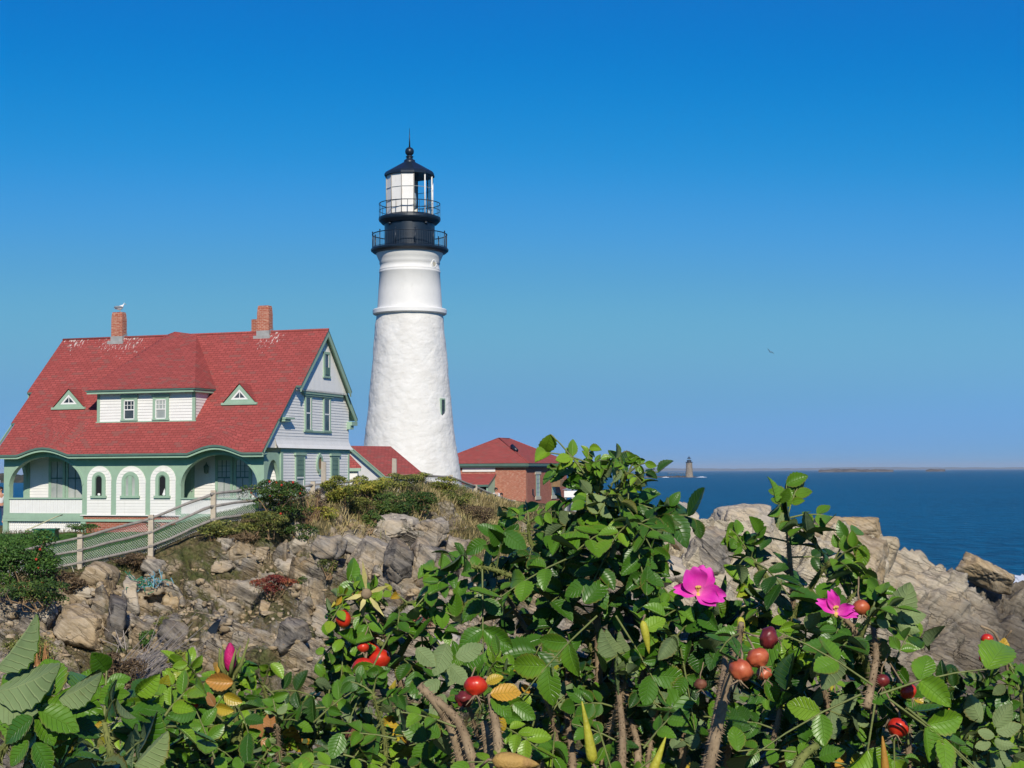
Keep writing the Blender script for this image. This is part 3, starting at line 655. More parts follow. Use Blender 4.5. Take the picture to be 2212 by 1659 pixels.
# foundation and skirt
MB().box(-8.72, -4.02, .02, .6, GB - .6, -.10).build('foundation', M['brick'], house)
m = MB()
for a, b in ((XL + .02, -8.73), (-4.01, -.02)):
    m.box(a, b, .10, .14, GB - .5, -.28)
    n = int((b - a) / .11)
    for i in range(n):
        x = a + (i + .5) * (b - a) / n; m.box(x - .018, x + .018, .06, .10, GB - .5, -.30); 
    for j in range(4): m.box(a, b, .085, .105, GB + .0 + j * .11, GB + .035 + j * .11)
    m.build('lattice_skirt', M['white_plain'], house); m = MB()
m = MB(); m.box(XL - .03, .03, -.05, .3, -.30, -.20); m.box(XL - .02, -8.74, -.03, .3, -.195, -.06); m.box(-4.0, .02, -.03, .3, -.195, -.06)
m.box(XL, -8.74, -.01, .02, -.06, .045); m.box(-4.0, -.0, -.01, .02, -.06, .045)
for x in (XL + .12, -8.72, -4.02, -.14): m.box(x - .12, x + .12, -.035, .2, GB - .4, -.302)
m.build('base_trim', M['green'], house)
MB().box(-8.85, -3.92, -.07, .02, -.055, -.015).build('sill_board', M['white_plain'], house)
MB().box(XL + .05, -.05, .26, 8.2, -.25, -.03).build('porch_floor', M['tin'], house)
# the green porch front: posts, arch spandrels, middle wall
m = MB(); T = .26; TOPZ = 2.62
m.box(XL, A1[0], 0, T, -.06, TOPZ); m.box(A1[1], A2[0], 0, T, -.056, TOPZ); m.box(A2[1], 0, 0, T, -.06, TOPZ)
for ar in ARCH:
    pts = [(ar[0][0], .05)] + ar + [(ar[-1][0], .05)]
    top = [(p[0], 0, TOPZ + brow(p[0]) * .9) for p in ar]; low = [(p[0], 0, p[1]) for p in ar]
    m.slab(low, top, (0, T, 0))
    for q0, q1 in ((pts[0], pts[1]), (pts[-2], pts[-1])):
        pass
m.build('porch_front', M['green'], house)
for ar in ARCH:                                        # raised moulding round each arch
    m = MB(); c = (ar[0][0] + ar[-1][0]) / 2
    o1 = [(c + (p[0] - c) * 1.0, -.03, p[1]) for p in ar]; o2 = [(c + (p[0] - c) * 1.035, -.03, p[1] + .09) for p in ar]
    m.slab(o1, o2, (0, .035, 0)); m.build('arch_moulding', M['green'], house)
for a, b in (A1, A2):                                  # porch rail: beaded boards with a cap
    r = MB(); n = int((b - a) / .09); w = (b - a) / n
    for i in range(n): r.box(a + i * w + .004, a + (i + 1) * w - .004, .03 + .004 * (i % 2), .10, .05, .66)
    ro = r.build('porch_rail', M['white_plain'], house)
    MB().box(a - .02, b + .02, -.03, .16, .66, .72).build('rail_cap', M['green'], ro)
# white arched panels with arched windows
def arched_panel(xl, xr, zt, wl, wr, wz, wt, kind):
    zs = zt - (xr - xl) / 2; P = MB(); n = 24
    ar = arch_pts(xl, xr, zs, zt, n)
    clap(P, xl, xr, -.01, zs, -.012, -1, .125, .02)
    m0 = [(p[0], -.02, zs) for p in ar]; m1 = [(p[0], -.02, p[1]) for p in ar]; P.slab(m0, m1, (0, .02, 0))
    k = int((zt - zs) / .125)
    for i in range(1, k + 1):                         # boards in the arched head
        z = zs + i * .125 - .125; half = math.sqrt(max(0, ((xr - xl) / 2) ** 2 - (z + .125 - zs) ** 2)); c = (xl + xr) / 2
        if half > .1: P.quad((c - half, -.040, z), (c + half, -.040, z), (c + half, -.024, z + .125), (c - half, -.024, z + .125)); P.quad((c - half, -.04, z), (c - half, -.02, z), (c + half, -.02, z), (c + half, -.04, z))
    pa = P.build('arched_panel', M['white'], house)
    ws = wt - (wr - wl) / 2; f = MB()
    oa = arch_pts(wl, wr, ws, wt, n); ia = arch_pts(wl + .15, wr - .15, ws, wt - .15, n)
    loop_o = [(wl, wz)] + oa + [(wr, wz)]; loop_i = [(wl + .15, wz + .02)] + ia + [(wr - .15, wz + .02)]
    f.slab([(x, -.085, z) for x, z in loop_i], [(x, -.085, z) for x, z in loop_o], (0, .07, 0))
    f.box(wl - .06, wr + .06, -.12, -.02, wz - .05, wz + .05)
    ia2 = arch_pts(wl + .21, wr - .21, ws, wt - .21, n)
    fo = f.build('window_frame', M['green'], house)
    g = MB(); g.poly([(wl + .14, -.045, wz + .03)] + [(x, -.045, z) for x, z in arch_pts(wl + .14, wr - .14, ws, wt - .14, n)] + [(wr - .14, -.045, wz + .03)])
    g.build('pane', M['dark'] if kind == 'dark' else M['glass_pale'], fo)
    b2 = MB()
    b2.slab([(wl + .15, -.06, wz + .06)] + [(x, -.06, z) for x, z in ia] + [(wr - .15, -.06, wz + .06)], [(wl + .19, -.06, wz + .06)] + [(x, -.06, z) for x, z in arch_pts(wl + .19, wr - .19, ws, wt - .19, n)] + [(wr - .19, -.06, wz + .06)], (0, .02, 0))
    if kind == 'shutter':
        c = (wl + wr) / 2; b2.box(c - .09, c + .09, -.075, -.05, wz + .04, wt - .16)
        b2.build('shutter', M['green'], fo)
    else: b2.build('sash', M['louver'], fo)
    if kind == 'dark':
        q = MB(); c = (wl + wr) / 2 + (.0 if wl < -7 else .06); q.ball((c, -.03, wz + .10), .07, 10, 0, (1.2, .5, .9))
        if wl > -6: q.prism([(c - .06, -.05, wz + .08), (c + .1, -.05, wz + .08), (c + .05, -.05, wz + .36), (c, -.05, wz + .26)], (0, .04, 0))
        q.build('sill_ornament', M['white_plain'], fo)
arched_panel(-8.54, -7.33, 2.08, -8.26, -7.60, .76, 1.83, 'dark')
arched_panel(-7.08, -5.63, 2.07, -6.78, -5.95, .76, 1.83, 'shutter')
arched_panel(-5.40, -4.17, 2.08, -5.12, -4.46, .76, 1.83, 'dark')
# cornice: curved fascia, soffit, dark gutter edge
xs = np.linspace(XL - .22, .2, 150)
EZ = lambda x: 2.60 + brow(x)
m = MB(); A = [(x, -.46, EZ(x) - .02) for x in xs]; B = [(x, -.46, EZ(x) - .19) for x in xs]; m.slab(A, B, (0, .05, 0))
A = [(x, -.49, EZ(x) - .015) for x in xs]; B = [(x, -.49, EZ(x) - .085) for x in xs]; m.slab(A, B, (0, .029, 0))
m.slab([(x, -.41, EZ(x) - .10) for x in xs], [(x, .02, EZ(x) - .06) for x in xs], (0, 0, .03))
m.build('cornice', M['green'], house)
# main roof
SL = .975
def roof_z(x, y): return 2.62 + SL * (y + .5) + brow(x) * max(0, 1 - (y + .5) / 1.7) ** 1.6
def roof_grid(mb, x0, x1, y0, y1, ny, th=.09):
    X = np.linspace(x0, x1, 150 if y0 < 1 else 2); Yv = np.linspace(y0, y1, ny); n = len(X)
    for s, off in ((1, 0), (0, -th)):
        vs = [(x, y, roof_z(x, y) + off) for y in Yv for x in X]
        mb.add(vs, [((i * n + j, i * n + j + 1, (i + 1) * n + j + 1, (i + 1) * n + j) if s else (i * n + j, (i + 1) * n + j, (i + 1) * n + j + 1, i * n + j + 1)) for i in range(ny - 1) for j in range(n - 1)], 0 if s else 1)
    for xa, Ya in ((x0, Yv), (x1, Yv)): mb.strip([(xa, y, roof_z(xa, y)) for y in Ya], [(xa, y, roof_z(xa, y) - th) for y in Ya], 2)
    mb.strip([(x, y0, roof_z(x, y0)) for x in X], [(x, y0, roof_z(x, y0) - th) for x in X], 2)
YR, ZR = 5.15, 2.62 + SL * 5.65
m = MB(); roof_grid(m, XL - .15, .18, -.52, .95, 10); roof_grid(m, XL - .38, .22, .95, 2.45, 3); roof_grid(m, XL - .66, .46, 2.45, YR, 4)
# rear slopes
def rear(mb, x0, x1, y0, y1, th=.09):
    z = lambda y: ZR - 1.08 * (y - YR)
    A = [(x0, y0, z(y0)), (x1, y0, z(y0)), (x1, y1, z(y1)), (x0, y1, z(y1))]; mb.quad(*A, m=0); mb.quad(*[(x, y, zz - th) for x, y, zz in A], m=1)
    for a, b in ((0, 3), (1, 2), (3, 2)): mb.quad(A[a], A[b], (A[b][0], A[b][1], A[b][2] - th), (A[a][0], A[a][1], A[a][2] - th), 2)
rear(m, XL - .66, .46, YR, 7.6); rear(m, XL - .38, .22, 7.6, 8.75)
roof = m.build('roof', [M['roof'], M['green'], M['green_dark']], house)
MB().tube([(XL - .66, YR, ZR + .01), (.46, YR, ZR + .01)], .05, 6).build('ridge_cap', M['roof2'], roof)
# rake boards on both gables
for X0, sg in ((.40, 1), (XL - .60, -1)):
    m = MB()
    z2 = lambda y: ZR - 1.08 * (y - YR)
    A = [(X0, YR, ZR - .06), (X0, 7.55, z2(7.55) - .06)]; m.slab(A, [(x, y, z - .26) for x, y, z in A], (.05 * sg, 0, 0))
    A = [(X0, 2.5, roof_z(0, 2.5) - .06), (X0, YR, ZR - .06)]; m.slab(A, [(x, y, z - .26) for x, y, z in A], (.05 * sg, 0, 0))
    X1 = X0 - .25 * sg
    A = [(X1, 7.45, z2(7.45) - .06), (X1, 8.7, z2(8.7) - .06)]; m.slab(A, [(x, y, z - .24) for x, y, z in A], (.05 * sg, 0, 0))
    A = [(X1, -.3, roof_z(0, -.3) - .09), (X1, 2.5, roof_z(0, 2.5) - .06)]; m.slab(A, [(x, y, z - .14) for x, y, z in A], (.03 * sg, 0, 0))
    m.box(min(X1, X0 - .45 * sg), max(X1, X0 - .45 * sg) + .12, 8.0, 8.62, 3.92, 4.10); m.box(min(X1, X0 - .45 * sg), max(X1, X0 - .45 * sg) + .05, 7.98, 8.35, 3.74, 3.92)
    m.box(min(X0 - .42 * sg, X0 - .1 * sg), max(X0 - .42 * sg, X0 - .1 * sg), 1.35, 2.2, 4.02, 4.10); m.box(min(X0 - .42 * sg, X0 - .15 * sg), max(X0 - .42 * sg, X0 - .15 * sg), 1.38, 1.9, 3.92, 4.02)
    m.build('bargeboard', M['green'], house)
# main walls
WF, WB = 1.46, 8.20
m = MB(); clap(m, XL + .28, -.01, -.03, 2.85, WF, -1)
m.box(XL + .02, -.03, WF + .001, WF + .1, GB, 2.9)
m.build('front_wall', M['white'], house)
def gable_lim(z): return max(.1 if z > 2.95 else WF, (z - 2.50) / SL - .5), min(WB, YR + (ZR - .12 - z) / 1.08)
m = MB(); clap(m, WF, WB, GB, 2.62, 0, 1, .125, .022, 'y'); clap(m, WF, WB, 3.2, 6.3, 0, 1, .125, .022, 'y', gable_lim)
# flared shingle skirt above the band
fl = [(0.0, 3.3), (.03, 3.12), (.08, 2.96), (.17, 2.80)]
m.strip([(x, .95, z) for x, z in fl], [(x, WB + x, z) for x, z in fl]); m.quad((.17, .95, 2.8), (.17, WB + .17, 2.8), (0, WB, 2.8), (0, .95, 2.8))
m.box(-.2, -.001, WF, WB, GB - .5, 3.6); m.poly([(-.002, .2, 2.8), (-.002, WB, 2.8), (-.002, WB, 4.7), (-.002, YR, ZR - .1), (-.002, .2, 3.2)])
m.build('gable_wall', M['white'], house)
m = MB(); m.box(XL, XL + .2, WF, WB, GB - .5, 3.2); m.poly([(XL + .05, .2, 2.8), (XL + .05, WB, 2.8), (XL + .05, WB, 4.7), (XL + .05, YR, ZR - .1), (XL + .05, .2, 3.2)]); m.box(XL, 0, WB - .2, WB - .01, GB, 4.6); m.build('rear_wall', M['white'], house)
m = MB(); m.box(.0, .05, WF - .06, WB + .05, 2.62, 2.80); m.box(0, .045, WF - .04, WF + .16, GB, 2.62); m.box(-.16, 0, WF - .045, WF - .005, GB, 2.62); m.box(0, .045, WB - .10, WB + .03, GB, 2.62)
m.build('corner_trim', M['green'], house)
MB().box(XL - .02, XL + .30, WF - .05, WF, GB, 2.62).build('corner_trim', M['green'], house)
# porch side: small arched opening with its spandrel
for X0 in (-.16, XL + .04):
    m = MB(); ar = arch_pts(.26, WF - .04, 1.0, 2.3, 20)
    m.slab([(X0, y, z) for y, z in ar], [(X0, y, 2.6) for y, z in ar], (.14, 0, 0)); m.build('side_arch', M['green'], house)
    MB().box(X0 + .02, X0 + .1, .26, WF - .04, .05, .66).build('side_rail', M['white_plain'], house)
# attic gable that projects over the upper windows, saw-tooth lower edge
AX = .20; zb = 5.36
def att_lim(z): return (z - 2.48) / SL - .5 + .0, YR + (ZR - .10 - z) / 1.08
m = MB(); y0, y1 = att_lim(zb); y0 = max(y0, 2.5)
m.prism([(AX, y0, zb), (AX, y1, zb), (AX, YR, ZR - .12)], (-.19, 0, 0))
n = 44
for i in range(n):
    a = y0 + (y1 - y0) * i / n; b = y0 + (y1 - y0) * (i + 1) / n; m.prism([(AX + .012, a, zb + .02), (AX + .012, b, zb + .02), (AX + .012, (a + b) / 2, zb - .06)], (-.03, 0, 0))
nb = 40
for i in range(nb):                                   # vertical boarding
    a = y0 + (y1 - y0) * (i + .06) / nb; b = y0 + (y1 - y0) * (i + .94) / nb; c = (a + b) / 2
    zt = min((a + .5) * SL + 2.45, ZR - .15 - 1.08 * (b - YR))
    if zt > zb + .1: m.box(AX, AX + .012, a, b, zb, zt)
m.build('attic_gable', M['white_plain'], house)
m = MB(); m.box(.0, .16, 3.3, 7.3, 5.20, 5.34); m.box(.0, .12, 3.46, 6.4, 5.12, 5.22); m.build('window_head', M['green'], house)
def side_window(y0, y1, z0, z1, X, shade=None, glass='glass', fr=.09, name='window', split=True):
    f = MB(); f.box(X, X + .055, y0, y0 + fr, z0, z1); f.box(X, X + .055, y1 - fr, y1, z0, z1); f.box(X, X + .06, y0, y1, z1 - fr, z1); f.box(X, X + .075, y0 - .04, y1 + .04, z0 - .02, z0 + fr * .6)
    fo = f.build(name, M['green'], house)
    MB().quad((X + .028, y0 + fr, z0), (X + .028, y1 - fr, z0), (X + .028, y1 - fr, z1 - fr), (X + .028, y0 + fr, z1 - fr)).build('pane', M[glass], fo)
    s = MB(); zm = (z0 + z1) / 2
    if split: s.box(X + .03, X + .045, y0 + fr, y1 - fr, zm - .03, zm + .03)
    s.box(X + .03, X + .042, y0 + fr, y0 + fr + .04, z0, z1 - fr); s.box(X + .03, X + .042, y1 - fr - .04, y1 - fr, z0, z1 - fr); s.build('sash', M['white_plain'], fo)
    if shade:
        q = MB(); q.box(X + .032, X + .05, y0 + fr + .01, y1 - fr - .01, z0 + shade, z1 - fr - .01); q.build('shutter', M['louver'], fo)
        for r_, zz in enumerate((z1 - .22, z1 - .42, z1 - .62, z1 - .86, z1 - 1.02)):
            q = MB(); ya, yb = y0 + fr + .04, y1 - fr - .04
            if r_ == 0:
                q.box(X + .05, X + .054, ya, yb, zz - .02, zz)
                for c_ in range(4): y = ya + (c_ + .5) * (yb - ya) / 4; q.box(X + .05, X + .0555, y - .03, y + .03, zz - .10, zz + .001)
            else: q.box(X + .05, X + .056, ya, yb, zz - .035, zz)
            q.build('shutter_tracery', M['green_dark'], fo)
    return fo
side_window(3.63, 4.28, 3.58, 5.14, .022); side_window(5.46, 6.18, 3.58, 5.14, .022)
MB().box(.02, .085, 3.55, 6.28, 3.52, 3.60).build('window_sill', M['green'], house)
for a, b in ((2.74, 3.63), (6.23, 7.09)):
    fo = side_window(a, b, .55, 2.52, .02, 1.02, 'glass_pale', .10); MB().box(.02, .12, a - .08, b + .08, 2.50, 2.60).build('window_cap', M['green'], fo)
m = MB(); n = 36
oo = [(.022, 5.09 + .31 * math.cos(2 * math.pi * i / n), 2.14 + .42 * math.sin(2 * math.pi * i / n)) for i in range(n + 1)]; ii = [(.022, 5.09 + .19 * math.cos(2 * math.pi * i / n), 2.14 + .29 * math.sin(2 * math.pi * i / n)) for i in range(n + 1)]
m.slab(ii, oo, (.07, 0, 0)); m.box(.022, .09, 5.03, 5.15, 2.5, 2.62); m.box(.022, .09, 5.03, 5.15, 1.66, 1.78); fo = m.build('oval_window', M['green'], house)
MB().poly([(.05, y, z) for x, y, z in ii[:-1]]).build('pane', M['wood_brown'], fo)
f = side_window(5.08, 5.72, 6.0, 7.15, AX + .012, None, 'glass', .11, 'attic_window', False); MB().box(AX + .04, AX + .1, 5.2, 5.6, 6.12, 6.45).build('fan_box', M['green_dark'], f)

# porch back wall: windows, door, lamp
def back_window(x0, x1, z0, z1, cols, rows, label=None):
    Y = WF - .03; f = MB(); fr = .12
    f.box(x0, x0 + fr, Y - .05, Y, z0, z1); f.box(x1 - fr, x1, Y - .05, Y, z0, z1); f.box(x0, x1, Y - .055, Y, z1 - fr, z1 + .1); f.box(x0 - .04, x1 + .04, Y - .09, Y, z0 - .08, z0 + .03)
    fo = f.build('porch_window', M['green'], house); gx0, gx1 = x0 + fr, x1 - fr; zm = z0 + (z1 - z0) * .52
    MB().quad((gx0, Y - .015, z0), (gx1, Y - .015, z0), (gx1, Y - .015, z1 - fr), (gx0, Y - .015, z1 - fr)).build('pane', M['glass_pale'], fo)
    s = MB(); s.box(gx0, gx1, Y - .04, Y - .016, zm - .03, zm + .03)
    for i in range(1, cols): x = gx0 + (gx1 - gx0) * i / cols; s.box(x - .012, x + .012, Y - .034, Y - .016, zm, z1 - fr)
    for i in range(1, rows): z = zm + (z1 - fr - zm) * i / rows; s.box(gx0, gx1, Y - .032, Y - .016, z - .012, z + .012)
    x = (gx0 + gx1) / 2; s.box(x - .012, x + .012, Y - .034, Y - .016, z0, zm); s.build('sash', M['green_dark'], fo)
back_window(-3.09, -2.24, .62, 2.42, 3, 3); back_window(-2.20, -1.35, .62, 2.42, 3, 3)
back_window(-11.52, -10.66, .62, 2.42, 2, 1); back_window(-10.62, -9.66, .62, 2.42, 2, 1)
m = MB(); Y = WF - .03; m.box(-4.95, -4.12, Y - .05, Y, -.02, 2.35)
for z0, z1 in ((.1, .55), (.62, 1.2), (1.28, 2.2)):
    for x0, x1 in ((-4.86, -4.58), (-4.50, -4.22)): m.box(x0, x1, Y - .075, Y - .05, z0, z1)
d = m.build('porch_door', M['green'], house); MB().ball((-4.2, Y - .1, 1.0), .035, 8).build('door_handle', M['metal'], d)
m = MB(); m.lathe([(.02, 0), (.09, .05), (.11, .28), (.13, .30), (.03, .42), (.01, .5)], 10, 0, (-3.47, WF - .17, 1.72)); m.box(-3.5, -3.44, WF - .17, WF - .03, 1.85, 1.9); m.build('wall_lamp', M['green_dark'], house)

# big dormer
DY = .94; d0, d1, dz0, dz1 = -8.68, -3.84, 4.02, 5.30
m = MB(); clap(m, d0 + .1, d1 - .1, dz0, dz1, DY, -1); m.box(d0, d1, DY + .001, DY + .1, dz0 - .1, dz1)
for X0, sg in ((d1, 1), (d0, -1)):
    n = 10
    for i in range(n):
        a, b = dz0 + (dz1 - dz0) * i / n, dz0 + (dz1 - dz0) * (i + 1) / n; ye = (a - 2.62) / SL - .5 + .02
        m.quad((X0 + .02 * sg, DY, a), (X0 + .02 * sg, ye + .1, a), (X0 + .004 * sg, ye + .2, b), (X0 + .004 * sg, DY, b))
dm = m.build('dormer_wall', M['white'], house)
m = MB(); m.box(d0 - .03, d0 + .11, DY - .035, DY + .05, dz0 - .02, dz1); m.box(d1 - .11, d1 + .03, DY - .035, DY + .05, dz0 - .02, dz1); m.box(d0 - .08, d1 + .08, DY - .05, DY + .02, dz0 - .1, dz0); m.build('dormer_trim', M['green'], house)
def dormer_window(x0, x1, g):
    Y = DY - .025; f = MB(); f.box(x0, x0 + .13, Y - .045, Y, 4.06, 5.12); f.box(x1 - .13, x1, Y - .045, Y, 4.06, 5.12); f.box(x0 - .04, x1 + .04, Y - .07, Y, 5.04, 5.17); f.box(x0 - .03, x1 + .03, Y - .07, Y, 4.04, 4.10); f.box(x0 + .1, x1 - .1, Y - .03, Y, 4.93, 5.04)
    fo = f.build('dormer_window', M['green'], house); a, b = x0 + .13, x1 - .13
    MB().quad((a, Y - .012, 4.1), (b, Y - .012, 4.1), (b, Y - .012, 4.94), (a, Y - .012, 4.94)).build('pane', M[g], fo)
    s = MB(); s.box(a, a + .045, Y - .04, Y - .013, 4.1, 4.94); s.box(b - .045, b, Y - .04, Y - .013, 4.1, 4.94); s.box(a, b, Y - .04, Y - .013, 4.9, 4.945); s.box(a, b, Y - .04, Y - .013, 4.10, 4.145); s.box(a, b, Y - .036, Y - .013, 4.50, 4.545)
    for i in (1, 2): x = a + (b - a) * i / 3; s.box(x - .01, x + .01, Y - .03, Y - .013, 4.54, 4.9)
    s.box(a, b, Y - .03, Y - .013, 4.71, 4.73); s.build('sash', M['white_plain'], fo)
dormer_window(-7.46, -6.66, 'glass'); dormer_window(-5.88, -5.09, 'glass_pale')
ez = 5.40; E0, E1 = (-9.08, .55, ez), (-3.62, .55, ez); PK = (-7.40, 5.12, ZR + .18)
yr_ = lambda z: (z - 2.62) / SL - .5
m = MB(); R1 = (-3.62, yr_(ez) + .05, ez + .02); R2 = (-6.3, YR + .02, ZR + .02); L1 = (-9.08, yr_(ez) + .05, ez + .02); L2 = (-7.95, YR + .02, ZR + .02)
m.poly([E0, E1, PK]); m.poly([E1, R1, R2, PK]); m.poly([E0, PK, L2, L1]); m.poly([PK, R2, (-7.3, 6.2, ZR - .9), L2])
dr = m.build('dormer_roof', M['roof'], house)
m = MB(); A = [L1, E0, E1, R1]; m.strip([(x, y, z - .015) for x, y, z in A], [(x, y, z - .07) for x, y, z in A], 1); m.quad(*[(x, y, z - .03) for x, y, z in (E0, E1, R1, L1)], m=0)
A = [(E0[0] + .04, .60, ez - .065), (E1[0] - .04, .60, ez - .065)]; m.slab(A, [(x, y, z - .11) for x, y, z in A], (0, .06, 0))
A = [(E1[0] - .04, .60, ez - .065), (E1[0] - .04, 2.3, ez - .065)]; m.slab(A, [(x, y, z - .11) for x, y, z in A], (-.06, 0, 0)); m.build('dormer_cornice', [M['green'], M['green_dark']], house)
for q in ((-5.1, 3.2), (-4.4, 2.55)):                  # two roof vents on the hip
    pass
# triangular eyelet dormers
def eyelet(xc, half, y, z, h):
    m = MB(); yb = y + .0; top = (xc, y - .02, z + h); yt = (z + h - 2.62) / SL - .5
    back = (xc, yt + .1, z + h + .02)
    for sg in (-1, 1):
        c = (xc + sg * (half + .1), y - .08, z - .05); m.poly([c, (xc, y - .08, z + h + .06), (xc, yt + .15, z + h + .06)])
    er = m.build('eyelet_roof', M['roof'], house)
    f = MB(); o = [(xc - half, z), (xc + half, z), (xc, z + h)]; i_ = [(xc - half * .56, z + h * .20), (xc + half * .56, z + h * .20), (xc, z + h * .76)]
    O3 = [(x, y - .06, zz) for x, zz in o + o[:1]]; I3 = [(x, y - .06, zz) for x, zz in i_ + i_[:1]]; f.slab(I3, O3, (0, .06, 0)); f.box(xc - half - .08, xc + half + .08, y - .12, y - .0, z - .07, z + .03)
    fo = f.build('eyelet_frame', M['green'], house)
    g = MB(); j = [(xc - half * .34, z + h * .29), (xc + half * .34, z + h * .29), (xc, z + h * .62)]
    g.slab([(x, y - .045, zz) for x, zz in j + j[:1]], [(x, y - .045, zz) for x, zz in i_ + i_[:1]], (0, .04, 0)); g.box(xc - .015, xc + .015, y - .04, y - .02, z + h * .25, z + h * .6); g.build('sash', M['white_plain'], fo)
    MB().poly([(x, y - .02, zz) for x, zz in i_]).build('pane', M['glass'], fo)
eyelet(-10.63, .80, 1.60, 4.70, .80); eyelet(-2.05, .78, 1.64, 4.74, .80)
# chimneys
def chimney(x0, x1, y0, y1, zt, zb_, name='chimney'):
    m = MB(); c = [(x0, y0), (x1, y0), (x1, y1), (x0, y1)]; cx, cy = (x0 + x1) / 2, (y0 + y1) / 2
    z1 = zt - .38
    ring = lambda k, z: [(cx + (x - cx) * k, cy + (y - cy) * k, z) for x, y in c]
    L = [ring(1, zb_), ring(1, z1), ring(.93, zt - .12), ring(.86, zt)]
    for a, b in zip(L, L[1:]):
        for i in range(4): m.quad(a[i], a[(i + 1) % 4], b[(i + 1) % 4], b[i])
    m.poly(L[-1]); ch = m.build(name, M['brick_pale'], roof)
    z = zb_; f = MB(); e = .02; zf = roof_z(-6, y0) if y0 < YR else ZR
    f.add([(x0 - e, y0 - e, zf - .1), (x1 + e, y0 - e, zf - .1), (x1 + e, y1 + e, zf - .1), (x0 - e, y1 + e, zf - .1), (x0 - e, y0 - e, zf + .24), (x1 + e, y0 - e, zf + .24), (x1 + e, y1 + e, ZR + .22), (x0 - e, y1 + e, ZR + .22)],
          [(0, 1, 5, 4), (1, 2, 6, 5), (2, 3, 7, 6), (3, 0, 4, 7)]); f.box(x0 - .12, x1 + .12, y0 - .14, y0, zf - .14, zf + .0); f.build('flashing', M['metal'], ch)
chimney(-10.72, -10.12, 4.96, 5.34, 9.32, 7.0); chimney(-3.04, -2.44, 4.96, 5.34, 9.32, 7.0)
m = MB(); m.box(-4.0, -3.5, 6.2, 6.7, 6.5, 8.85); m.build('rear_chimney', M['brick'], roof)

# ------------------------------------------------------------------ lighthouse
TY = 105.0; tk = TY / F
tb = at(886, 1052, TY); TB = np.array([tb[0], TY, 6.6])
tower = thing('lighthouse', 'tall white tapered lighthouse tower with a black lantern top', 'lighthouse', TB)
def tz(v): return at(885, v, TY)[2] - 6.6
R_ = lambda h: h * tk
def stone_shaft():
    n = 300; zs = np.linspace(0, tz(679), 230); v0 = tz(962); v1 = tz(679)
    r = np.interp(zs, [0, tz(1036), v0, tz(866), v1], [R_(113), R_(110), R_(99.5), R_(89), R_(71.6)])
    a = np.linspace(0, 2 * math.pi, n, endpoint=False); A, Z = np.meshgrid(a, zs); RR = np.repeat(r[:, None], n, 1)
    P = np.stack([RR * np.cos(A), RR * np.sin(A), Z], 2).reshape(-1, 3)
    q = P * np.array([1.5, 1.5, 3.4]) + .35 * np.stack([fbm(P * 1.5, 2, 3)] * 3, 1)
    d1, d2, c = worley(q, 5)
    d = .018 * (c - .5) - .014 * (1 - sstep(0, .12, d2 - d1)) + .006 * fbm(P * 3.2, 4, 6) + .04 * fbm(P * .9, 3, 8)
    d = d * np.repeat(sstep(v1 + .02, v1 - .35, zs), n)
    k = 1 + d / RR.ravel(); P[:, 0] *= k; P[:, 1] *= k
    Fq = [(i * n + j, i * n + (j + 1) % n, (i + 1) * n + (j + 1) % n, (i + 1) * n + j) for i in range(len(zs) - 1) for j in range(n)]
    link('stone_shaft', npmesh('stone_shaft', P, Fq, M['stone_white'], smooth=True), tower)
stone_shaft()
m = MB(); m.lathe([(R_(70), tz(681)), (R_(78), tz(680)), (R_(80), tz(678.5)), (R_(80.5), tz(671)), (R_(79), tz(669)), (R_(70), tz(666.5))], 96, 0, (0, 0, 0), False); m.build('string_course', M['white_plain'], tower)
m = MB(); m.lathe([(R_(70.3), tz(668)), (R_(68), tz(630)), (R_(65.6), tz(591)), (R_(66.6), tz(590)), (R_(66.4), tz(587)), (R_(65.2), tz(586)), (R_(66.0), tz(585)), (R_(65.8), tz(582.5)), (R_(64.6), tz(582)),
    (R_(64.2), tz(572)), (R_(66.0), tz(570.5)), (R_(65.4), tz(566)), (R_(68.5), tz(560)), (R_(72.8), tz(550)), (R_(73), tz(546))], 96)
m.build('upper_shaft', paint('smooth_white_render', (.73, .72, .69), .05, .6, 1.5, (.56, .54, .49), .1), tower)
m = MB(); m.lathe([(R_(72), tz(549)), (R_(79), tz(547)), (R_(84), tz(543)), (R_(84.6), tz(540)), (R_(83), tz(538)), (R_(50), tz(537))], 96, 0, (0, 0, 0), False); m.build('lower_gallery', M['black'], tower)
m = MB(); m.lathe([(R_(54.8), tz(538)), (R_(54.6), tz(478))], 64)
for a in range(12):
    an = a * math.pi / 6; 
m.build('watch_room', M['black'], tower)
def on_cyl(mb, r, a, w, z0, z1, th=.05, arch=False):
    n = 10; L = []; 
    for i in range(n + 1):
        x = -w / 2 + w * i / n; al = a + x / r; zt = z1 - (w / 2) + math.sqrt(max(0, (w / 2) ** 2 - x * x)) if arch else z1
        L.append((al, zt))
    for (a0, t0), (a1, t1) in zip(L, L[1:]):
        p = lambda al, z, k: ((r + k) * math.cos(al), (r + k) * math.sin(al), z)
        mb.quad(p(a0, z0, th), p(a1, z0, th), p(a1, t1, th), p(a0, t0, th)); mb.quad(p(a0, t0, th), p(a1, t1, th), p(a1, t1, 0), p(a0, t0, 0))
    for al, t_ in (L[0], L[-1]): mb.quad((r * math.cos(al), r * math.sin(al), z0), ((r + th) * math.cos(al), (r + th) * math.sin(al), z0), ((r + th) * math.cos(al), (r + th) * math.sin(al), t_), (r * math.cos(al), r * math.sin(al), t_))
FRONT = -math.pi / 2 - .07                              # the side of the tower that faces the bushes
m = MB(); on_cyl(m, R_(54.7), FRONT + .03, R_(27), tz(532), tz(482), .06, True); m.build('gallery_door', M['black'], tower)
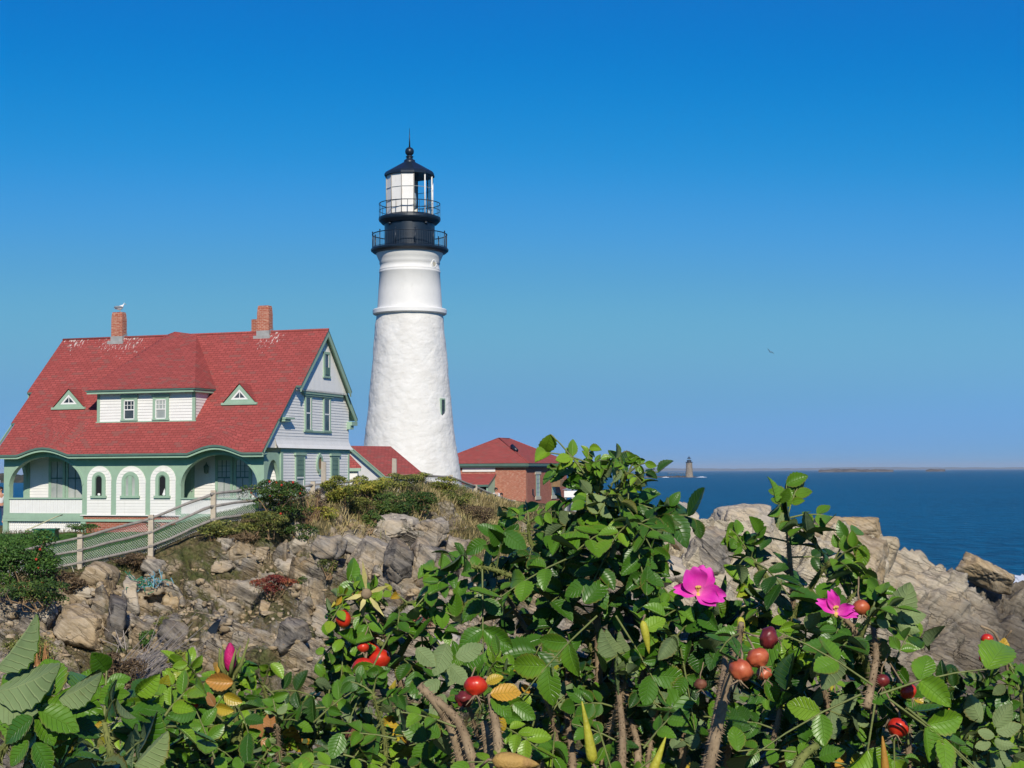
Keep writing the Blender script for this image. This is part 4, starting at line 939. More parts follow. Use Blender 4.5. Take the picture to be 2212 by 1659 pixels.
for da in (-.75, .82, 2.4, -2.4):
    m = MB(); al = FRONT + da; c = (R_(55) * math.cos(al), R_(55) * math.sin(al), tz(487.5)); m.ball(c, .16, 10, 0, (1, 1, .7)); m.build('vent', M['black'], tower)
def railing(name, r, z0, z1, nb, rails, rb, posts=0):
    m = MB(); n = 96
    for z, rr in rails: m.tube([(r * math.cos(2 * math.pi * i / n), r * math.sin(2 * math.pi * i / n), z) for i in range(n + 1)], rr, 5, cap=False)
    for i in range(nb):
        a = 2 * math.pi * i / nb; m.tube([(r * math.cos(a), r * math.sin(a), z0), (r * math.cos(a), r * math.sin(a), z1)], rb, 4)
    for i in range(posts):
        a = 2 * math.pi * (i + .4) / posts; m.tube([(r * math.cos(a), r * math.sin(a), z0), (r * math.cos(a), r * math.sin(a), z1 + .1)], .035, 6); m.ball((r * math.cos(a), r * math.sin(a), z1 + .12), .05, 6)
    m.build(name, M['black'], tower)
railing('lower_railing', R_(81), tz(539), tz(507.5), 92, [(tz(507.5), .035), (tz(536), .02)], .012, 12)
m = MB(); m.lathe([(R_(54), tz(486)), (R_(60), tz(484.5)), (R_(66.5), tz(478)), (R_(67.5), tz(475)), (R_(67.2), tz(471)), (R_(62), tz(469)), (R_(48), tz(466))], 72, 0, (0, 0, 0), False); m.build('upper_gallery', M['black'], tower)
railing('upper_railing', R_(66), tz(470), tz(441), 16, [(tz(441), .03), (tz(456), .022)], .022)
# lantern: twelve sides, white storm panels on the landward side, clear panes to the right
NS = 12; RL = R_(50.5); LZ0, LZ1 = tz(467), tz(379)
ang = [FRONT + math.radians(18) + 2 * math.pi * i / NS for i in range(NS + 1)]
pt = lambda a, z, r=RL: (r * math.cos(a), r * math.sin(a), z)
wp = paint('white_storm_panel', (.80, .78, .74), .04, .5, 2.5, (.66, .52, .38), .05)
for i in range(NS):
    a0, a1 = ang[i], ang[i + 1]; clear = i in (0, 1, 2, 3, 4)
    m = MB(); m.quad(pt(a0, LZ0), pt(a1, LZ0), pt(a1, LZ1), pt(a0, LZ1)); m.build('lantern_pane' if clear else 'storm_panel', M['clear'] if clear else wp, tower)
rb_ = RL + .02
for i in range(NS):
    m = MB(); m.tube([pt(ang[i], LZ0, rb_), pt(ang[i], LZ1, rb_)], .035 if i > 5 or i == 0 else .05, 5); m.build('glazing_bar', M['white_plain'] if 1 <= i <= 3 else paint('thin_grey_bar', (.35, .33, .30), .2) if i == 0 else bpy.data.materials['thin_grey_bar'], tower)
for z, r_ in ((tz(410), .02), (tz(438), .02), (LZ0 + .02, .05), (LZ1 - .02, .05)):
    m = MB(); m.tube([pt(a, z, rb_) for a in ang], r_, 5); m.build('lantern_ring', M['black'] if r_ > .03 else M['tin'], tower)
m = MB(); m.lathe([(.0, tz(467)), (.25, tz(466)), (.25, tz(455)), (.42, tz(452)), (.5, tz(435)), (.42, tz(418)), (.1, tz(412))], 20); m.build('lens', M['glass_pale'], tower)
m = MB(); e0 = tz(381.5)
prof = [(R_(49), tz(377)), (R_(55.5), e0), (R_(55.5), tz(377.5)), (R_(52), tz(373)), (R_(31), tz(361)), (R_(12.5), tz(350.5))]
m.lathe(prof, NS, 0, (0, 0, 0), False, a0=ang[0]); m.lathe([(R_(54.5), e0 - .02), (.1, tz(372))], NS, 0, (0, 0, 0), False, a0=ang[0])
lr = m.build('lantern_roof', M['black'], tower)
m = MB(); m.lathe([(R_(12.5), tz(351)), (R_(12), tz(346.5)), (R_(10.5), tz(346)), (R_(7), tz(343)), (R_(6.4), tz(340.5)), (R_(8.4), tz(339.8)), (R_(8.4), tz(338)), (R_(6), tz(337.5)), (R_(5), tz(335))], 24); m.ball((0, 0, tz(327.5)), R_(9.8), 20)
m.build('ventilator_ball', M['black'], lr)
m = MB(); m.tube([(0, 0, tz(318)), (0, 0, tz(300)), (0, 0, tz(277))], [.06, .035, .012], 6); m.build('lightning_rod', M['black'], lr)
# window on the right flank and round opening near the top
wa = FRONT + math.radians(58); zc0, zc1 = tz(900), tz(866)
m = MB(); rw = R_(92.6); on_cyl(m, rw - .30, wa, .44, zc0 - .08, zc1 + .08, .275); f = m.build('window_frame', M['green'], tower); m = MB(); on_cyl(m, rw - .30, wa, .26, zc0, zc1, .29); m.build('pane', M['glass'], f)
al = FRONT + math.radians(61); u = Vector((math.cos(al), math.sin(al), 0)); w_ = Vector((-u.y, u.x, 0)); c = u * R_(64.6) + Vector((0, 0, tz(574.5)))
m = MB(); m.tube([c + (w_ * math.cos(i * math.pi / 12) + Vector((0, 0, 1)) * math.sin(i * math.pi / 12)) * .24 for i in range(25)], .055, 6); po = m.build('porthole', M['white_plain'], tower)
m = MB(); m.poly([tuple(c + u * .03 + (w_ * math.cos(i * math.pi / 10) + Vector((0, 0, 1)) * math.sin(i * math.pi / 10)) * .22) for i in range(20)]); m.build('cover', M['concrete'], po)

# ------------------------------------------------------------------ white passage with red roof, lean-to
def gable_hut(name, label, A, ridge_dir, hw, length, rise, wall_h, base_z, eave=.22, roofm='roof2'):
    "A: top of the near gable"
    d = np.array([math.cos(ridge_dir), math.sin(ridge_dir)]); 
    o = thing(name, label, 'building', (A[0], A[1], base_z), ridge_dir - 0)
    za = A[2] - base_z; ze = za - rise
    m = MB(); m.prism([(0, -hw, -.5), (0, hw, -.5), (0, hw, ze), (0, 0, za - .08), (0, -hw, ze)], (length, 0, 0)); m.build('wall', M['white'], o)
    m = MB(); s_ = rise / hw
    for sg in (-1, 1):
        a = [(-eave, 0, za), (length, 0, za), (length, sg * (hw + eave), za - s_ * (hw + eave)), (-eave, sg * (hw + eave), za - s_ * (hw + eave))]
        if sg > 0: a = a[::-1]
        m.quad(*a, m=0); b = [(x, y, z - .08) for x, y, z in a]; m.quad(*b, m=1)
        for i in range(4): m.quad(a[i], a[(i + 1) % 4], b[(i + 1) % 4], b[i], 1)
    m.build('roof', [M[roofm], M['green']], o)
    for sg in (-1, 1):
        m = MB(); a = [(-eave + .03, 0, za - .09), (-eave + .03, sg * (hw + eave), za - .09 - s_ * (hw + eave))]; m.slab(a, [(x, y, z - .2) for x, y, z in a], (.06, 0, 0)); m.build('bargeboard', M['green'], o)
    m = MB(); m.box(0, length, -hw - .05, -hw, ze - .2, ze - .02); m.build('eave_board', M['green'], o)
    return o
a0 = at(762, 963, 88.0)
gable_hut('passage', 'low white passage with a red gable roof at the foot of the lighthouse', a0, math.radians(52), 2.55, 3.2, 1.62, 2, 6.6)
# side lean-to between the house and the passage
a1 = at(752, 976, 84.0); o = thing('lean_to', 'small red lean-to roof between the house and the white passage', 'building', (a1[0], a1[1], 6.6), 0)
m = MB(); z = a1[2] - 6.6; q = [(-1.2, 0, z + .9), (0.1, -.6, z - .02), (1.05, -.75, z - .86), (-.4, -1.2, z - .86)]
q = [(-1.5, -.6, z + .6), (.0, -.6, z), (.85, -1.3, z - .82), (-1.5, -1.3, z - .82)]
m.quad(*q[::-1]); m.quad(*[(x, y, zz - .07) for x, y, zz in q]); m.quad(q[3], q[2], (q[2][0], q[2][1], q[2][2] - .07), (q[3][0], q[3][1], q[3][2] - .07)); m.build('roof', M['roof2'], o)
m = MB(); m.box(-1.5, .62, -1.1, -.5, -.5, z - 1.0); m.build('wall', M['white'], o); m = MB(); m.box(-1.5, .8, -1.28, -1.08, z - 1.06, z - .9); m.build('eave_board', M['green'], o)

# ------------------------------------------------------------------ brick fog-signal building
def brick_house():
    BY = 118.0; c = at(1136, 1012, BY); ang_ = math.radians(-21)
    ze = at(1136, 1001, BY)[2]; base = 6.0
    o = thing('brick_building', 'square red brick building with a red hip roof right of the lighthouse', 'building', (c[0], c[1], base), ang_)
    a, b = 7.3, 9.6; e = ze - base; ov = .42
    # local: corner at origin, front wall along -x, side wall along +y
    MB().box(-a, 0, .0, .3, -1.0, e).build('front_wall', M['brick_pale'], o)
    m = MB(); m.box(-.3, .003, .302, b, -1.0, e); m.box(-a, -a + .3, .302, b, -1, e); m.box(-a + .302, -.302, b - .3, b, -1, e); m.build('side_wall', M['brick'], o)
    m = MB(); m.box(-a - .04, .05, -.045, .0, e - .36, e - .08); m.box(.004, .05, .0, b + .04, e - .36, e - .08); m.build('brick_frieze', M['brick'], o)
    hr = (a / 2 + ov) * .50; z0 = e + .02
    X0, X1, Y0, Y1 = -a - ov, ov, -ov, b + ov; r0 = (-a / 2, a / 2, z0 + hr); r1 = (-a / 2, b - a / 2, z0 + hr)
    m = MB(); C4 = [(X0, Y0, z0), (X1, Y0, z0), (X1, Y1, z0), (X0, Y1, z0)]
    m.poly([C4[0], C4[1], r0]); m.poly([C4[1], C4[2], r1, r0]); m.poly([C4[2], C4[3], r1]); m.poly([C4[3], C4[0], r0, r1])
    ro = m.build('roof', M['roof2'], o)
    for p, q in ((C4[1], r0), (C4[0], r0), (r0, r1), (C4[2], r1), (C4[3], r1)): MB().tube([p, q], .045, 5).build('hip_cap', M['roof'], ro)
    m = MB(); m.box(X0 + .03, X1 - .03, Y0 + .03, Y1 - .03, z0 - .22, z0 - .005); m.box(X0 + .1, X1 - .1, Y0 + .1, Y1 - .1, z0 - .30, z0 - .221); m.build('cornice', M['green_dark'], o)
    # roof vent on the hip
    k = .47; vx, vy, vz = [C4[1][i] + (r0[i] - C4[1][i]) * k for i in range(3)]
    m = MB(); m.tube([(vx + .2, vy - .05, vz + .02), (vx - .35, vy + .35, vz + .42)], .16, 8); m.build('roof_vent', M['black'], ro)
    # entrance porch with its own roof
    p0, p1 = -5.35, -2.55; d = 1.5; zt = e - .98
    m = MB(); q = [(p0 - .12, -d - .15, zt - .62), (p1 + .12, -d - .15, zt - .62), (p1 + .12, 0, zt + .22), (p0 - .12, 0, zt + .22)]
    m.quad(*q); m.quad(*[(x, y, z - .1) for x, y, z in q][::-1], m=1); m.quad(q[0], q[1], (q[1][0], q[1][1], q[1][2] - .16), (q[0][0], q[0][1], q[0][2] - .16), 1); m.quad(q[1], q[2], (q[2][0], q[2][1], q[2][2] - .1), (q[1][0], q[1][1], q[1][2] - .1), 1); m.build('porch_roof', [M['roof2'], M['green_dark']], o)
    m = MB(); m.prism([(p1, -d, -1), (p1, 0, -1), (p1, 0, zt + .12), (p1, -d, zt - .66)], (-.12, 0, 0)); m.build('porch_side', M['green'], o)
    m = MB(); m.box(p0, p0 + .14, -d, -d + .14, -1, zt - .68); m.build('porch_post', M['green'], o)
    m = MB(); m.box(p0, p1, -.02, -.003, -1, zt - .4); m.build('doorway', M['dark'], o)
    m = MB(); m.box(p0 + .1, p1 + .05, -.075, -.046, e - .62, e - .30); m.build('whitewash_panel', M['white'], o)
    # side windows
    def win(y0, y1, z0, z1):
        w = MB(); w.box(.003, .06, y0 - .22, y1 + .22, z1, z1 + .26); wo = w.build('window_lintel', M['concrete'], o); MB().box(.003, .07, y0 - .16, y1 + .16, z0 - .26, z0).build('window_stone_sill', M['concrete'], o)
        f = MB(); f.box(.003, .035, y0, y0 + .07, z0, z1); f.box(.003, .035, y1 - .07, y1, z0, z1)
        for i in range(6): z = z0 + (z1 - z0) * i / 5; f.box(.003, .034, y0 + .07, y1 - .07, z - .02, z + .02)
        f.build('window_bars', M['green'], wo); MB().quad((.012, y0, z0), (.012, y1, z0), (.012, y1, z1), (.012, y0, z1)).build('pane', M['glass_pale'], wo)
    win(2.2, 3.05, 1.05, 2.75); win(5.9, 6.75, 1.05, 2.75)
    m = MB(); m.prism([(.08, 5.8, 1.75), (.75, 5.8, 1.75), (.75, 5.8, 2.3), (.08, 5.8, 2.75)], (0, 1.0, 0)); m.build('wooden_hood', M['wood_brown'], o)
    m = MB(); m.box(.004, .09, 1.35, 1.45, 1.2, 1.62); m.tube([(.08, 1.4, 1.2), (.2, 1.4, 1.0)], .04, 5); m.build('wall_lamp', M['black'], o)
brick_house()

# kiosk and sign beyond the brick building
k0 = at(1248, 1080, 101.0); kz = 5.6
ko = thing('kiosk', 'small grey pyramid roofed kiosk by the water right of the brick building', 'kiosk', (k0[0], k0[1], kz), .3)
zt = at(1248, 1058, 101)[2] - kz; zq = at(1248, 1047, 101)[2] - kz
m = MB(); 
for x in (-.6, .6):
    for y in (-.6, .6): MB().box(x - .06, x + .06, y - .06, y + .06, -.6, zt).build('post', M['tin'], ko)
m = MB(); m.lathe([(1.15, zt), (.06, zt + (zq - zt) * 1.0), (.03, zq + .3)], 4, 0, (0, 0, 0), False, a0=math.pi / 4); m.build('kiosk_roof', M['tin'], ko)
m = MB(); m.box(-.55, .55, -.5, .5, -.5, zt - .8); m.build('counter', M['tin'], ko)
s0 = at(1246, 1090, 97.0); so = thing('sign_board', 'blank white sign board on two posts in front of the grey kiosk', 'sign', (s0[0], s0[1], kz), .1)
za, zb2 = at(1246, 1060, 97)[2] - kz, at(1246, 1074, 97)[2] - kz
MB().box(-.8, .8, -.04, .04, zb2, za).build('panel', M['white_plain'], so)
for x in (-.72, .72): MB().box(x - .05, x + .05, .042, .12, -.8, za).build('post', M['tin'], so)

# ------------------------------------------------------------------ plants of the bank and the knoll
def leaf_mat(name, stops, rough=.6, spec=.25):
    t = NT(name); a = t.n('Attribute', attribute_name='tint').outputs['Fac']
    return t.out(t.ramp(a, stops), rough, None, spec)
LM = {'dark': leaf_mat('dark_shrub_leaves', [(0, (.012, .028, .006)), (.45, (.04, .085, .015)), (.8, (.095, .15, .026)), (.93, (.16, .14, .03)), (1, (.20, .06, .02))]),
      'olive': leaf_mat('olive_shrub_leaves', [(0, (.03, .04, .009)), (.35, (.09, .115, .024)), (.7, (.20, .205, .045)), (1, (.34, .28, .08))]),
      'yellow': leaf_mat('yellowing_shrub_leaves', [(0, (.045, .06, .01)), (.35, (.14, .175, .025)), (.7, (.30, .28, .04)), (1, (.44, .34, .06))]),
      'brown': leaf_mat('dry_brown_leaves', [(0, (.035, .022, .012)), (.5, (.11, .075, .04)), (1, (.22, .15, .08))]),
      'red': leaf_mat('red_creeper_leaves', [(0, (.06, .012, .01)), (.5, (.18, .03, .02)), (.8, (.26, .09, .03)), (1, (.30, .16, .06))]),
      'green': leaf_mat('fresh_green_leaves', [(0, (.02, .05, .01)), (.5, (.05, .12, .02)), (1, (.11, .18, .03))]),
      'straw': leaf_mat('straw_grass', [(0, (.10, .078, .03)), (.4, (.28, .22, .095)), (.8, (.48, .385, .18)), (1, (.14, .17, .045))]),
      'weed': leaf_mat('low_weeds', [(0, (.02, .028, .008)), (.4, (.06, .075, .02)), (.7, (.13, .12, .04)), (.93, (.22, .18, .09)), (1, (.55, .52, .44))]),
      'twig': leaf_mat('purple_brown_twigs', [(0, (.04, .026, .022)), (.6, (.12, .085, .07)), (1, (.24, .18, .14))])}
def leaf_cloud(C, D, size, seed, asp=.5, tint=None):
    "C (n,3) centres, D (n,3) facing normals -> folded leaf quads"
    r = np.random.default_rng(seed); n = len(C); D = D / (np.linalg.norm(D, axis=1, keepdims=True) + 1e-9)
    a = np.cross(D, r.normal(size=(n, 3))); a /= np.linalg.norm(a, axis=1, keepdims=True) + 1e-9; b = np.cross(D, a)
    L = size * r.uniform(.6, 1.3, (n, 1)); w = L * asp
    V = np.stack([C - a * L * .5, C + b * w * .5 + D * w * .2, C + a * L * .5, C - b * w * .5 + D * w * .2], 1).reshape(-1, 3)
    t = r.uniform(0, 1, n) if tint is None else tint
    return V, np.arange(n * 4).reshape(n, 4), np.repeat(t, 4)
def shrub(u, v, w, h, kind, seed, label, n=2600, leaf=.075, group=None, dY=0.0, stems=10, name='shrub', cat='shrub', sparse=0.0, Y=None, red=0, depth=.8):
    r = np.random.default_rng(seed); g = ground_at(u, v + h * .46); Y = (g[1] + dY) if Y is None else Y
    k = Y / F; c = at(u, v, Y); rx, rz = w * k / 2, h * k / 2; ry = max(rx * depth, .3); base = np.array([c[0], Y, c[2] - rz])
    nl = 16; dirs = r.normal(size=(nl, 3)); dirs /= np.linalg.norm(dirs, axis=1, keepdims=True); dirs[:, 2] = np.where(dirs[:, 2] < 0, dirs[:, 2] * 1.15, dirs[:, 2])
    lc = dirs * np.array([rx, ry, rz]) * r.uniform(.35, .78, (nl, 1)); lr = r.uniform(.26, .46, nl)
    i = r.integers(0, nl, n); d = r.normal(size=(n, 3)); d /= np.linalg.norm(d, axis=1, keepdims=True); d[:, 2] = np.where(r.uniform(size=n) < .7, np.abs(d[:, 2]), d[:, 2])
    P = lc[i] + d * lr[i, None] * np.array([rx, ry, rz]) * (r.uniform(.35, 1.0, (n, 1)) ** .45) * 1.05
    P = P[P[:, 2] > -rz * .98]; d = d[:len(P)]; n = len(P)
    tint = np.clip(.45 + .30 * fbm(P * 2.2 + seed, 3, seed) + r.normal(0, .16, n), 0, .92); odd = r.uniform(size=n) > .975; tint[odd] = r.uniform(.92, 1, odd.sum())
    V, Fq, tt = leaf_cloud(P, d + r.normal(0, .5, (n, 3)) + np.array([0, -.3, .5]), leaf, seed, .55, tint)
    o = thing(name, label, cat, base, 0, group)
    link('foliage', npmesh('foliage', V + np.array([0, 0, rz]), Fq, LM[kind], attrs={'tint': tt}), o)
    m = MB()
    for q in range(stems):
        j = r.integers(0, nl); e = lc[j] + np.array([0, 0, rz]); b0 = np.array([r.normal(0, .12) * rx, r.normal(0, .12) * ry, -.15]); mid = (b0 + e) / 2 + r.normal(0, .1, 3) * rx
        m.tube([b0, mid, e, e * 1.12 + r.normal(0, .1, 3)], [.022, .016, .010, .004], 4)
    m.build('stems', M['wood_brown'], o)
    if red:
        for q in range(red):
            p = P[r.integers(0, n)] * 1.04; mm = MB(); mm.ball((p[0], p[1] - .05, p[2] + rz), .045, 8); mm.build('rose_hip', M['hip_far'], o)
    return o
M['hip_far'] = paint('far_hip_red', (.42, .035, .02), .2, .4, 9)
shrub(62, 1208, 200, 176, 'green', 11, 'big dense green shrub left of the first fence post', 10000, .085, None, -.5, 16, red=8)
shrub(-60, 1260, 150, 120, 'dark', 12, 'dark shrub cut off by the left edge, beside the big dense one', 3000, .085)
shrub(80, 1274, 170, 70, 'dark', 45, 'low dark shrub under the big dense green one at the left', 3200, .08, dY=-.6)
shrub(150, 1262, 120, 62, 'brown', 13, 'dull brown-green shrub at the right foot of the big dense shrub', 2400, .08)
shrub(600, 1078, 158, 84, 'dark', 14, 'round dark green rose shrub with red hips hiding the right end of the fence', 7000, .075, None, -.3, 16, red=14)
shrub(672, 1092, 74, 86, 'twig', 15, 'bare purple-brown twiggy shrub right of the red hipped rose shrub', 900, .06, stems=60)
shrub(560, 1128, 150, 48, 'olive', 16, 'low olive shrub in front of the round dark rose shrub', 3600, .07)
shrub(470, 1142, 110, 44, 'olive', 17, 'low olive bush under the third fence post', 2600, .07)
shrub(640, 1152, 100, 52, 'dark', 18, 'dark green bush above the red leaves', 3000, .07)
shrub(285, 1210, 110, 30, 'brown', 19, 'strip of brown scrub under the wire fence', 2200, .06)
shrub(735, 1060, 110, 66, 'yellow', 20, 'yellow-green shrub at the left of the knoll crest, right of the twiggy one', 4200, .07)
shrub(800, 1052, 110, 56, 'yellow', 21, 'yellow-green shrub in the middle of the knoll crest', 4200, .07)
shrub(868, 1040, 96, 40, 'olive', 22, 'grey-green shrub on the highest point of the knoll', 3200, .065)
shrub(845, 1092, 100, 62, 'dark', 23, 'dark green shrub above the broad pale outcrop', 4200, .07)
shrub(905, 1082, 84, 56, 'dark', 24, 'dark green shrub on the right half of the knoll', 3200, .07)
shrub(800, 1122, 52, 44, 'dark', 25, 'small dark green shrub left of the broad pale outcrop', 1500, .065)
shrub(955, 1048, 80, 36, 'yellow', 26, 'low yellow-green shrub where the right fence starts', 2400, .065)
shrub(905, 1030, 60, 22, 'yellow', 27, 'small bright yellow-green shrub in front of the lighthouse base', 1500, .06)
shrub(770, 1095, 90, 50, 'olive', 28, 'olive shrub among straw grass on the left half of the knoll', 2400, .065)
shrub(318, 1378, 50, 40, 'green', 29, 'small bright green shrub low on the bank by the bluish slab', 1200, .06)
shrub(384, 1428, 62, 50, 'yellow', 30, 'small yellow-green shrub above the dead branches', 1400, .06)
shrub(652, 1255, 30, 24, 'dark', 31, 'tiny dark shrub right of the red leaves', 500, .05)
shrub(708, 1222, 46, 40, 'olive', 32, 'small olive shrub left of the big tilted grey slab', 900, .055)
shrub(352, 1346, 60, 26, 'olive', 33, 'patchy olive plant below the blue-green netting', 900, .05)
shrub(595, 1262, 120, 46, 'red', 34, 'patch of red and purple autumn creeper in the middle of the bank', 2600, .06, name='creeper', cat='creeper', depth=.7)
shrub(905, 1345, 90, 34, 'red', 35, 'dull red low plant on the grey ledge behind the hip cluster', 1200, .05, name='creeper', cat='creeper')
shrub(262, 1452, 140, 110, 'brown', 36, 'tall brown weeds standing left of the dead branches', 5200, .07, stems=40, name='weeds', cat='weeds')
shrub(60, 1400, 130, 70, 'olive', 37, 'olive weeds behind the big near leaf at the left edge', 2600, .06, name='weeds', cat='weeds')
shrub(175, 1139, 92, 20, 'green', 38, "clipped green plants along the left foot of the porch", 1600, .06, Y=62.6, depth=.4)
shrub(333, 1138, 40, 22, 'dark', 39, 'dark low bush against the brick foundation behind the fence', 800, .06, Y=62.4, depth=.5)

shrub(985, 1072, 90, 44, 'olive', 40, 'olive shrub on the right shoulder of the knoll below the fence start', 2400, .065)
shrub(1035, 1110, 100, 50, 'brown', 41, 'brown weeds on the right slope of the knoll', 2200, .065, name='weeds', cat='weeds')
shrub(1100, 1160, 90, 60, 'olive', 42, 'olive weeds low on the right slope beside the tall rose bush', 2200, .065, name='weeds', cat='weeds')
shrub(700, 1105, 80, 40, 'yellow', 43, 'small yellow shrub under the tall bare plank', 1600, .06)
shrub(520, 1165, 90, 30, 'brown', 44, 'brown scrub at the top of the bank left of the dark bush', 1500, .06)
# straw grass and low weeds: too many to count
def scatter(n, mask, seed):
    r = np.random.default_rng(seed); w = mask.ravel() * 1.0; area = np.gradient(_y)[:, None] * np.abs(np.gradient(_x1))[None, :] * _y[:, None]
    w = w * area.ravel(); i = r.choice(len(w), n, p=w / w.sum()); return GP[i], r
GUr, GVr = GU.reshape(nr, nc), GV.reshape(nr, nc)
vis = (GY > 34) & (GY < 72) & (GUr > -120) & (GUr < 1350)
def blades(name, mask, n, hgt, kind, seed, label, lean=.35):
    P, r = scatter(n, mask, seed); h = hgt * r.uniform(.4, 1.2, (n, 1)); P = P + r.normal(0, .08, (n, 3)) * np.array([1, 1, .2])
    a = r.uniform(0, 2 * math.pi, n); s = np.stack([np.cos(a), np.sin(a), 0 * a], 1) * .012; l = np.stack([r.normal(.12, lean, n), r.normal(-.05, lean, n), np.ones(n)], 1); l /= np.linalg.norm(l, axis=1, keepdims=True)
    V = np.stack([P - s, P + s, P + l * h * .6 + s * .7, P + l * h + np.array([.05, 0, -.03]) * h], 1).reshape(-1, 3)
    t = np.repeat(np.clip(.5 + .32 * fbm(P * 1.2, 3, seed) + r.normal(0, .18, n), 0, 1), 4)
    tag(link(name, npmesh(name, V, np.arange(n * 4).reshape(n, 4), LM[kind], attrs={'tint': t})), label, None, None, 'stuff')
gm = BLOB(GUr, GVr, [(1065, 1130, 70, 62), (1010, 1110, 60, 40), (720, 1115, 50, 40), (770, 1130, 40, 30), (1120, 1190, 50, 60), (930, 1095, 60, 30), (1130, 1240, 40, 40)])
blades('dry_grass', gm * vis, 34000, .27, 'straw', 51, 'straw coloured dry grass on the right slope of the knoll')
gm2 = np.clip(litter, 0, 1) * vis * (GVr < 1290) * (lawn < .5)
blades('rough_grass', gm2, 16000, .22, 'weed', 52, 'short rough grass between the rocks')
P, r = scatter(24000, (litter > .33) * vis * (1 - gm * .8).clip(0, 1) * (lawn < .5), 53)
P = P + r.normal(0, .12, P.shape) * np.array([1, 1, .4]) + np.array([0, 0, .06])
V, Fq, tt = leaf_cloud(P, r.normal(0, .6, P.shape) + np.array([0, -.4, .8]), .055, 53, .6, np.clip(.42 + .35 * fbm(P * .9, 3, 5) + r.normal(0, .15, len(P)), 0, 1))
tag(link('ground_cover', npmesh('ground_cover', V, Fq, LM['weed'], attrs={'tint': tt})), 'low weeds creeping over the rocky bank', None, None, 'stuff')
P, r = scatter(26000, lawn * (GY < 64) * (GUr > -120) * (GUr < 560), 54); n = len(P)
a = r.uniform(0, 6.28, n); s = np.stack([np.cos(a), np.sin(a), 0 * a], 1) * .012; hh = r.uniform(.03, .09, (n, 1))
V = np.stack([P - s, P + s, P + s * .5 + np.array([0, 0, 1]) * hh, P - s * .5 + np.array([0, 0, 1]) * hh], 1).reshape(-1, 3)
tag(link('lawn_grass', npmesh('lawn_grass', V, np.arange(n * 4).reshape(n, 4), LM['green'], attrs={'tint': np.repeat(r.uniform(.1, .8, n), 4)})), 'mown green grass in front of the porch', None, None, 'stuff')
# rubble
P, r = scatter(1300, BLOB(GUr, GVr, [(300, 1350, 260, 90), (640, 1330, 140, 90), (560, 1220, 90, 40), (820, 1300, 120, 70)]) * vis * (litter < .9), 55)
T = boulder_mesh('tmp', (1, 1, .75), 5, RM['grey'], 1, 8, .8); tv = np.array([q.co[:] for q in T.vertices]); tf = np.array([q.vertices[:] for q in T.polygons]); bpy.data.meshes.remove(T)
sz = r.uniform(.05, .22, (len(P), 1, 1)) ** 1.2; an = r.uniform(0, 6.28, len(P)); ca, sa = np.cos(an)[:, None], np.sin(an)[:, None]
X = tv[None, :, 0] * ca - tv[None, :, 1] * sa; Yv = tv[None, :, 0] * sa + tv[None, :, 1] * ca; V = np.stack([X, Yv, np.repeat(tv[None, :, 2], len(P), 0)], 2) * sz * (1 + .5 * r.normal(size=(len(P), 1, 3)).clip(-1, 1)) + P[:, None, :]
tag(link('rubble', npmesh('rubble', V.reshape(-1, 3), (tf[None] + (np.arange(len(P)) * len(tv))[:, None, None]).reshape(-1, 3), RM['tan'])), 'loose broken stones scattered over the bank', None, None, 'stuff')

# dead branches, reeds, litter on the rocks
def sticks(name, label, cat, pts, n, seed, mat, spread, rad=.012):
    r = np.random.default_rng(seed); A = ground_at(*pts[0]); B = ground_at(*pts[1]); o = thing(name, label, cat, A); m = MB()
    for i in range(n):
        a = r.normal(0, spread * .4, 3); b = (B - A) * r.uniform(.5, 1.1) + r.normal(0, spread, 3); b[2] += abs(r.normal(0, .15)); mid = (a + b) / 2 + np.array([0, -.1, .15]) + r.normal(0, .08, 3)
        m.tube([a + np.array([0, -.2, .15]), mid, b + np.array([0, -.3, .15])], [rad, rad * .8, rad * .4], 4)
    m.build('twigs', mat, o); return o
wt = paint('bleached_twig', (.36, .31, .26), .3, .9, 9)
sticks('dead_branches', 'bundle of bleached dead branches lying up the slope', 'branches', ((235, 1540), (425, 1400)), 60, 3, wt, .42)
sticks('dead_branches', 'single forked dead branch hanging in the dark cleft', 'branches', ((262, 1420), (240, 1350)), 5, 4, wt, .25, .016)
def reeds(u0, u1, v0, v1, n, seed, mats, label):
    r = np.random.default_rng(seed); g = ground_at((u0 + u1) / 2, v1); Y = g[1]; b = at((u0 + u1) / 2, v1, Y); o = thing('reed_clump', label, 'reeds', b); m = MB()
    for i in range(n):
        x = r.uniform(u0, u1); a = at(x, v1 + 6, Y + r.normal(0, .3)) - b; e = at(x + r.normal(0, 6), v0 + r.uniform(0, (v1 - v0) * .6), Y + r.normal(0, .3)) - b; m.tube([a, (a + e) / 2 + r.normal(0, .03, 3), e], [.014, .012, .006], 4)
    m.build('stalks', mats, o)
reeds(66, 106, 1385, 1480, 34, 5, paint('orange_stalk', (.42, .20, .075), .35, .8, 8), 'orange dead stalks at the left behind the near leaves')
reeds(88, 112, 1510, 1560, 22, 6, paint('straw_stalk', (.50, .38, .16), .3, .8, 8), 'straw yellow stalks low at the left edge')
g = ground_at(325, 1285); o = thing('netting_scrap', 'scrap of blue-green netting caught between the stones', 'netting', g)
r = np.random.default_rng(8); 
for nm, col, dx in (('green_netting', (.02, .20, .11), -.12), ('blue_netting', (.16, .36, .44), .22)):
    m = MB()
    for i in range(26): p = r.normal(0, .16, 3) * np.array([1.3, .6, .6]) + np.array([dx, -.35, .28]); q = r.normal(0, .14, 3); m.tube([p, p + q * .6 + r.normal(0, .05, 3), p + q], .014, 4)
    m.build(nm, paint(nm + '_cord', col, .2, .6), o)
g = ground_at(490, 1375); o = thing('tyre_fragment', 'curved black strip of old tyre standing against the rocks', 'tyre', g); m = MB()
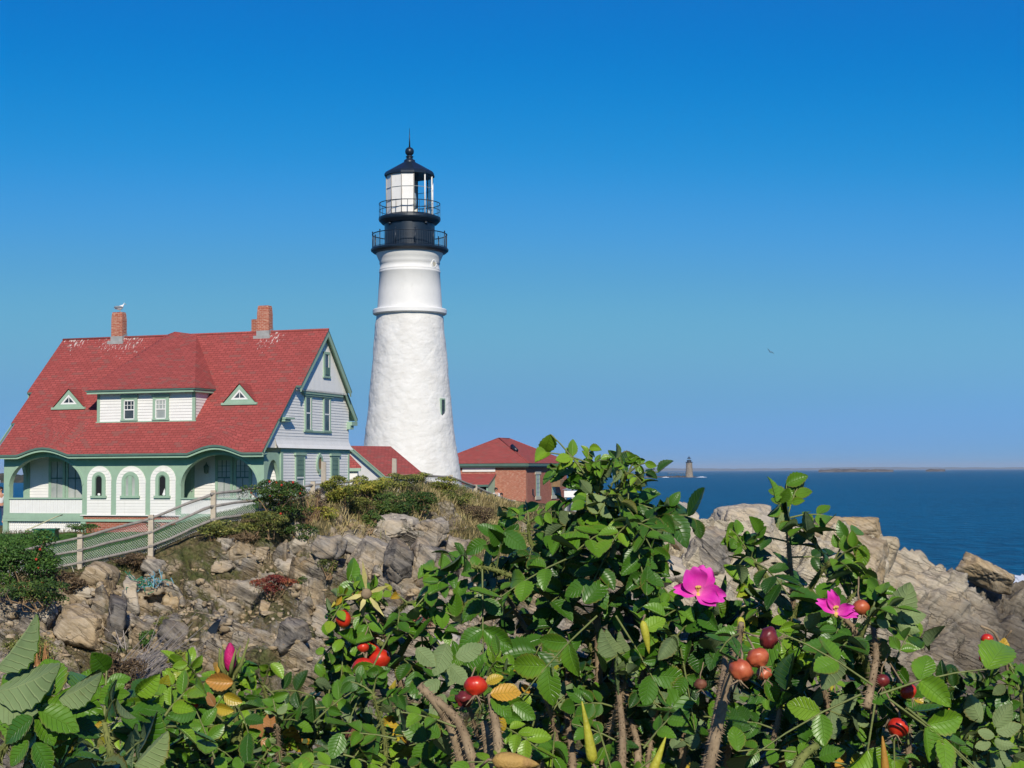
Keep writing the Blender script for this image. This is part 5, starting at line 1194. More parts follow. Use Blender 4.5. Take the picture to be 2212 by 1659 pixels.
arc = [(-.36 + .62 * (1 - math.cos(a)) , -.35, .62 * math.cos(a) ) for a in np.linspace(.05, 1.35, 14)]
arc = [(.33 - .85 * math.cos(a) , -.4, .95 * math.sin(a) - .35) for a in np.linspace(1.0, -.15, 14)]; arc = [(-p[0] * -.75 - .05, p[1], p[2]) for p in arc]
w = [.04 + .1 * math.sin(math.pi * i / 13) for i in range(14)]
m.slab([(p[0] - ww, p[1], p[2]) for p, ww in zip(arc, w)], [(p[0] + ww, p[1] + .04, p[2]) for p, ww in zip(arc, w)], (0, .16, .02)); m.build('tread_strip', M['black'], o)
b = at(100, 1134, 61.5); o = thing('utility_box', 'small dark green utility box on the lawn by the porch', 'utility box', (b[0], 61.5, 6.35)); m = MB(); m.box(-.42, .42, -.3, .3, -.1, .42); m.box(-.46, .46, -.34, .34, .421, .48); m.build('cabinet', paint('box_green', (.012, .11, .06), .1, .4), o)
b = at(70, 1160, 61.0); o = thing('stay_rope', 'pale rope slanting up over the porch skirt', 'rope', (b[0], 61, b[2]))
m = MB(); pts = [at(55, 1146, 60.5), at(85, 1133, 60.8), at(120, 1117, 61.3), at(135, 1112, 62.5)]; m.tube([p - np.array([b[0], 61, b[2]]) for p in pts], .022, 5); m.build('rope', paint('pale_rope', (.58, .55, .34), .1, .8), o)

# ------------------------------------------------------------------ fences
def fence(name, label, posts, rails, hgt, wire=True, extra_l=None, extra_r=None, pr=.08, railr=.045):
    "posts: (u, v_top, v_base or None, Y)"
    B = []
    for (u, vt, vb, Y) in posts:
        t_ = at(u, vt, Y); b_ = at(u, vb, Y); B.append((t_, b_))
    o0 = B[0][1]; o = thing(name, label, 'fence', o0); r = np.random.default_rng(len(label))
    for t_, b_ in B:
        m = MB(); p = b_ - o0; q = t_ - o0; m.box(p[0] - pr, p[0] + pr, p[1] - pr, p[1] + pr, p[2] - .5, q[2]); m.build('post', M['wood_new'], o)
    ends = list(B)
    if extra_l is not None: ends = [tuple(at(u, v, Y) for u, v, Y in extra_l)] + ends
    if extra_r is not None: ends = ends + [tuple(at(u, v, Y) for u, v, Y in extra_r)]
    for (t0, b0), (t1, b1) in zip(ends, ends[1:]):
        for f_ in rails:
            a = t0 + (b0 - t0) * f_ - o0; c = t1 + (b1 - t1) * f_ - o0; a = a + np.array([0, -.06, 0]); c = c + np.array([0, -.06, 0]); d = (c - a)
            pts = [a + d * s + np.array([0, 0, r.normal(0, .012)]) for s in np.linspace(-.03, 1.03, 7)]
            m = MB(); m.tube(pts, [railr * r.uniform(.85, 1.12) for _ in pts], 8); m.build('rail', M['wood_grey'], o)
    if wire:
        for (t0, b0), (t1, b1) in zip(ends, ends[1:]):
            m = MB(); L = np.linalg.norm(t1 - t0); n = int(L / .085); hh = 1.0
            P = lambda s, z: tuple((t0 + (b0 - t0) * (1 - z * .92)) * (1 - s) + (t1 + (b1 - t1) * (1 - z * .92)) * s - o0 + np.array([0, .06, 0]))
            for i in range(-12, n):
                for sg in (0, 1):
                    s0, s1 = i / n, (i + 12) / n; za, zb_ = (0, 1) if sg == 0 else (1, 0); lo, hi = max(s0, 0), min(s1, 1)
                    if hi <= lo: continue
                    f0, f1 = (lo - s0) / (s1 - s0), (hi - s0) / (s1 - s0); m.tube([P(lo, za + (zb_ - za) * f0), P(hi, za + (zb_ - za) * f1)], .0045, 3, cap=False)
            m.build('wire_mesh', M['wire'], o)
    return o
fence('rail_fence', 'weathered grey rail fence with pale posts and wire mesh rising past the porch',
      [(173, 1154, 1226, 50.0), (326, 1112, 1192, 49.6), (461, 1059, 1132, 50.2)], (.10, .47, .86), 1.1, True,
      ((-60, 1205, 51), (-60, 1275, 51)), ((600, 1040, 53), (600, 1112, 53)))
fence('rail_fence', 'short grey rail fence on the knoll crest against the gable wall',
      [(676, 1040, 1078, 56.0), (767, 1031, 1066, 58.0)], (.22, .75), 1, False, ((600, 1053, 54.5), (600, 1100, 54.5)), ((800, 1034, 59), (800, 1070, 59)))
fence('rail_fence', 'pale rail fence running down right of the lighthouse base',
      [(913, 1024, 1050, 62.0), (974, 1026, 1052, 64.0), (1027, 1047, 1074, 66.0), (1071, 1066, 1094, 68.0), (1111, 1080, 1108, 70.0)], (.18, .75), 1, True, None, ((1175, 1108, 72), (1175, 1136, 72)), .08, .05)
for u, vt, vb, Y, lab in ((698, 998, 1082, 54.5, 'tall bare grey plank standing in the shrubs before the gable wall'), (851, 991, 1034, 59.0, 'short weathered plank standing in front of the red passage roof')):
    b = at(u, vb, Y); o = thing('plank', lab, 'plank', b); h = at(u, vt, Y)[2] - b[2]; m = MB(); m.prism([(-.09, 0, -.4), (.09, 0, -.4), (.085, 0, h), (-.07, 0, h + .02)], (.02, .045, 0)); m.build('board', paint('bleached_plank', (.42, .37, .30), .2, .85, 6), o)

# ------------------------------------------------------------------ people and gulls
def person(label, loc, rz, shirt, trousers, hairmat, h=1.72, arms=((.20, -.02, .78), (.20, -.02, .78)), lean=0.0):
    o = thing('person', label, 'person', loc, rz); s = h / 1.72
    def skin(name, verts, edges, rad, mat, root=0):
        me = bpy.data.meshes.new(name); me.from_pydata([tuple(np.array(v) * s) for v in verts], edges, []); me.materials.append(mat)
        ob = link(name, me, o); md = ob.modifiers.new('Skin', 'SKIN'); md.use_smooth_shade = True
        for i, d in enumerate(me.skin_vertices[0].data): d.radius = (rad[i] * s, rad[i] * s) if not isinstance(rad[i], tuple) else (rad[i][0] * s, rad[i][1] * s); d.use_root = (i == root)
        ob.modifiers.new('Subsurf', 'SUBSURF').levels = 2; ob.modifiers['Subsurf'].render_levels = 2; return ob
    V = [(0, 0, .92), (0, 0, 1.12), (0, -.01, 1.34), (0, 0, 1.46), (0, -.02, 1.54), (0, -.03, 1.62), (0, -.02, 1.70)]; E = [(0, 1), (1, 2), (2, 3), (3, 4), (4, 5), (5, 6)]; R = [(.13, .09), (.12, .08), (.14, .09), .055, .055, .088, .07]
    VS = [(0, 0, .90), (0, 0, 1.12), (0, -.01, 1.36), (0, 0, 1.44)]; ES = [(0, 1), (1, 2), (2, 3)]; RS = [(.15, .10), (.135, .092), (.155, .10), (.07, .06)]
    VT = [(0, 0, .94)]; ET = []; RT = [(.145, .10)]
    for sg, (hx, hy, hz) in zip((-1, 1), arms):
        b = len(V); el = (sg * .24, .02, 1.12); hd = (sg * hx, hy, hz)
        V += [(sg * .17, 0, 1.38), el, hd, (hd[0], hd[1] - .02, hd[2] - .07)]; E += [(2, b), (b, b + 1), (b + 1, b + 2), (b + 2, b + 3)]; R += [.055, .042, .028, (.035, .018)]
        for j in range(5):
            f = len(V); dx_ = (j - 2) * .018; ln = (.05, .075, .08, .075, .06)[j]
            if j == 0: V += [(hd[0] - sg * .04, hd[1] - .03, hd[2] - .05 - ln * .5)]
            else: V += [(hd[0] + dx_, hd[1] - .03, hd[2] - .07 - ln)]
            E += [(b + 3, f)]; R += [.009]
        c = len(VS); VS += [(sg * .17, 0, 1.38), (sg * .225, .015, 1.20)]; ES += [(2, c), (c, c + 1)]; RS += [.07, .062]
        l = len(V); V += [(sg * .09, 0, .86), (sg * .10, -.01, .50), (sg * .10, .02, .09), (sg * .11, -.12, .04)]; E += [(0, l), (l, l + 1), (l + 1, l + 2), (l + 2, l + 3)]; R += [.085, .06, .045, .035]
        q = len(VT); VT += [(sg * .09, 0, .84), (sg * .10, -.01, .50), (sg * .10, .02, .12)]; ET += [(0, q), (q, q + 1), (q + 1, q + 2)]; RT += [.10, .078, .068]
    skin('body', V, E, R, M['skin']); skin('shirt', VS, ES, RS, M[shirt]); skin('trousers', VT, ET, RT, M[trousers])
    m = MB(); m.ball((0, .012, 1.665), .108, 16, 0, (1, 1.06, .95)); m.ball((0, .05, 1.60), .095, 12, 0, (1, .8, 1.0)); hb = m.build('hair', M[hairmat], o); hb.scale = (s,) * 3
    m = MB(); m.ball((0, -.118, 1.62), .018, 8, 0, (.8, 1.2, 1.2))
    for sg in (-1, 1): m.ball((sg * .092, -.01, 1.62), .024, 8, 0, (.5, .8, 1.3))
    fb = m.build('face_features', M['skin'], o); fb.scale = (s,) * 3
    m = MB()
    for sg in (-1, 1): m.ball((sg * .034, -.112, 1.645), .012, 6)
    m.box(-.025, .025, -.112, -.102, 1.573, 1.581); eb = m.build('eyes_and_mouth', M['hair'], o); eb.scale = (s,) * 3
    return o
def stand(u, v_top, Y, h=1.72):
    p = at(u, v_top, Y); return (p[0], Y, p[2] - h)
person('person in a white shirt with black hair, cut by the left edge of the picture', stand(2, 1053, 73), .6, 'shirt_white', 'cloth_blue', 'hair')
person('person seen only as a dark haired head through the left porch arch', stand(78.5, 1041.5, 77), -.5, 'shirt_pink', 'cloth_blue', 'hair')
person('person in white with dark hair standing behind the right fence post', stand(1071.5, 1054.5, 92), .3, 'shirt_white', 'cloth_blue', 'hair')
person('person in a pale pink top stooping to the right of the one in white', stand(1083, 1066, 92.5, 1.62), -.2, 'shirt_pink', 'shirt_white', 'hair', 1.62)

def gull_sitting():
    q = np.array([-10.40, 5.15, 9.33]); c, s = math.cos(-TH), math.sin(-TH)
    w = HO + np.array([q[0] * c - q[1] * s, q[0] * s + q[1] * c, q[2]])
    o = thing('gull', 'white gull perched on top of the left chimney', 'gull', w, .35)
    m = MB(); prof = [(-.24, .012, .17), (-.16, .05, .18), (-.06, .095, .20), (.05, .11, .22), (.13, .10, .26), (.17, .075, .31), (.185, .06, .35), (.20, .058, .39), (.215, .04, .43), (.22, .01, .445)]
    n = 12; vs = []
    for x, r_, z in prof: vs += [(x + .0, r_ * .82 * math.cos(2 * math.pi * k / n), z + r_ * math.sin(2 * math.pi * k / n)) for k in range(n)]
    m.add(vs, [(i * n + k, i * n + (k + 1) % n, (i + 1) * n + (k + 1) % n, (i + 1) * n + k) for i in range(len(prof) - 1) for k in range(n)] + [tuple(range(n)), tuple((len(prof) - 1) * n + k for k in range(n))], 0, True)
    m.build('body', M['gull_white'], o)
    for sg in (-1, 1):
        w_ = MB(); w_.ball((-.06, sg * .085, .235), .17, 12, 0, (1.15, .16, .36)); w_.build('wing', M['gull_grey'], o)
        l = MB(); l.tube([(.02, sg * .035, .14), (.03, sg * .035, .0)], .008, 5); l.box(.02, .07, sg * .035 - .02, sg * .035 + .02, 0, .006); l.build('leg', M['beak'], o)
    b = MB(); b.tube([(.24, 0, .395), (.29, 0, .385), (.305, 0, .37)], [.014, .011, .003], 6); b.build('beak', M['beak'], o)
gull_sitting()
def gull_flying():
    c = at(1664, 759.5, 380.0); o = thing('gull', 'dark gull gliding with bent wings in the open sky', 'gull', c, 0)
    m = MB(); m.ball((-.07, 0, -.12), .15, 12, 0, (.9, 1.9, .8)); m.build('body', M['gull_grey'], o)
    for sg, pts in ((-1, [(-.12, 0, -.05), (-.25, 0, .28), (-.42, .05, .52), (-.62, .12, .78)]), (1, [(.0, 0, -.08), (.28, 0, -.02), (.55, .05, -.16), (.82, .12, -.42)])):
        w_ = MB(); ch = [.22, .2, .15, .03]
        w_.slab([(p[0], p[1] - k, p[2] + .02) for p, k in zip(pts, ch)], [(p[0], p[1] + k, p[2] - .07) for p, k in zip(pts, ch)], (.0, 0, -.05)); w_.build('wing', M['gull_grey'], o)
gull_flying()

# ------------------------------------------------------------------ rose bushes in front of the viewer
def rose_leaf_mat(name, stops, rough, under=False):
    t = NT(name); a = t.n('Attribute', attribute_name='tint').outputs['Fac']; uv = t.n('SeparateXYZ', i_0=t.coord('UV'))
    x, y = uv.outputs[0], t.math('ABSOLUTE', uv.outputs[1])
    ph = t.math('ADD', t.math('MULTIPLY', x, 8.0), t.math('MULTIPLY', y, -1.6)); w = t.math('ABSOLUTE', t.math('SUBTRACT', t.math('FRACT', ph), .5))
    vein = t.math('MAXIMUM', t.ramp(w, [(.0, 1.0), (.13, 0.0)]), t.ramp(y, [(.0, 1.0), (.07, 0.0)]))
    o = t.coord(); n = t.noise(o, 55, 4, .6); col = t.ramp(a, stops)
    col = t.mix(t.ramp(n, [(.35, .35), (.6, 0.0)]), col, t.mix(1.0, col, (.55, .6, .5), 'MULTIPLY'))
    spot = t.ramp(t.noise(o, 140, 3, .6), [(.66, 0.0), (.72, 1.0)]); col = t.mix(t.math('MULTIPLY', spot, t.ramp(t.noise(o, 14, 2), [(.5, 0.0), (.65, .7)])), col, (.13, .075, .02))
    edge = t.math('MULTIPLY', t.ramp(y, [(.75, 0.0), (1.0, 1.0)]), t.ramp(t.noise(o, 22, 3), [(.5, 0.0), (.62, .65)])); col = t.mix(edge, col, (.20, .14, .03))
    col = t.mix(t.math('MULTIPLY', vein, .42 if under else .22), col, (.30, .36, .16) if under else (.14, .26, .055))
    return t.out(col, rough, t.bump(t.math('ADD', t.math('MULTIPLY', vein, .8 if under else -.9), t.math('MULTIPLY', n, .3)), .55, .0014), .14 if under else .40)
RL_ = [rose_leaf_mat('rose_leaf_top', [(0, (.008, .028, .005)), (.3, (.022, .075, .007)), (.5, (.052, .145, .009)), (.68, (.105, .225, .012)), (.86, (.20, .33, .018)), (.90, (.40, .30, .02)), (.96, (.52, .26, .03)), (1, (.34, .15, .05))], .38),
       rose_leaf_mat('rose_leaf_under', [(0, (.11, .16, .075)), (.6, (.17, .235, .10)), (.86, (.22, .29, .11)), (.90, (.42, .34, .08)), (1, (.36, .20, .08))], .62, True),
       paint('rose_leaf_stalk', (.17, .20, .06), .3, .5, 40)]
def prickle_mat(name, a, b): 
    t = NT(name); o = t.coord(); return t.out(t.ramp(t.noise(o, 45, 5, .7), [(.3, a), (.7, b)]), .85, t.bump(t.noise(o, 160, 3), .5, .002), .1)
CANE = {'old': prickle_mat('old_cane_bark', (.15, .105, .065), (.36, .27, .17)), 'green': prickle_mat('green_cane', (.10, .13, .035), (.24, .25, .08)), 'grey': prickle_mat('dead_cane', (.09, .065, .06), (.22, .17, .15))}
def leaflet_template(fold, curl, seed, nx=15):
    r = np.random.default_rng(seed); s = np.array([-1, -.55, 0, .55, 1.]); V = []; UV = []
    for i in range(nx):
        t = i / (nx - 1); w = .325 * max(0, math.sin(math.pi * min(1, t ** .88 * .97 + .02))) ** .80
        if i == nx - 1: w = .012
        for q in s:
            ww = w * (1 + (.07 if i % 2 else -.05) * (abs(q) == 1) * (0 < i < nx - 1)); y = q * ww
            z = abs(q) * ww * fold - curl * t * t * .5 + (.010 * math.sin(2 * math.pi * (t * 7.5 - abs(q) * 1.4))) * (abs(q) > .1) * (abs(q) < .9) - .010 * (q == 0) - .10 * abs(q) ** 3 * ww
            V.append((t, y, z + r.normal(0, .004))); UV.append((t, q))
    f = [(i * 5 + k, (i + 1) * 5 + k, (i + 1) * 5 + k + 1, i * 5 + k + 1) for i in range(nx - 1) for k in range(4)]
    return np.array(V), np.array(UV), np.array(f)
TPL = [leaflet_template(f, c, i) for i, (f, c) in enumerate([(.35, .15), (.75, .25), (.25, .45), (1.05, .15), (.5, .7), (.3, -.12)])]
class Foliage:
    def __init__(s): s.V = []; s.UV = []; s.F = []; s.M = []; s.T = []; s.n = 0
    def leaflet(s, o, d, nrm, L, tint, k):
        V, UV, f = TPL[k]; d = d / np.linalg.norm(d); sd = np.cross(nrm, d); sd /= np.linalg.norm(sd) + 1e-9; n = np.cross(d, sd)
        P = o + L * (V[:, :1] * d + V[:, 1:2] * sd + V[:, 2:] * n); m = len(P)
        s.V += [P, P - n * .0007]; s.UV += [UV, UV]; s.F += [f + s.n, f[:, ::-1] + s.n + m]; s.M += [np.zeros(len(f), int), np.ones(len(f), int)]; s.T += [np.full(2 * m, tint)]; s.n += 2 * m
    def stalk(s, pts, r0, r1):
        n = 5; P = []; u = None
        for i, p in enumerate(pts):
            t = pts[min(i + 1, len(pts) - 1)] - pts[max(i - 1, 0)]; t = t / (np.linalg.norm(t) + 1e-9); u = np.cross(t, (.3, .2, .9)) if u is None else u - t * (u @ t); u = u / (np.linalg.norm(u) + 1e-9); w = np.cross(t, u); rr = r0 + (r1 - r0) * i / (len(pts) - 1)
            P += [p + rr * (u * math.cos(6.283 * k / n) + w * math.sin(6.283 * k / n)) for k in range(n)]
        f = np.array([(i * n + k, i * n + (k + 1) % n, (i + 1) * n + (k + 1) % n, (i + 1) * n + k) for i in range(len(pts) - 1) for k in range(n)])
        s.V.append(np.array(P)); s.UV.append(np.zeros((len(P), 2))); s.F.append(f + s.n); s.M.append(np.full(len(f), 2)); s.T.append(np.zeros(len(P))); s.n += len(P)
    def compound(s, base, d, L, r, tint, pairs=3, nbias=(.05, -.62, .78), ll=.43, droop=.3):
        L = L * .93; d = d / np.linalg.norm(d); up = np.array(nbias) + r.normal(0, .30, 3); n = up - d * (up @ d); n /= np.linalg.norm(n)
        rp = lambda t: base + d * L * t + np.array([0, 0, -1]) * L * droop * t * t
        s.stalk([rp(t) for t in (0, .35, .7, 1)], .0013, .0008)
        for j in range(pairs):
            t = .38 + .56 * j / pairs; tg = rp(t + .05) - rp(t - .05); tg /= np.linalg.norm(tg); sd = np.cross(n, tg); sd /= np.linalg.norm(sd) + 1e-9
            for sg in (-1, 1):
                a = r.uniform(.85, 1.15); dd = tg * math.cos(a) + sd * sg * math.sin(a) + np.array([0, 0, -.12]) + r.normal(0, .10, 3); nn = n - sd * sg * r.uniform(-.1, .4) + r.normal(0, .16, 3)
                s.leaflet(rp(t) + sd * sg * .001, dd, nn, L * ll * (.72 + .12 * j) * r.uniform(.88, 1.12), tint + r.normal(0, .05), r.integers(0, 6))
        tg = rp(1) - rp(.9); s.leaflet(rp(1), tg + r.normal(0, .08, 3), n + r.normal(0, .15, 3), L * ll * 1.12, tint + r.normal(0, .05), r.integers(0, 6))
    def build(s, parent, base):
        if not s.V: return
        V = np.concatenate(s.V) - base; me = npmesh('foliage', V, np.concatenate(s.F), RL_, np.concatenate(s.M), {'tint': np.clip(np.concatenate(s.T), 0, 1)}, np.concatenate(s.UV), True)
        return link('foliage', me, parent)
def spline(P, n):
    P = [np.array(p, float) for p in P]
    if len(P) == 2: return [P[0] + (P[1] - P[0]) * i / (n - 1) for i in range(n)]
    Q = [2 * P[0] - P[1]] + P + [2 * P[-1] - P[-2]]; out = []
    for i in range(n):
        x = i / (n - 1) * (len(P) - 1); k = min(int(x), len(P) - 2); t = x - k; a, b, c, d = Q[k:k + 4]
        out.append(.5 * ((2 * b) + (c - a) * t + (2 * a - 5 * b + 4 * c - d) * t * t + (3 * b - a - 3 * c + d) * t ** 3))
    return out
def cane(parent, base, pts, r0, r1, kind, seed, prickles=True):
    r = np.random.default_rng(seed); m = MB(); n = len(pts); m.tube([p - base for p in pts], [r0 + (r1 - r0) * i / (n - 1) for i in range(n)], 8)
    if prickles:
        for i in range(n - 1):
            for _ in range(int(np.linalg.norm(pts[i + 1] - pts[i]) / .0006)):
                f = r.uniform(); p = pts[i] * (1 - f) + pts[i + 1] * f - base; d = r.normal(size=3); t_ = pts[i + 1] - pts[i]; t_ /= np.linalg.norm(t_); d -= t_ * (d @ t_); d /= np.linalg.norm(d); rr = r0 + (r1 - r0) * (i + f) / (n - 1); L = r.uniform(.0025, .0065); w = np.cross(t_, d) * .0005
                a = p + d * rr * .8; m.add([a - w, a + w, a + t_ * .0011, a + d * L - t_ * L * .25], [(0, 1, 3), (1, 2, 3), (2, 0, 3)])
    m.build('cane', CANE[kind], parent)
class Bush:
    def __init__(s, label, u, Y, seed):
        s.r = np.random.default_rng(seed); p = at(u, 1659, Y); z = float(H(p[0], Y)); s.base = np.array([p[0], Y, z])
        s.o = thing('rose_bush', label, 'rose bush', s.base, 0, 'rose bushes in front of the viewer'); s.f = Foliage(); s.k = 0
    def shoot(s, path, L=.095, gap=.026, start=.12, r0=.0045, kind='green', tint=.42, tip=True, spread=1.0, stem=True, dens=1, up=.35, prick=True, tv=.12, old=None, pairs=3, flip=.07):
        r = s.r; P = [at(*p) for p in path]; pts = spline(P, 26); length = sum(np.linalg.norm(b - a) for a, b in zip(pts, pts[1:]))
        if stem: s.k += 1; cane(s.o, s.base, pts, r0, r0 * .45, kind, s.k + 77, prick)
        n = max(2, int(length * (1 - start) / gap)); ph = r.uniform(0, 6.28)
        for i in range(n * dens):
            f = start + (1 - start) * (i + .5) / (n * dens); x = f * 25; k = min(int(x), 24); p = pts[k] + (pts[k + 1] - pts[k]) * (x - k); ax = pts[k + 1] - pts[k]; ax /= np.linalg.norm(ax)
            a = ph + i * 2.4 + r.normal(0, .3); u = np.cross(ax, (0, 1, 0.01)); u /= np.linalg.norm(u); w = np.cross(ax, u); out = u * math.cos(a) + w * math.sin(a)
            d = out * spread + ax * (up + .5 * max(0, f - .75)) + np.array([0, -.12, 0]) + r.normal(0, .15, 3)
            tt = tint + r.normal(0, tv) + .16 * max(0, f - .6); tt = min(tt, .86) if r.uniform() > .010 else r.uniform(.9, 1)
            s.f.compound(p, d, L * r.uniform(.75, 1.15) * (1 if f < .85 else .82), r, tt, 3 if pairs == 3 and r.uniform() < .75 else 2, (.1, .75, -.45) if r.uniform() < flip else (.05, -.62, .78))
        if tip:
            ax = pts[-1] - pts[-3]; ax /= np.linalg.norm(ax)
            for j in range(4): s.f.compound(pts[-1], ax + r.normal(0, .5, 3), L * r.uniform(.5, .75), r, min(.86, tint + .25 + r.normal(0, .08)), 2)
        return s
    def leaf(s, u, v, Y, du, dv, L, tint, pairs=2, n=(.05, -.62, .78), dY=0.0, ll=.43, droop=.15):
        p = at(u, v, Y); q = at(u + du, v + dv, Y + dY); s.f.compound(p, q - p, L, s.r, tint, pairs, n, ll, droop); return s
    def single(s, u, v, u2, v2, Y, tint, n, k=0, dY=0.0, wide=1.0):
        p = at(u, v, Y); q = at(u2, v2, Y + dY); s.f.leaflet(p, q - p, np.array(n, float), np.linalg.norm(q - p), tint, k); return s
    def hip(s, u, v, Y, rad, col, tilt=(0, 0, -1), dry=0.0, stalk=None):
        r = s.r; c = at(u, v, Y) - s.base; ax = Vector(tilt).normalized(); R = ax.to_track_quat('Z', 'Y').to_matrix()
        D = []; n, h = 22, 14
        for i in range(h + 1):
            p = math.pi * i / h
            for k in range(n): D.append((math.sin(p) * math.cos(6.2832 * k / n), math.sin(p) * math.sin(6.2832 * k / n), math.cos(p)))
        D = np.array(D); w = 1 + dry * (.20 * fbm(D * 3.2 + s.k, 3, s.k) + .1 * fbm(D * 9 + s.k, 2, 4)) + .02 * fbm(D * 2 + s.k, 2, 9); s.k += 1; rad = rad * .72
        V = D * w[:, None] * rad * np.array([1, 1, .82]); V[:, 2] += rad * .10 * np.exp(-((D[:, 0] ** 2 + D[:, 1] ** 2) / .05)) * np.sign(D[:, 2]) * (D[:, 2] > 0)
        V = V @ np.array(R).T; f = [(i * n + k, (i + 1) * n + k, (i + 1) * n + (k + 1) % n, i * n + (k + 1) % n) for i in range(h) for k in range(n)]
        o = link('rose_hip', npmesh('rose_hip', V, f, HIP[col], smooth=True), s.o, tuple(c))
        if col != 'red': o['label'] = {'dark': 'shrivelled dark maroon rose hip', 'orange': 'wrinkled orange rose hip', 'brown': 'dried brown rose hip'}[col]
        m = MB()
        for k in range(6):
            a = 6.28 * k / 6 + r.normal(0, .2); e = ax * rad * .78; t1 = R @ Vector((math.cos(a) * .5, math.sin(a) * .5, .55)) * rad; t2 = R @ Vector((math.cos(a) * 1.0, math.sin(a) * 1.0, r.uniform(.5, 1.5))) * rad
            m.tube([e, e + t1 * .6, e + t2 * .8], [rad * .10, rad * .07, rad * .02], 4)
        m.build('sepals', CANE['old'], o)
        q = at(*stalk) - s.base - c if stalk else Vector((r.normal(0, .4), .2, 1.0)) * rad * 2.4 - ax * rad
        q = Vector(q); m = MB(); b = -ax * rad * .75; m.tube([b, b * 1.5 + q * .15, q * .65 - ax * rad * .3, q], [rad * .12, rad * .10, rad * .09, rad * .09], 6); m.build('hip_stalk', CANE['old'], o)
        return s
    def flower(s, u, v, Y, rad, petals, label, seed):
        rad = rad * .68; c = at(u, v, Y) - s.base; r = np.random.default_rng(seed); m = MB()
        for k in range(26): d = Vector((r.normal(0, .35), r.normal(0, .25) - .1, 1)).normalized() * rad * .22; m.tube([(0, 0, 0), tuple(d)], .0006, 4); m.ball(tuple(d), .0016, 5)
        m.ball((0, 0, -rad * .12), rad * .13, 10)
        o = m.build('flower', STAMEN, s.o, tuple(c), label)
        for (ang, tilt, L, W, cup) in petals:        # ang: direction in the picture plane (deg, 0 = right, 90 = up); tilt: lean toward the viewer
            a = math.radians(ang); d = Vector((math.cos(a), -math.sin(math.radians(tilt)), math.sin(a))).normalized(); nrm = Vector((0, -1, .35)); nrm = (nrm - d * nrm.dot(d)).normalized(); sd = d.cross(nrm)
            V = []; UV = []; nx, ny = 12, 13
            for i in range(nx):
                t = i / (nx - 1)
                for j in range(ny):
                    q = j / (ny - 1) * 2 - 1; w = W * (math.sin(math.pi * min(1, .10 + t * .62)) ** .9); notch = 1 - .13 * math.exp(-(q / .22) ** 2) * t ** 3 - .28 * abs(q) ** 2.6 * t
                    z = cup * (q * q * .55 * w / W * .5 + t * t * .30) - cup * .5 * t ** 4 * .3 + .035 * math.sin(q * 7 + ang) * t * t + .02 * math.sin(t * 9 + q * 3 + ang)
                    V.append(d * rad * L * t * notch + sd * rad * w * q + nrm * rad * z); UV.append((t, q))
            f = [(i * ny + j, (i + 1) * ny + j, (i + 1) * ny + j + 1, i * ny + j + 1) for i in range(nx - 1) for j in range(ny - 1)]
            link('petal', npmesh('petal', [tuple(p) for p in V], f, PETAL, uv=UV, smooth=True), o)
        return s
    def done(s): s.f.build(s.o, s.base); return s.o
def hip_mat(name, a, b, c, rough):
    t = NT(name); o = t.coord(); n = t.noise(o, 60, 5, .6); col = t.ramp(n, [(.3, a), (.55, b), (.75, c)]); return t.out(col, rough, t.bump(t.noise(o, 130, 3), .25, .002), .5)
HIP = {'red': hip_mat('ripe_hip_skin', (.38, .012, .008), (.56, .03, .012), (.62, .07, .018), .33), 'orange': hip_mat('wrinkled_orange_hip_skin', (.30, .05, .025), (.46, .10, .04), (.55, .17, .07), .42), 'dark': hip_mat('dark_hip_skin', (.05, .008, .01), (.15, .018, .02), (.25, .04, .03), .4), 'brown': hip_mat('brown_hip_skin', (.06, .02, .012), (.16, .055, .03), (.25, .10, .05), .7)}
t = NT('magenta_petal'); uv = t.n('SeparateXYZ', i_0=t.coord('UV')); st = t.noise(t.mapping(t.coord('UV'), (1.2, 9, 1)), 3, 4, .6)
col = t.mix(t.ramp(st, [(.35, 0.0), (.7, .5)]), t.ramp(uv.outputs[0], [(0, (.75, .42, .40)), (.16, (.72, .11, .42)), (.6, (.70, .035, .42)), (1, (.74, .09, .50))]), (.55, .01, .28))
PETAL = t.out(col, .55, t.bump(st, .4, .002), .2); STAMEN = paint('yellow_stamens', (.60, .42, .10), .2, .6, 40)
BUD = paint('crimson_bud', (.50, .012, .13), .35, .5, 60, (.30, .004, .06), .3)
POD = {'yellow': paint('yellow_green_pod', (.42, .40, .04), .35, .5, 30, (.30, .22, .05), .2), 'tan': paint('dry_tan_pod', (.42, .26, .075), .3, .7, 25, (.2, .1, .05), .3), 'orange': paint('orange_brown_stalk', (.40, .20, .03), .3, .6, 25)}
def pod(label, u0, v0, u1, v1, Y, w, mat, bulge=.35):
    a, b = at(u0, v0, Y), at(u1, v1, Y); o = thing('seed_pod', label, 'seed pod', a, 0, 'seed pods among the canes'); m = MB(); n = 12; k = Y / F
    pts = [(b - a) * i / n + np.array([.06 * math.sin(3.1 * i / n) * w * k, 0, 0]) for i in range(n + 1)]; R = [max(.0006, w * k * (math.sin(math.pi * (i / n) ** bulge) ** .8 if i < n else 0) + .0006) for i in range(n + 1)]
    m.tube(pts, R, 10); m.build('husk', POD[mat], o)
    q = (a - b) * .25; MB().tube([(0, 0, 0), tuple(q * .6 + np.array([.004, 0, 0])), tuple(q + np.array([0, .01, -.01]))], .0014, 5).build('stalk', CANE['old'], o); return o

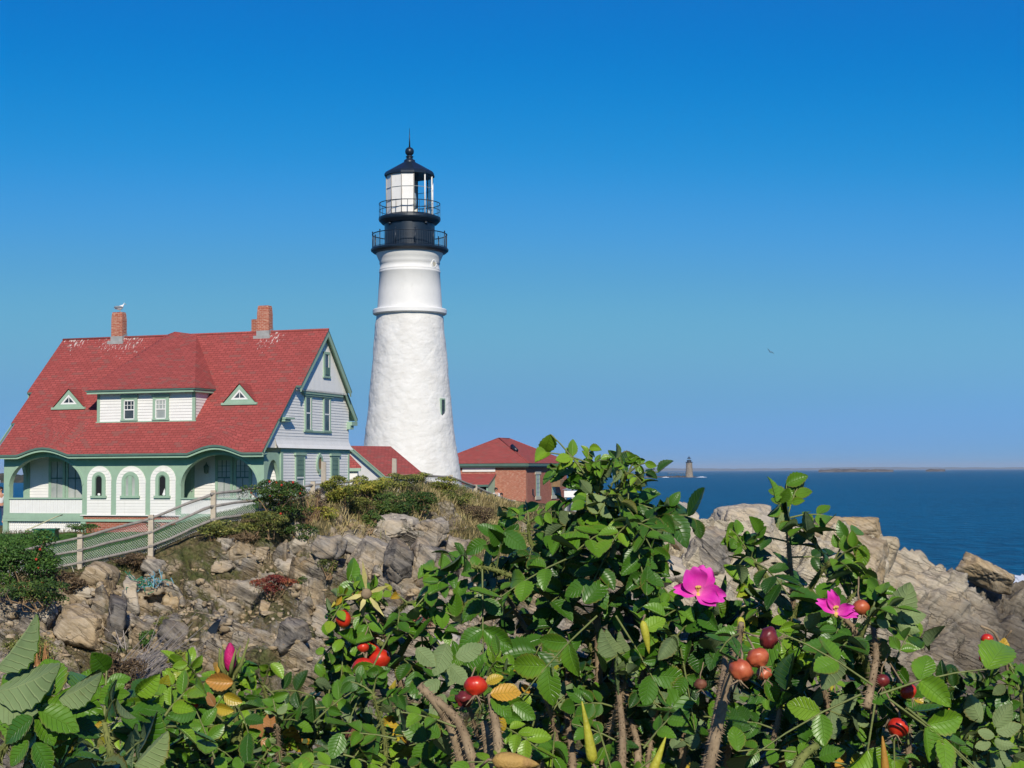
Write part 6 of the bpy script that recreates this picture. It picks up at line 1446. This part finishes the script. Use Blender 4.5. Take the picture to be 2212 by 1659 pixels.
# --- the tall bush right of centre
B = Bush('tallest rose bush, rising in front of the brick building to above the horizon', 1285, 1.95, 1)
B.shoot([(1300, 1700, 1.95), (1292, 1400, 1.95), (1286, 1210, 1.93), (1294, 1060, 1.90)], .078, .0145, .10, .0058, 'old', .42)
B.shoot([(1290, 1420, 1.97), (1205, 1270, 1.95), (1148, 1175, 1.93), (1142, 1128, 1.92)], .074, .016, .2, tint=.40)
B.shoot([(1285, 1360, 1.96), (1190, 1290, 1.92), (1080, 1235, 1.88), (1000, 1222, 1.85)], .098, .024, .15, tint=.38)
B.shoot([(1280, 1250, 1.94), (1322, 1180, 1.90), (1352, 1140, 1.86), (1366, 1130, 1.84)], .085, .018, .2, tint=.40)
B.shoot([(1280, 1330, 1.94), (1350, 1270, 1.90), (1400, 1235, 1.86)], .088, .026, .2, tint=.38)
B.shoot([(1230, 1640, 2.0), (1180, 1450, 2.0), (1120, 1330, 2.0), (1080, 1270, 2.0)], .095, .024, .15, kind='old', tint=.34)
B.shoot([(1330, 1640, 1.9), (1390, 1450, 1.88), (1400, 1340, 1.86)], .095, .024, .15, kind='old', tint=.40)
B.shoot([(1280, 1130, 1.93), (1300, 1095, 1.90), (1316, 1062, 1.86)], .070, .019, .3, tint=.60, stem=True)
B.shoot([(1200, 1600, 2.05), (1240, 1420, 2.1), (1290, 1250, 2.12), (1330, 1130, 2.1)], .10, .020, .1, tint=.26, stem=False)
B.shoot([(1284, 1190, 1.93), (1276, 1080, 1.91), (1268, 1008, 1.89)], .058, .0125, .2, tint=.5)
B.shoot([(1292, 1130, 1.93), (1330, 1065, 1.90), (1358, 1022, 1.86)], .058, .0125, .25, tint=.5)
B.shoot([(1286, 1250, 1.96), (1330, 1180, 1.94), (1395, 1130, 1.92), (1420, 1110, 1.90)], .075, .015, .2, tint=.34)
B.leaf(1262, 1022, 1.86, -24, -34, .075, .80, 1); B.leaf(1290, 1330, 1.78, -30, 26, .125, .62, 2, (.05, -.9, .4)); B.leaf(1272, 1000, 1.86, -34, -14, .06, .82, 1)
B.leaf(1330, 1330, 1.80, 40, 60, .12, .56, 2, (.1, -.9, .3)); B.leaf(1240, 1200, 1.82, -50, 20, .10, .66, 2); B.leaf(1470, 1400, 1.8, 10, 50, .09, .5, 1, (0, -.95, .3))
B.done()
# --- bush right of it, tip above the ledge
B = Bush('slender rose bush before the pale rock crest, right of the big magenta flower', 1715, 1.9, 2)
B.shoot([(1740, 1720, 1.95), (1725, 1450, 1.93), (1710, 1260, 1.90), (1700, 1120, 1.88)], .098, .027, .25, .0052, 'old', .40)
B.shoot([(1716, 1330, 1.90), (1770, 1240, 1.87), (1800, 1215, 1.85)], .095, .027, .3, tint=.42); B.shoot([(1716, 1340, 1.90), (1650, 1240, 1.87), (1622, 1205, 1.86)], .095, .027, .3, tint=.42)
B.shoot([(1720, 1400, 1.9), (1660, 1330, 1.88), (1640, 1300, 1.86)], .09, .027, .3, tint=.5); B.shoot([(1724, 1420, 1.9), (1800, 1330, 1.86), (1840, 1290, 1.84)], .09, .027, .3, tint=.42)
B.single(1712, 1140, 1690, 1078, 1.86, .35, (-.8, -.3, -.3), 1); B.single(1708, 1150, 1676, 1105, 1.86, .7, (.3, .8, -.4), 0); B.single(1706, 1175, 1745, 1150, 1.87, .4, (.1, -.7, .6), 2)
B.done()
# --- flower bush between them
B = Bush('rose bush with the big open magenta flower, before the pale rocks', 1520, 1.85, 3)
B.shoot([(1470, 1720, 1.9), (1480, 1500, 1.88), (1495, 1380, 1.86), (1506, 1300, 1.84)], .092, .024, .1, .0048, 'old', .42, tip=False)
B.shoot([(1560, 1720, 1.92), (1580, 1560, 1.9), (1575, 1455, 1.88)], .09, .026, .15, tint=.44, kind='old'); B.shoot([(1490, 1460, 1.88), (1455, 1410, 1.84), (1440, 1385, 1.82)], .09, .026, .2, tint=.44)
B.shoot([(1500, 1470, 1.9), (1560, 1420, 1.9), (1600, 1405, 1.9)], .085, .026, .2, tint=.46)
B.flower(1508, 1280, 1.80, .050, [(112, 12, 1.0, .46, .75), (70, -8, .98, .42, .6), (172, 15, .95, .26, .3), (-12, 40, 1.12, .34, .6), (-34, 60, 1.0, .34, .5)], 'big open magenta rose flower with cupped petals', 5)
B.done()
# --- right bush with the second flower and the pale upturned leaf
B = Bush('rose bush with a half hidden magenta flower and a pale upturned leaf', 1860, 1.75, 4)
B.shoot([(1880, 1720, 1.8), (1885, 1500, 1.78), (1850, 1370, 1.76), (1815, 1330, 1.75)], .090, .026, .15, .0055, 'old', .38, tip=False)
B.shoot([(1884, 1480, 1.78), (1860, 1390, 1.74), (1880, 1330, 1.72)], .088, .026, .2, tint=.42); B.shoot([(1960, 1720, 1.82), (1960, 1560, 1.8), (1930, 1440, 1.78)], .09, .026, .1, tint=.40, kind='old')
B.shoot([(1800, 1720, 1.85), (1790, 1560, 1.84), (1770, 1440, 1.82), (1740, 1380, 1.8)], .09, .026, .1, tint=.40, kind='old')
B.flower(1806, 1322, 1.72, .040, [(152, 12, 1.05, .27, .5), (108, 5, 1.0, .27, .5), (14, 35, .85, .26, .4), (-10, 40, 1.0, .22, .3)], 'half hidden magenta rose flower with narrow petals', 6)
for a in ((1938, 1345, 1966, 1258, 1), (1935, 1338, 1905, 1300, 0), (1950, 1335, 2000, 1330, 0), (1922, 1352, 1890, 1340, 2), (1940, 1345, 1985, 1365, 1)): B.single(a[0], a[1], a[2], a[3], 1.70, .72, (.15, .9, -.3), a[4])
B.hip(1860, 1312, 1.74, .014, 'orange', (.2, -.3, -1)).hip(1962, 1494, 1.70, .013, 'red', (.5, -.3, -.8)).hip(1940, 1572, 1.66, .016, 'red', (-.4, -.6, -.7)).hip(1905, 1470, 1.72, .012, 'dark', (0, -.4, -1))
for u, v, du, dv in ((1885, 1480, -40, -30), (1900, 1500, 50, -20), (1890, 1520, -10, 60), (1960, 1530, 40, 30), (1920, 1510, 60, 40), (1860, 1500, -50, 20)): B.leaf(u, v, 1.62, du, dv, .13, .68, 1, (.05, -.8, .6))
B.done()
# --- orange hips
B = Bush('rose bush with a cluster of wrinkled orange hips', 1590, 1.7, 5)
B.shoot([(1520, 1720, 1.52), (1566, 1500, 1.52), (1592, 1400, 1.51), (1602, 1345, 1.50)], .06, .05, .35, .0060, 'old', .42, tip=False)
B.hip(1600, 1448, 1.44, .0160, 'orange', (-.2, -.5, -.85), .5, (1600, 1395, 1.50)).hip(1637, 1421, 1.45, .0152, 'orange', (.3, -.5, -.8), .5, (1612, 1372, 1.50)).hip(1660, 1378, 1.47, .0145, 'dark', (.9, -.3, -.1), .7, (1606, 1365, 1.50)).hip(1650, 1454, 1.48, .010, 'orange', (.2, -.3, -1), .7).hip(1513, 1478, 1.75, .010, 'brown', (0, -.5, -1), .6)
B.shoot([(1640, 1720, 1.8), (1680, 1560, 1.8), (1690, 1480, 1.8)], .09, .028, .1, tint=.45, kind='old'); B.done()
# --- red hips left of centre
B = Bush('rose bush with shiny red hips and a dried sepal star left of the tallest', 820, 1.9, 6)
B.shoot([(900, 1720, 1.95), (870, 1500, 1.93), (835, 1380, 1.91), (815, 1300, 1.88)], .075, .026, .3, .0050, 'old', .46); B.shoot([(850, 1440, 1.92), (890, 1370, 1.9), (910, 1358, 1.88)], .075, .026, .3, tint=.38)
B.shoot([(840, 1400, 1.92), (775, 1370, 1.9), (745, 1374, 1.88)], .068, .026, .3, tint=.42); B.shoot([(780, 1720, 2.0), (790, 1500, 1.98), (775, 1420, 1.95)], .07, .028, .25, tint=.30, stem=False)
B.shoot([(830, 1350, 1.9), (865, 1315, 1.88), (880, 1302, 1.86)], .065, .03, .3, tint=.6); B.shoot([(815, 1330, 1.9), (775, 1297, 1.88), (755, 1290, 1.86)], .062, .03, .3, tint=.66)
B.hip(742, 1337, 1.84, .0150, 'red', (-1, -.3, -.1), 0, (775, 1350, 1.88)).hip(786, 1443, 1.80, .0190, 'red', (-.1, -.5, -.8), 0, (795, 1405, 1.86)).hip(818, 1424, 1.86, .0200, 'red', (.3, -.3, -.8)).hip(798, 1402, 1.87, .0175, 'red', (-.3, -.3, -.9)).hip(784, 1398, 1.82, .010, 'red', (0, -.4, -1)).hip(787, 1464, 1.82, .009, 'red', (0, -.4, -1)).hip(765, 1590, 1.8, .015, 'brown', (0, -.6, -.8), .8)
B.leaf(842, 1370, 1.76, -22, 40, .105, .66, 1, (.05, -.95, .3))
c = at(792, 1282, 1.82) - B.base; m = MB()
for k in range(5):
    a = math.radians((95, 20, -50, 195, 250)[k]); d = Vector((math.cos(a), -.35, math.sin(a))); L = (.040, .030, .034, .026, .022)[k]; sd = Vector((-math.sin(a), 0, math.cos(a))) * .0030
    m.slab([tuple(c), tuple(Vector(c) + d * L * .5 + sd), tuple(Vector(c) + d * L)], [tuple(c), tuple(Vector(c) + d * L * .5 - sd), tuple(Vector(c) + d * L)], (0, .001, 0))
m.build('dried_calyx', paint('pale_dry_sepal', (.50, .44, .16), .3, .6, 60, (.3, .2, .08)), B.o); m = MB(); m.ball(tuple(c + np.array([0, -.003, 0])), .0065, 10, 0, (1, .6, 1)); m.build('dried_heart', CANE['old'], B.o); B.done()
# --- bud bush
B = Bush('rose bush with one closed crimson bud, lower left', 505, 1.8, 7)
B.shoot([(530, 1720, 1.85), (515, 1600, 1.83), (506, 1500, 1.81), (502, 1455, 1.80)], .088, .024, .15, .0042, 'green', .52, tip=False)
for pa, tn in (([(500, 1700, 1.9), (420, 1580, 1.88), (380, 1500, 1.86)], .55), ([(560, 1700, 1.9), (580, 1560, 1.88), (570, 1480, 1.86)], .42), ([(520, 1620, 1.82), (450, 1520, 1.8), (430, 1475, 1.8)], .62)): B.shoot(pa, .088, .025, .1, tint=tn)
c = at(497, 1424, 1.80) - B.base; m = MB(); m.lathe([(.003, -.013), (.0062, -.008), (.0074, .0), (.0068, .008), (.004, .015), (.0012, .019)], 16, 0, tuple(c)); fb = m.build('flower_bud', BUD, B.o); m = MB()
for k in range(5): a = 6.28 * k / 5; p0 = Vector(c) + Vector((.004 * math.cos(a), .004 * math.sin(a), -.02)); m.tube([p0, p0 + Vector((.009 * math.cos(a), .009 * math.sin(a), .014)), p0 + Vector((.014 * math.cos(a) + .004, .012 * math.sin(a), .034 + .01 * (k == 0)))], [.003, .0024, .0006], 5)
m.ball(tuple(np.array(c) + np.array([0, 0, -.021])), .0065, 10); m.build('sepals', CANE['green'], fb)
B.hip(415, 1518, 1.78, .011, 'red', (-.2, -.6, -.7)).hip(425, 1490, 1.79, .008, 'red', (.2, -.6, -.7)).hip(400, 1480, 1.80, .007, 'red', (-.2, -.5, -.8)); B.done()
# --- near leaves at the left edge
B = Bush('near rose bush with large pale leaf undersides at the left edge', 40, .95, 8)
B.shoot([(-60, 1800, .98), (-30, 1690, .97), (0, 1630, .96), (20, 1600, .95)], .07, .035, .1, .0045, 'green', .55, tip=False); B.shoot([(120, 1800, 1.0), (130, 1710, 1.0), (130, 1660, 1.0)], .07, .026, .1, tint=.52); B.shoot([(-20, 1800, .98), (40, 1700, .98), (60, 1650, .97)], .07, .026, .3, tint=.55)
for a in ((-6, 1445, 95, 1337, .93, .60, (.75, .55, -.35), 1), (-10, 1497, 150, 1468, .92, .60, (.1, .75, -.65), 4), (10, 1465, 75, 1400, .95, .35, (.6, .5, -.5), 3), (128, 1510, 236, 1478, .93, .55, (.1, .7, -.7), 4), (-10, 1520, 80, 1558, .92, .65, (-.1, .7, -.7), 4)): B.single(*a[:4], a[4], a[5], a[6], a[7])
for a in ((84, 1535, 172, 1570, .92, .62, (.1, -.75, .65), 2), (80, 1545, 118, 1610, .92, .6, (.3, -.8, .5), 1), (70, 1550, 0, 1600, .91, .45, (-.1, -.75, .6), 2), (60, 1600, 20, 1655, .91, .58, (-.2, -.8, .5), 0), (75, 1605, 110, 1668, .91, .5, (.2, -.8, .5), 1), (150, 1540, 205, 1520, .95, .5, (.1, -.6, .7), 1), (150, 1560, 215, 1590, .96, .35, (.1, -.7, .6), 0)): B.single(*a[:4], a[4], a[5], a[6], a[7])
B.done()
B = Bush('rose bush with a long pale curled leaf near the lower left', 270, 1.1, 9)
B.shoot([(230, 1800, 1.2), (240, 1650, 1.2), (225, 1560, 1.2)], .085, .024, .1, tint=.36); B.shoot([(300, 1800, 1.25), (330, 1650, 1.25), (340, 1570, 1.25)], .085, .024, .1, tint=.42)
B.single(292, 1655, 372, 1585, 1.05, .72, (.4, .7, -.5), 1).single(300, 1625, 345, 1540, 1.08, .5, (.75, -.3, .3), 3); B.done()
# --- right corner bush
B = Bush('rose bush in the lower right corner with two small red hips on bare stalks', 2110, 1.9, 10)
for pa, tn in (([(2080, 1720, 1.95), (2090, 1580, 1.93), (2130, 1480, 1.9)], .36), ([(2160, 1720, 1.95), (2170, 1560, 1.92), (2190, 1450, 1.9)], .38), ([(2040, 1720, 2.0), (2030, 1600, 1.98), (2060, 1530, 1.95)], .32), ([(2220, 1720, 1.9), (2210, 1600, 1.88), (2205, 1500, 1.86)], .42), ([(2120, 1720, 2.05), (2140, 1600, 2.05), (2110, 1500, 2.02)], .26)): B.shoot(pa, .066, .020, .08, tint=tn, prick=False)
B.hip(2132, 1380, 1.85, .0105, 'red', (0, -.3, -1), 0, (2120, 1355, 1.87)).hip(2127, 1422, 1.85, .0095, 'red', (0, -.4, -1), 0, (2140, 1400, 1.87))
P = spline([at(2180, 1480, 1.9), at(2172, 1430, 1.88), at(2150, 1370, 1.87), at(2118, 1352, 1.87)], 14); cane(B.o, B.base, P, .0022, .0014, 'old', 5, False); P = spline([at(2178, 1440, 1.9), at(2172, 1385, 1.88), at(2185, 1362, 1.87)], 10); cane(B.o, B.base, P, .0018, .0012, 'old', 6, False)
for a in ((2120, 1560, 2090, 1500, 1), (2148, 1590, 2110, 1580, 0), (2150, 1570, 2185, 1520, 1), (2152, 1580, 2205, 1570, 2), (2140, 1605, 2105, 1615, 0), (2148, 1600, 2190, 1612, 1)): B.single(a[0], a[1], a[2], a[3], 1.7, .7, (.1, .85, -.4), a[4])
B.single(2160, 1430, 2172, 1378, 1.85, .93, (.2, -.9, .2), 0); B.done()
# --- fill: bushes that close the foot of the picture
top = lambda u: np.interp(u, [150, 230, 300, 400, 500, 600, 700, 760, 900, 1000, 1060, 1150, 1300, 1480, 1560, 1700, 1850, 1950, 2020, 2060, 2212, 2300], [1600, 1570, 1520, 1500, 1520, 1520, 1500, 1500, 1490, 1470, 1420, 1400, 1400, 1430, 1450, 1450, 1440, 1470, 1530, 1560, 1500, 1500])
for i, (u0, u1, lab) in enumerate(((180, 400, 'low leafy rose bush between the near left leaves and the closed bud'), (420, 640, 'low leafy rose bush right below the closed bud'), (640, 860, 'low rose bush with yellowing leaves under the shiny red hips'), (860, 1080, 'low rose bush with grey-green undersides and thick bristly canes, bottom centre'),
        (1080, 1300, 'shaded lower rose bush at the foot of the tallest bush, left of its main cane'), (1300, 1520, 'shaded lower rose bush at the foot of the tallest bush, right of its main cane'), (1520, 1760, 'low rose bush under the wrinkled orange hips'), (1760, 2000, 'low rose bush under the half hidden flower'), (1990, 2260, 'low rose bush along the bottom of the right corner'))):
    B = Bush(lab, (u0 + u1) / 2, 1.9, 30 + i); r = B.r
    for q in range(10):
        u = u0 + (u1 - u0) * (q + r.uniform(0, 1)) / 10; Y = r.uniform(1.75, 2.8); v = top(u) + r.uniform(0, 130) ** 1.0
        B.shoot([(u + r.normal(0, 40), 1760, Y), (u + r.normal(0, 25), (v + 1740) / 2, Y), (u + r.normal(0, 20), v, Y - .03)], .070 * r.uniform(.8, 1.2), .024, .1, .0036, 'old' if r.uniform() < .6 else 'green', np.clip(r.normal(.44, .13), .2, .8), prick=(Y < 2.0), tv=.14, flip=.22)
    for q in range(5):
        u = r.uniform(u0, u1); Y = r.uniform(1.6, 1.95); v = r.uniform(1560, 1670); B.leaf(u, v, Y, r.normal(0, 40), r.normal(-10, 30), .068, r.choice([.5, .6, .7, .55, .75, .93]), 2)
    if i == 3:
        B.hip(1027, 1482, 1.62, .0170, 'red', (0, -.5, -.85), .25, (1050, 1520, 1.66)).hip(1003, 1510, 1.68, .0140, 'dark', (-.2, -.4, -.9), .9)
        for a in ((1060, 1500, 1125, 1490, .95), (1060, 1510, 1110, 1545, .6), (1050, 1475, 1085, 1458, .91), (1080, 1545, 1078, 1592, .92)): B.single(*a[:4], 1.64, a[4], (.1, -.8, .6), 2)
        for a in ((900, 1400, 940, 1440), (965, 1390, 940, 1460), (985, 1420, 1045, 1395), (975, 1440, 1010, 1480), (950, 1470, 905, 1500), (960, 1500, 930, 1550)): B.single(a[0], a[1], a[2], a[3], 1.72, .66, (.2, .85, -.4), 0)
        for pa in ([(1010, 1720, 1.66), (985, 1600, 1.66), (950, 1530, 1.66), (905, 1480, 1.66)], [(1045, 1720, 1.64), (1020, 1640, 1.64), (990, 1560, 1.65), (940, 1510, 1.66)], [(1085, 1720, 1.62), (1075, 1600, 1.63), (1060, 1500, 1.65)], [(1065, 1720, 1.68), (1052, 1600, 1.68), (1045, 1560, 1.69)]):
            cane(B.o, B.base, spline([at(*p) for p in pa], 18), .0062, .0042, 'old', int(pa[0][0]))
    if i == 5:
        for pa in ([(1340, 1720, 1.74), (1345, 1600, 1.76), (1335, 1480, 1.84), (1322, 1360, 1.96)], [(1240, 1720, 1.78), (1235, 1620, 1.80), (1225, 1540, 1.86), (1228, 1400, 2.0)], [(1370, 1720, 1.78), (1378, 1620, 1.80), (1360, 1540, 1.86), (1340, 1400, 1.98)]): cane(B.o, B.base, spline([at(*p) for p in pa], 16), .0050, .0026, 'old', int(pa[0][0]))
    if i == 6:
        cane(B.o, B.base, spline([at(1508, 1720, 1.62), at(1535, 1610, 1.63), at(1556, 1500, 1.70), at(1572, 1380, 1.84)], 16), .0056, .0030, 'old', 9)
    if i == 7:
        cane(B.o, B.base, spline([at(1872, 1530, 1.66), at(1888, 1450, 1.68), at(1892, 1400, 1.72), at(1880, 1320, 1.80)], 12), .0048, .0026, 'old', 10); cane(B.o, B.base, spline([at(1690, 1720, 1.55), at(1730, 1640, 1.56), at(1765, 1610, 1.57)], 12), .005, .004, 'green', 11)
    B.done()
pod('tall yellow-green pod standing upright at bottom centre', 1281, 1650, 1257, 1515, 1.6, 11, 'yellow')
pod('slanting yellow-green pod at the bottom edge right of centre', 1404, 1680, 1438, 1592, 1.55, 10, 'yellow')
pod('plump tan pod lying at the bottom edge', 1062, 1642, 1165, 1652, 1.5, 19, 'tan', .62)
pod('yellow pod hanging below the big magenta flower', 1388, 1340, 1402, 1412, 1.74, 8, 'yellow', .6)
pod('short yellow pod above the wrinkled orange hips', 1599, 1332, 1603, 1388, 1.7, 8, 'yellow', .6)
pod('thin orange-brown pod standing right of the two low red hips', 2046, 1625, 2050, 1530, 1.65, 7, 'orange', .55)
pod('thick orange-brown stalk at the bottom edge below the low red hips', 1914, 1690, 1906, 1590, 1.6, 8, 'orange', .5)

# ------------------------------------------------------------------ sea air
hz = bpy.data.materials.new('sea_air'); hz.use_nodes = True; hn = hz.node_tree
hn.nodes.remove(hn.nodes['Principled BSDF']); pv = hn.nodes.new('ShaderNodeVolumePrincipled')
pv.inputs['Color'].default_value = (.75, .86, 1, 1); pv.inputs['Density'].default_value = 4.2e-5; pv.inputs['Anisotropy'].default_value = 0.0
hn.links.new(pv.outputs[0], hn.nodes['Material Output'].inputs['Volume'])
tag(MB().box(-36000, 36000, -36000, 36000, -9, 110).build('haze', hz), 'thin sea haze', None, None, 'stuff')
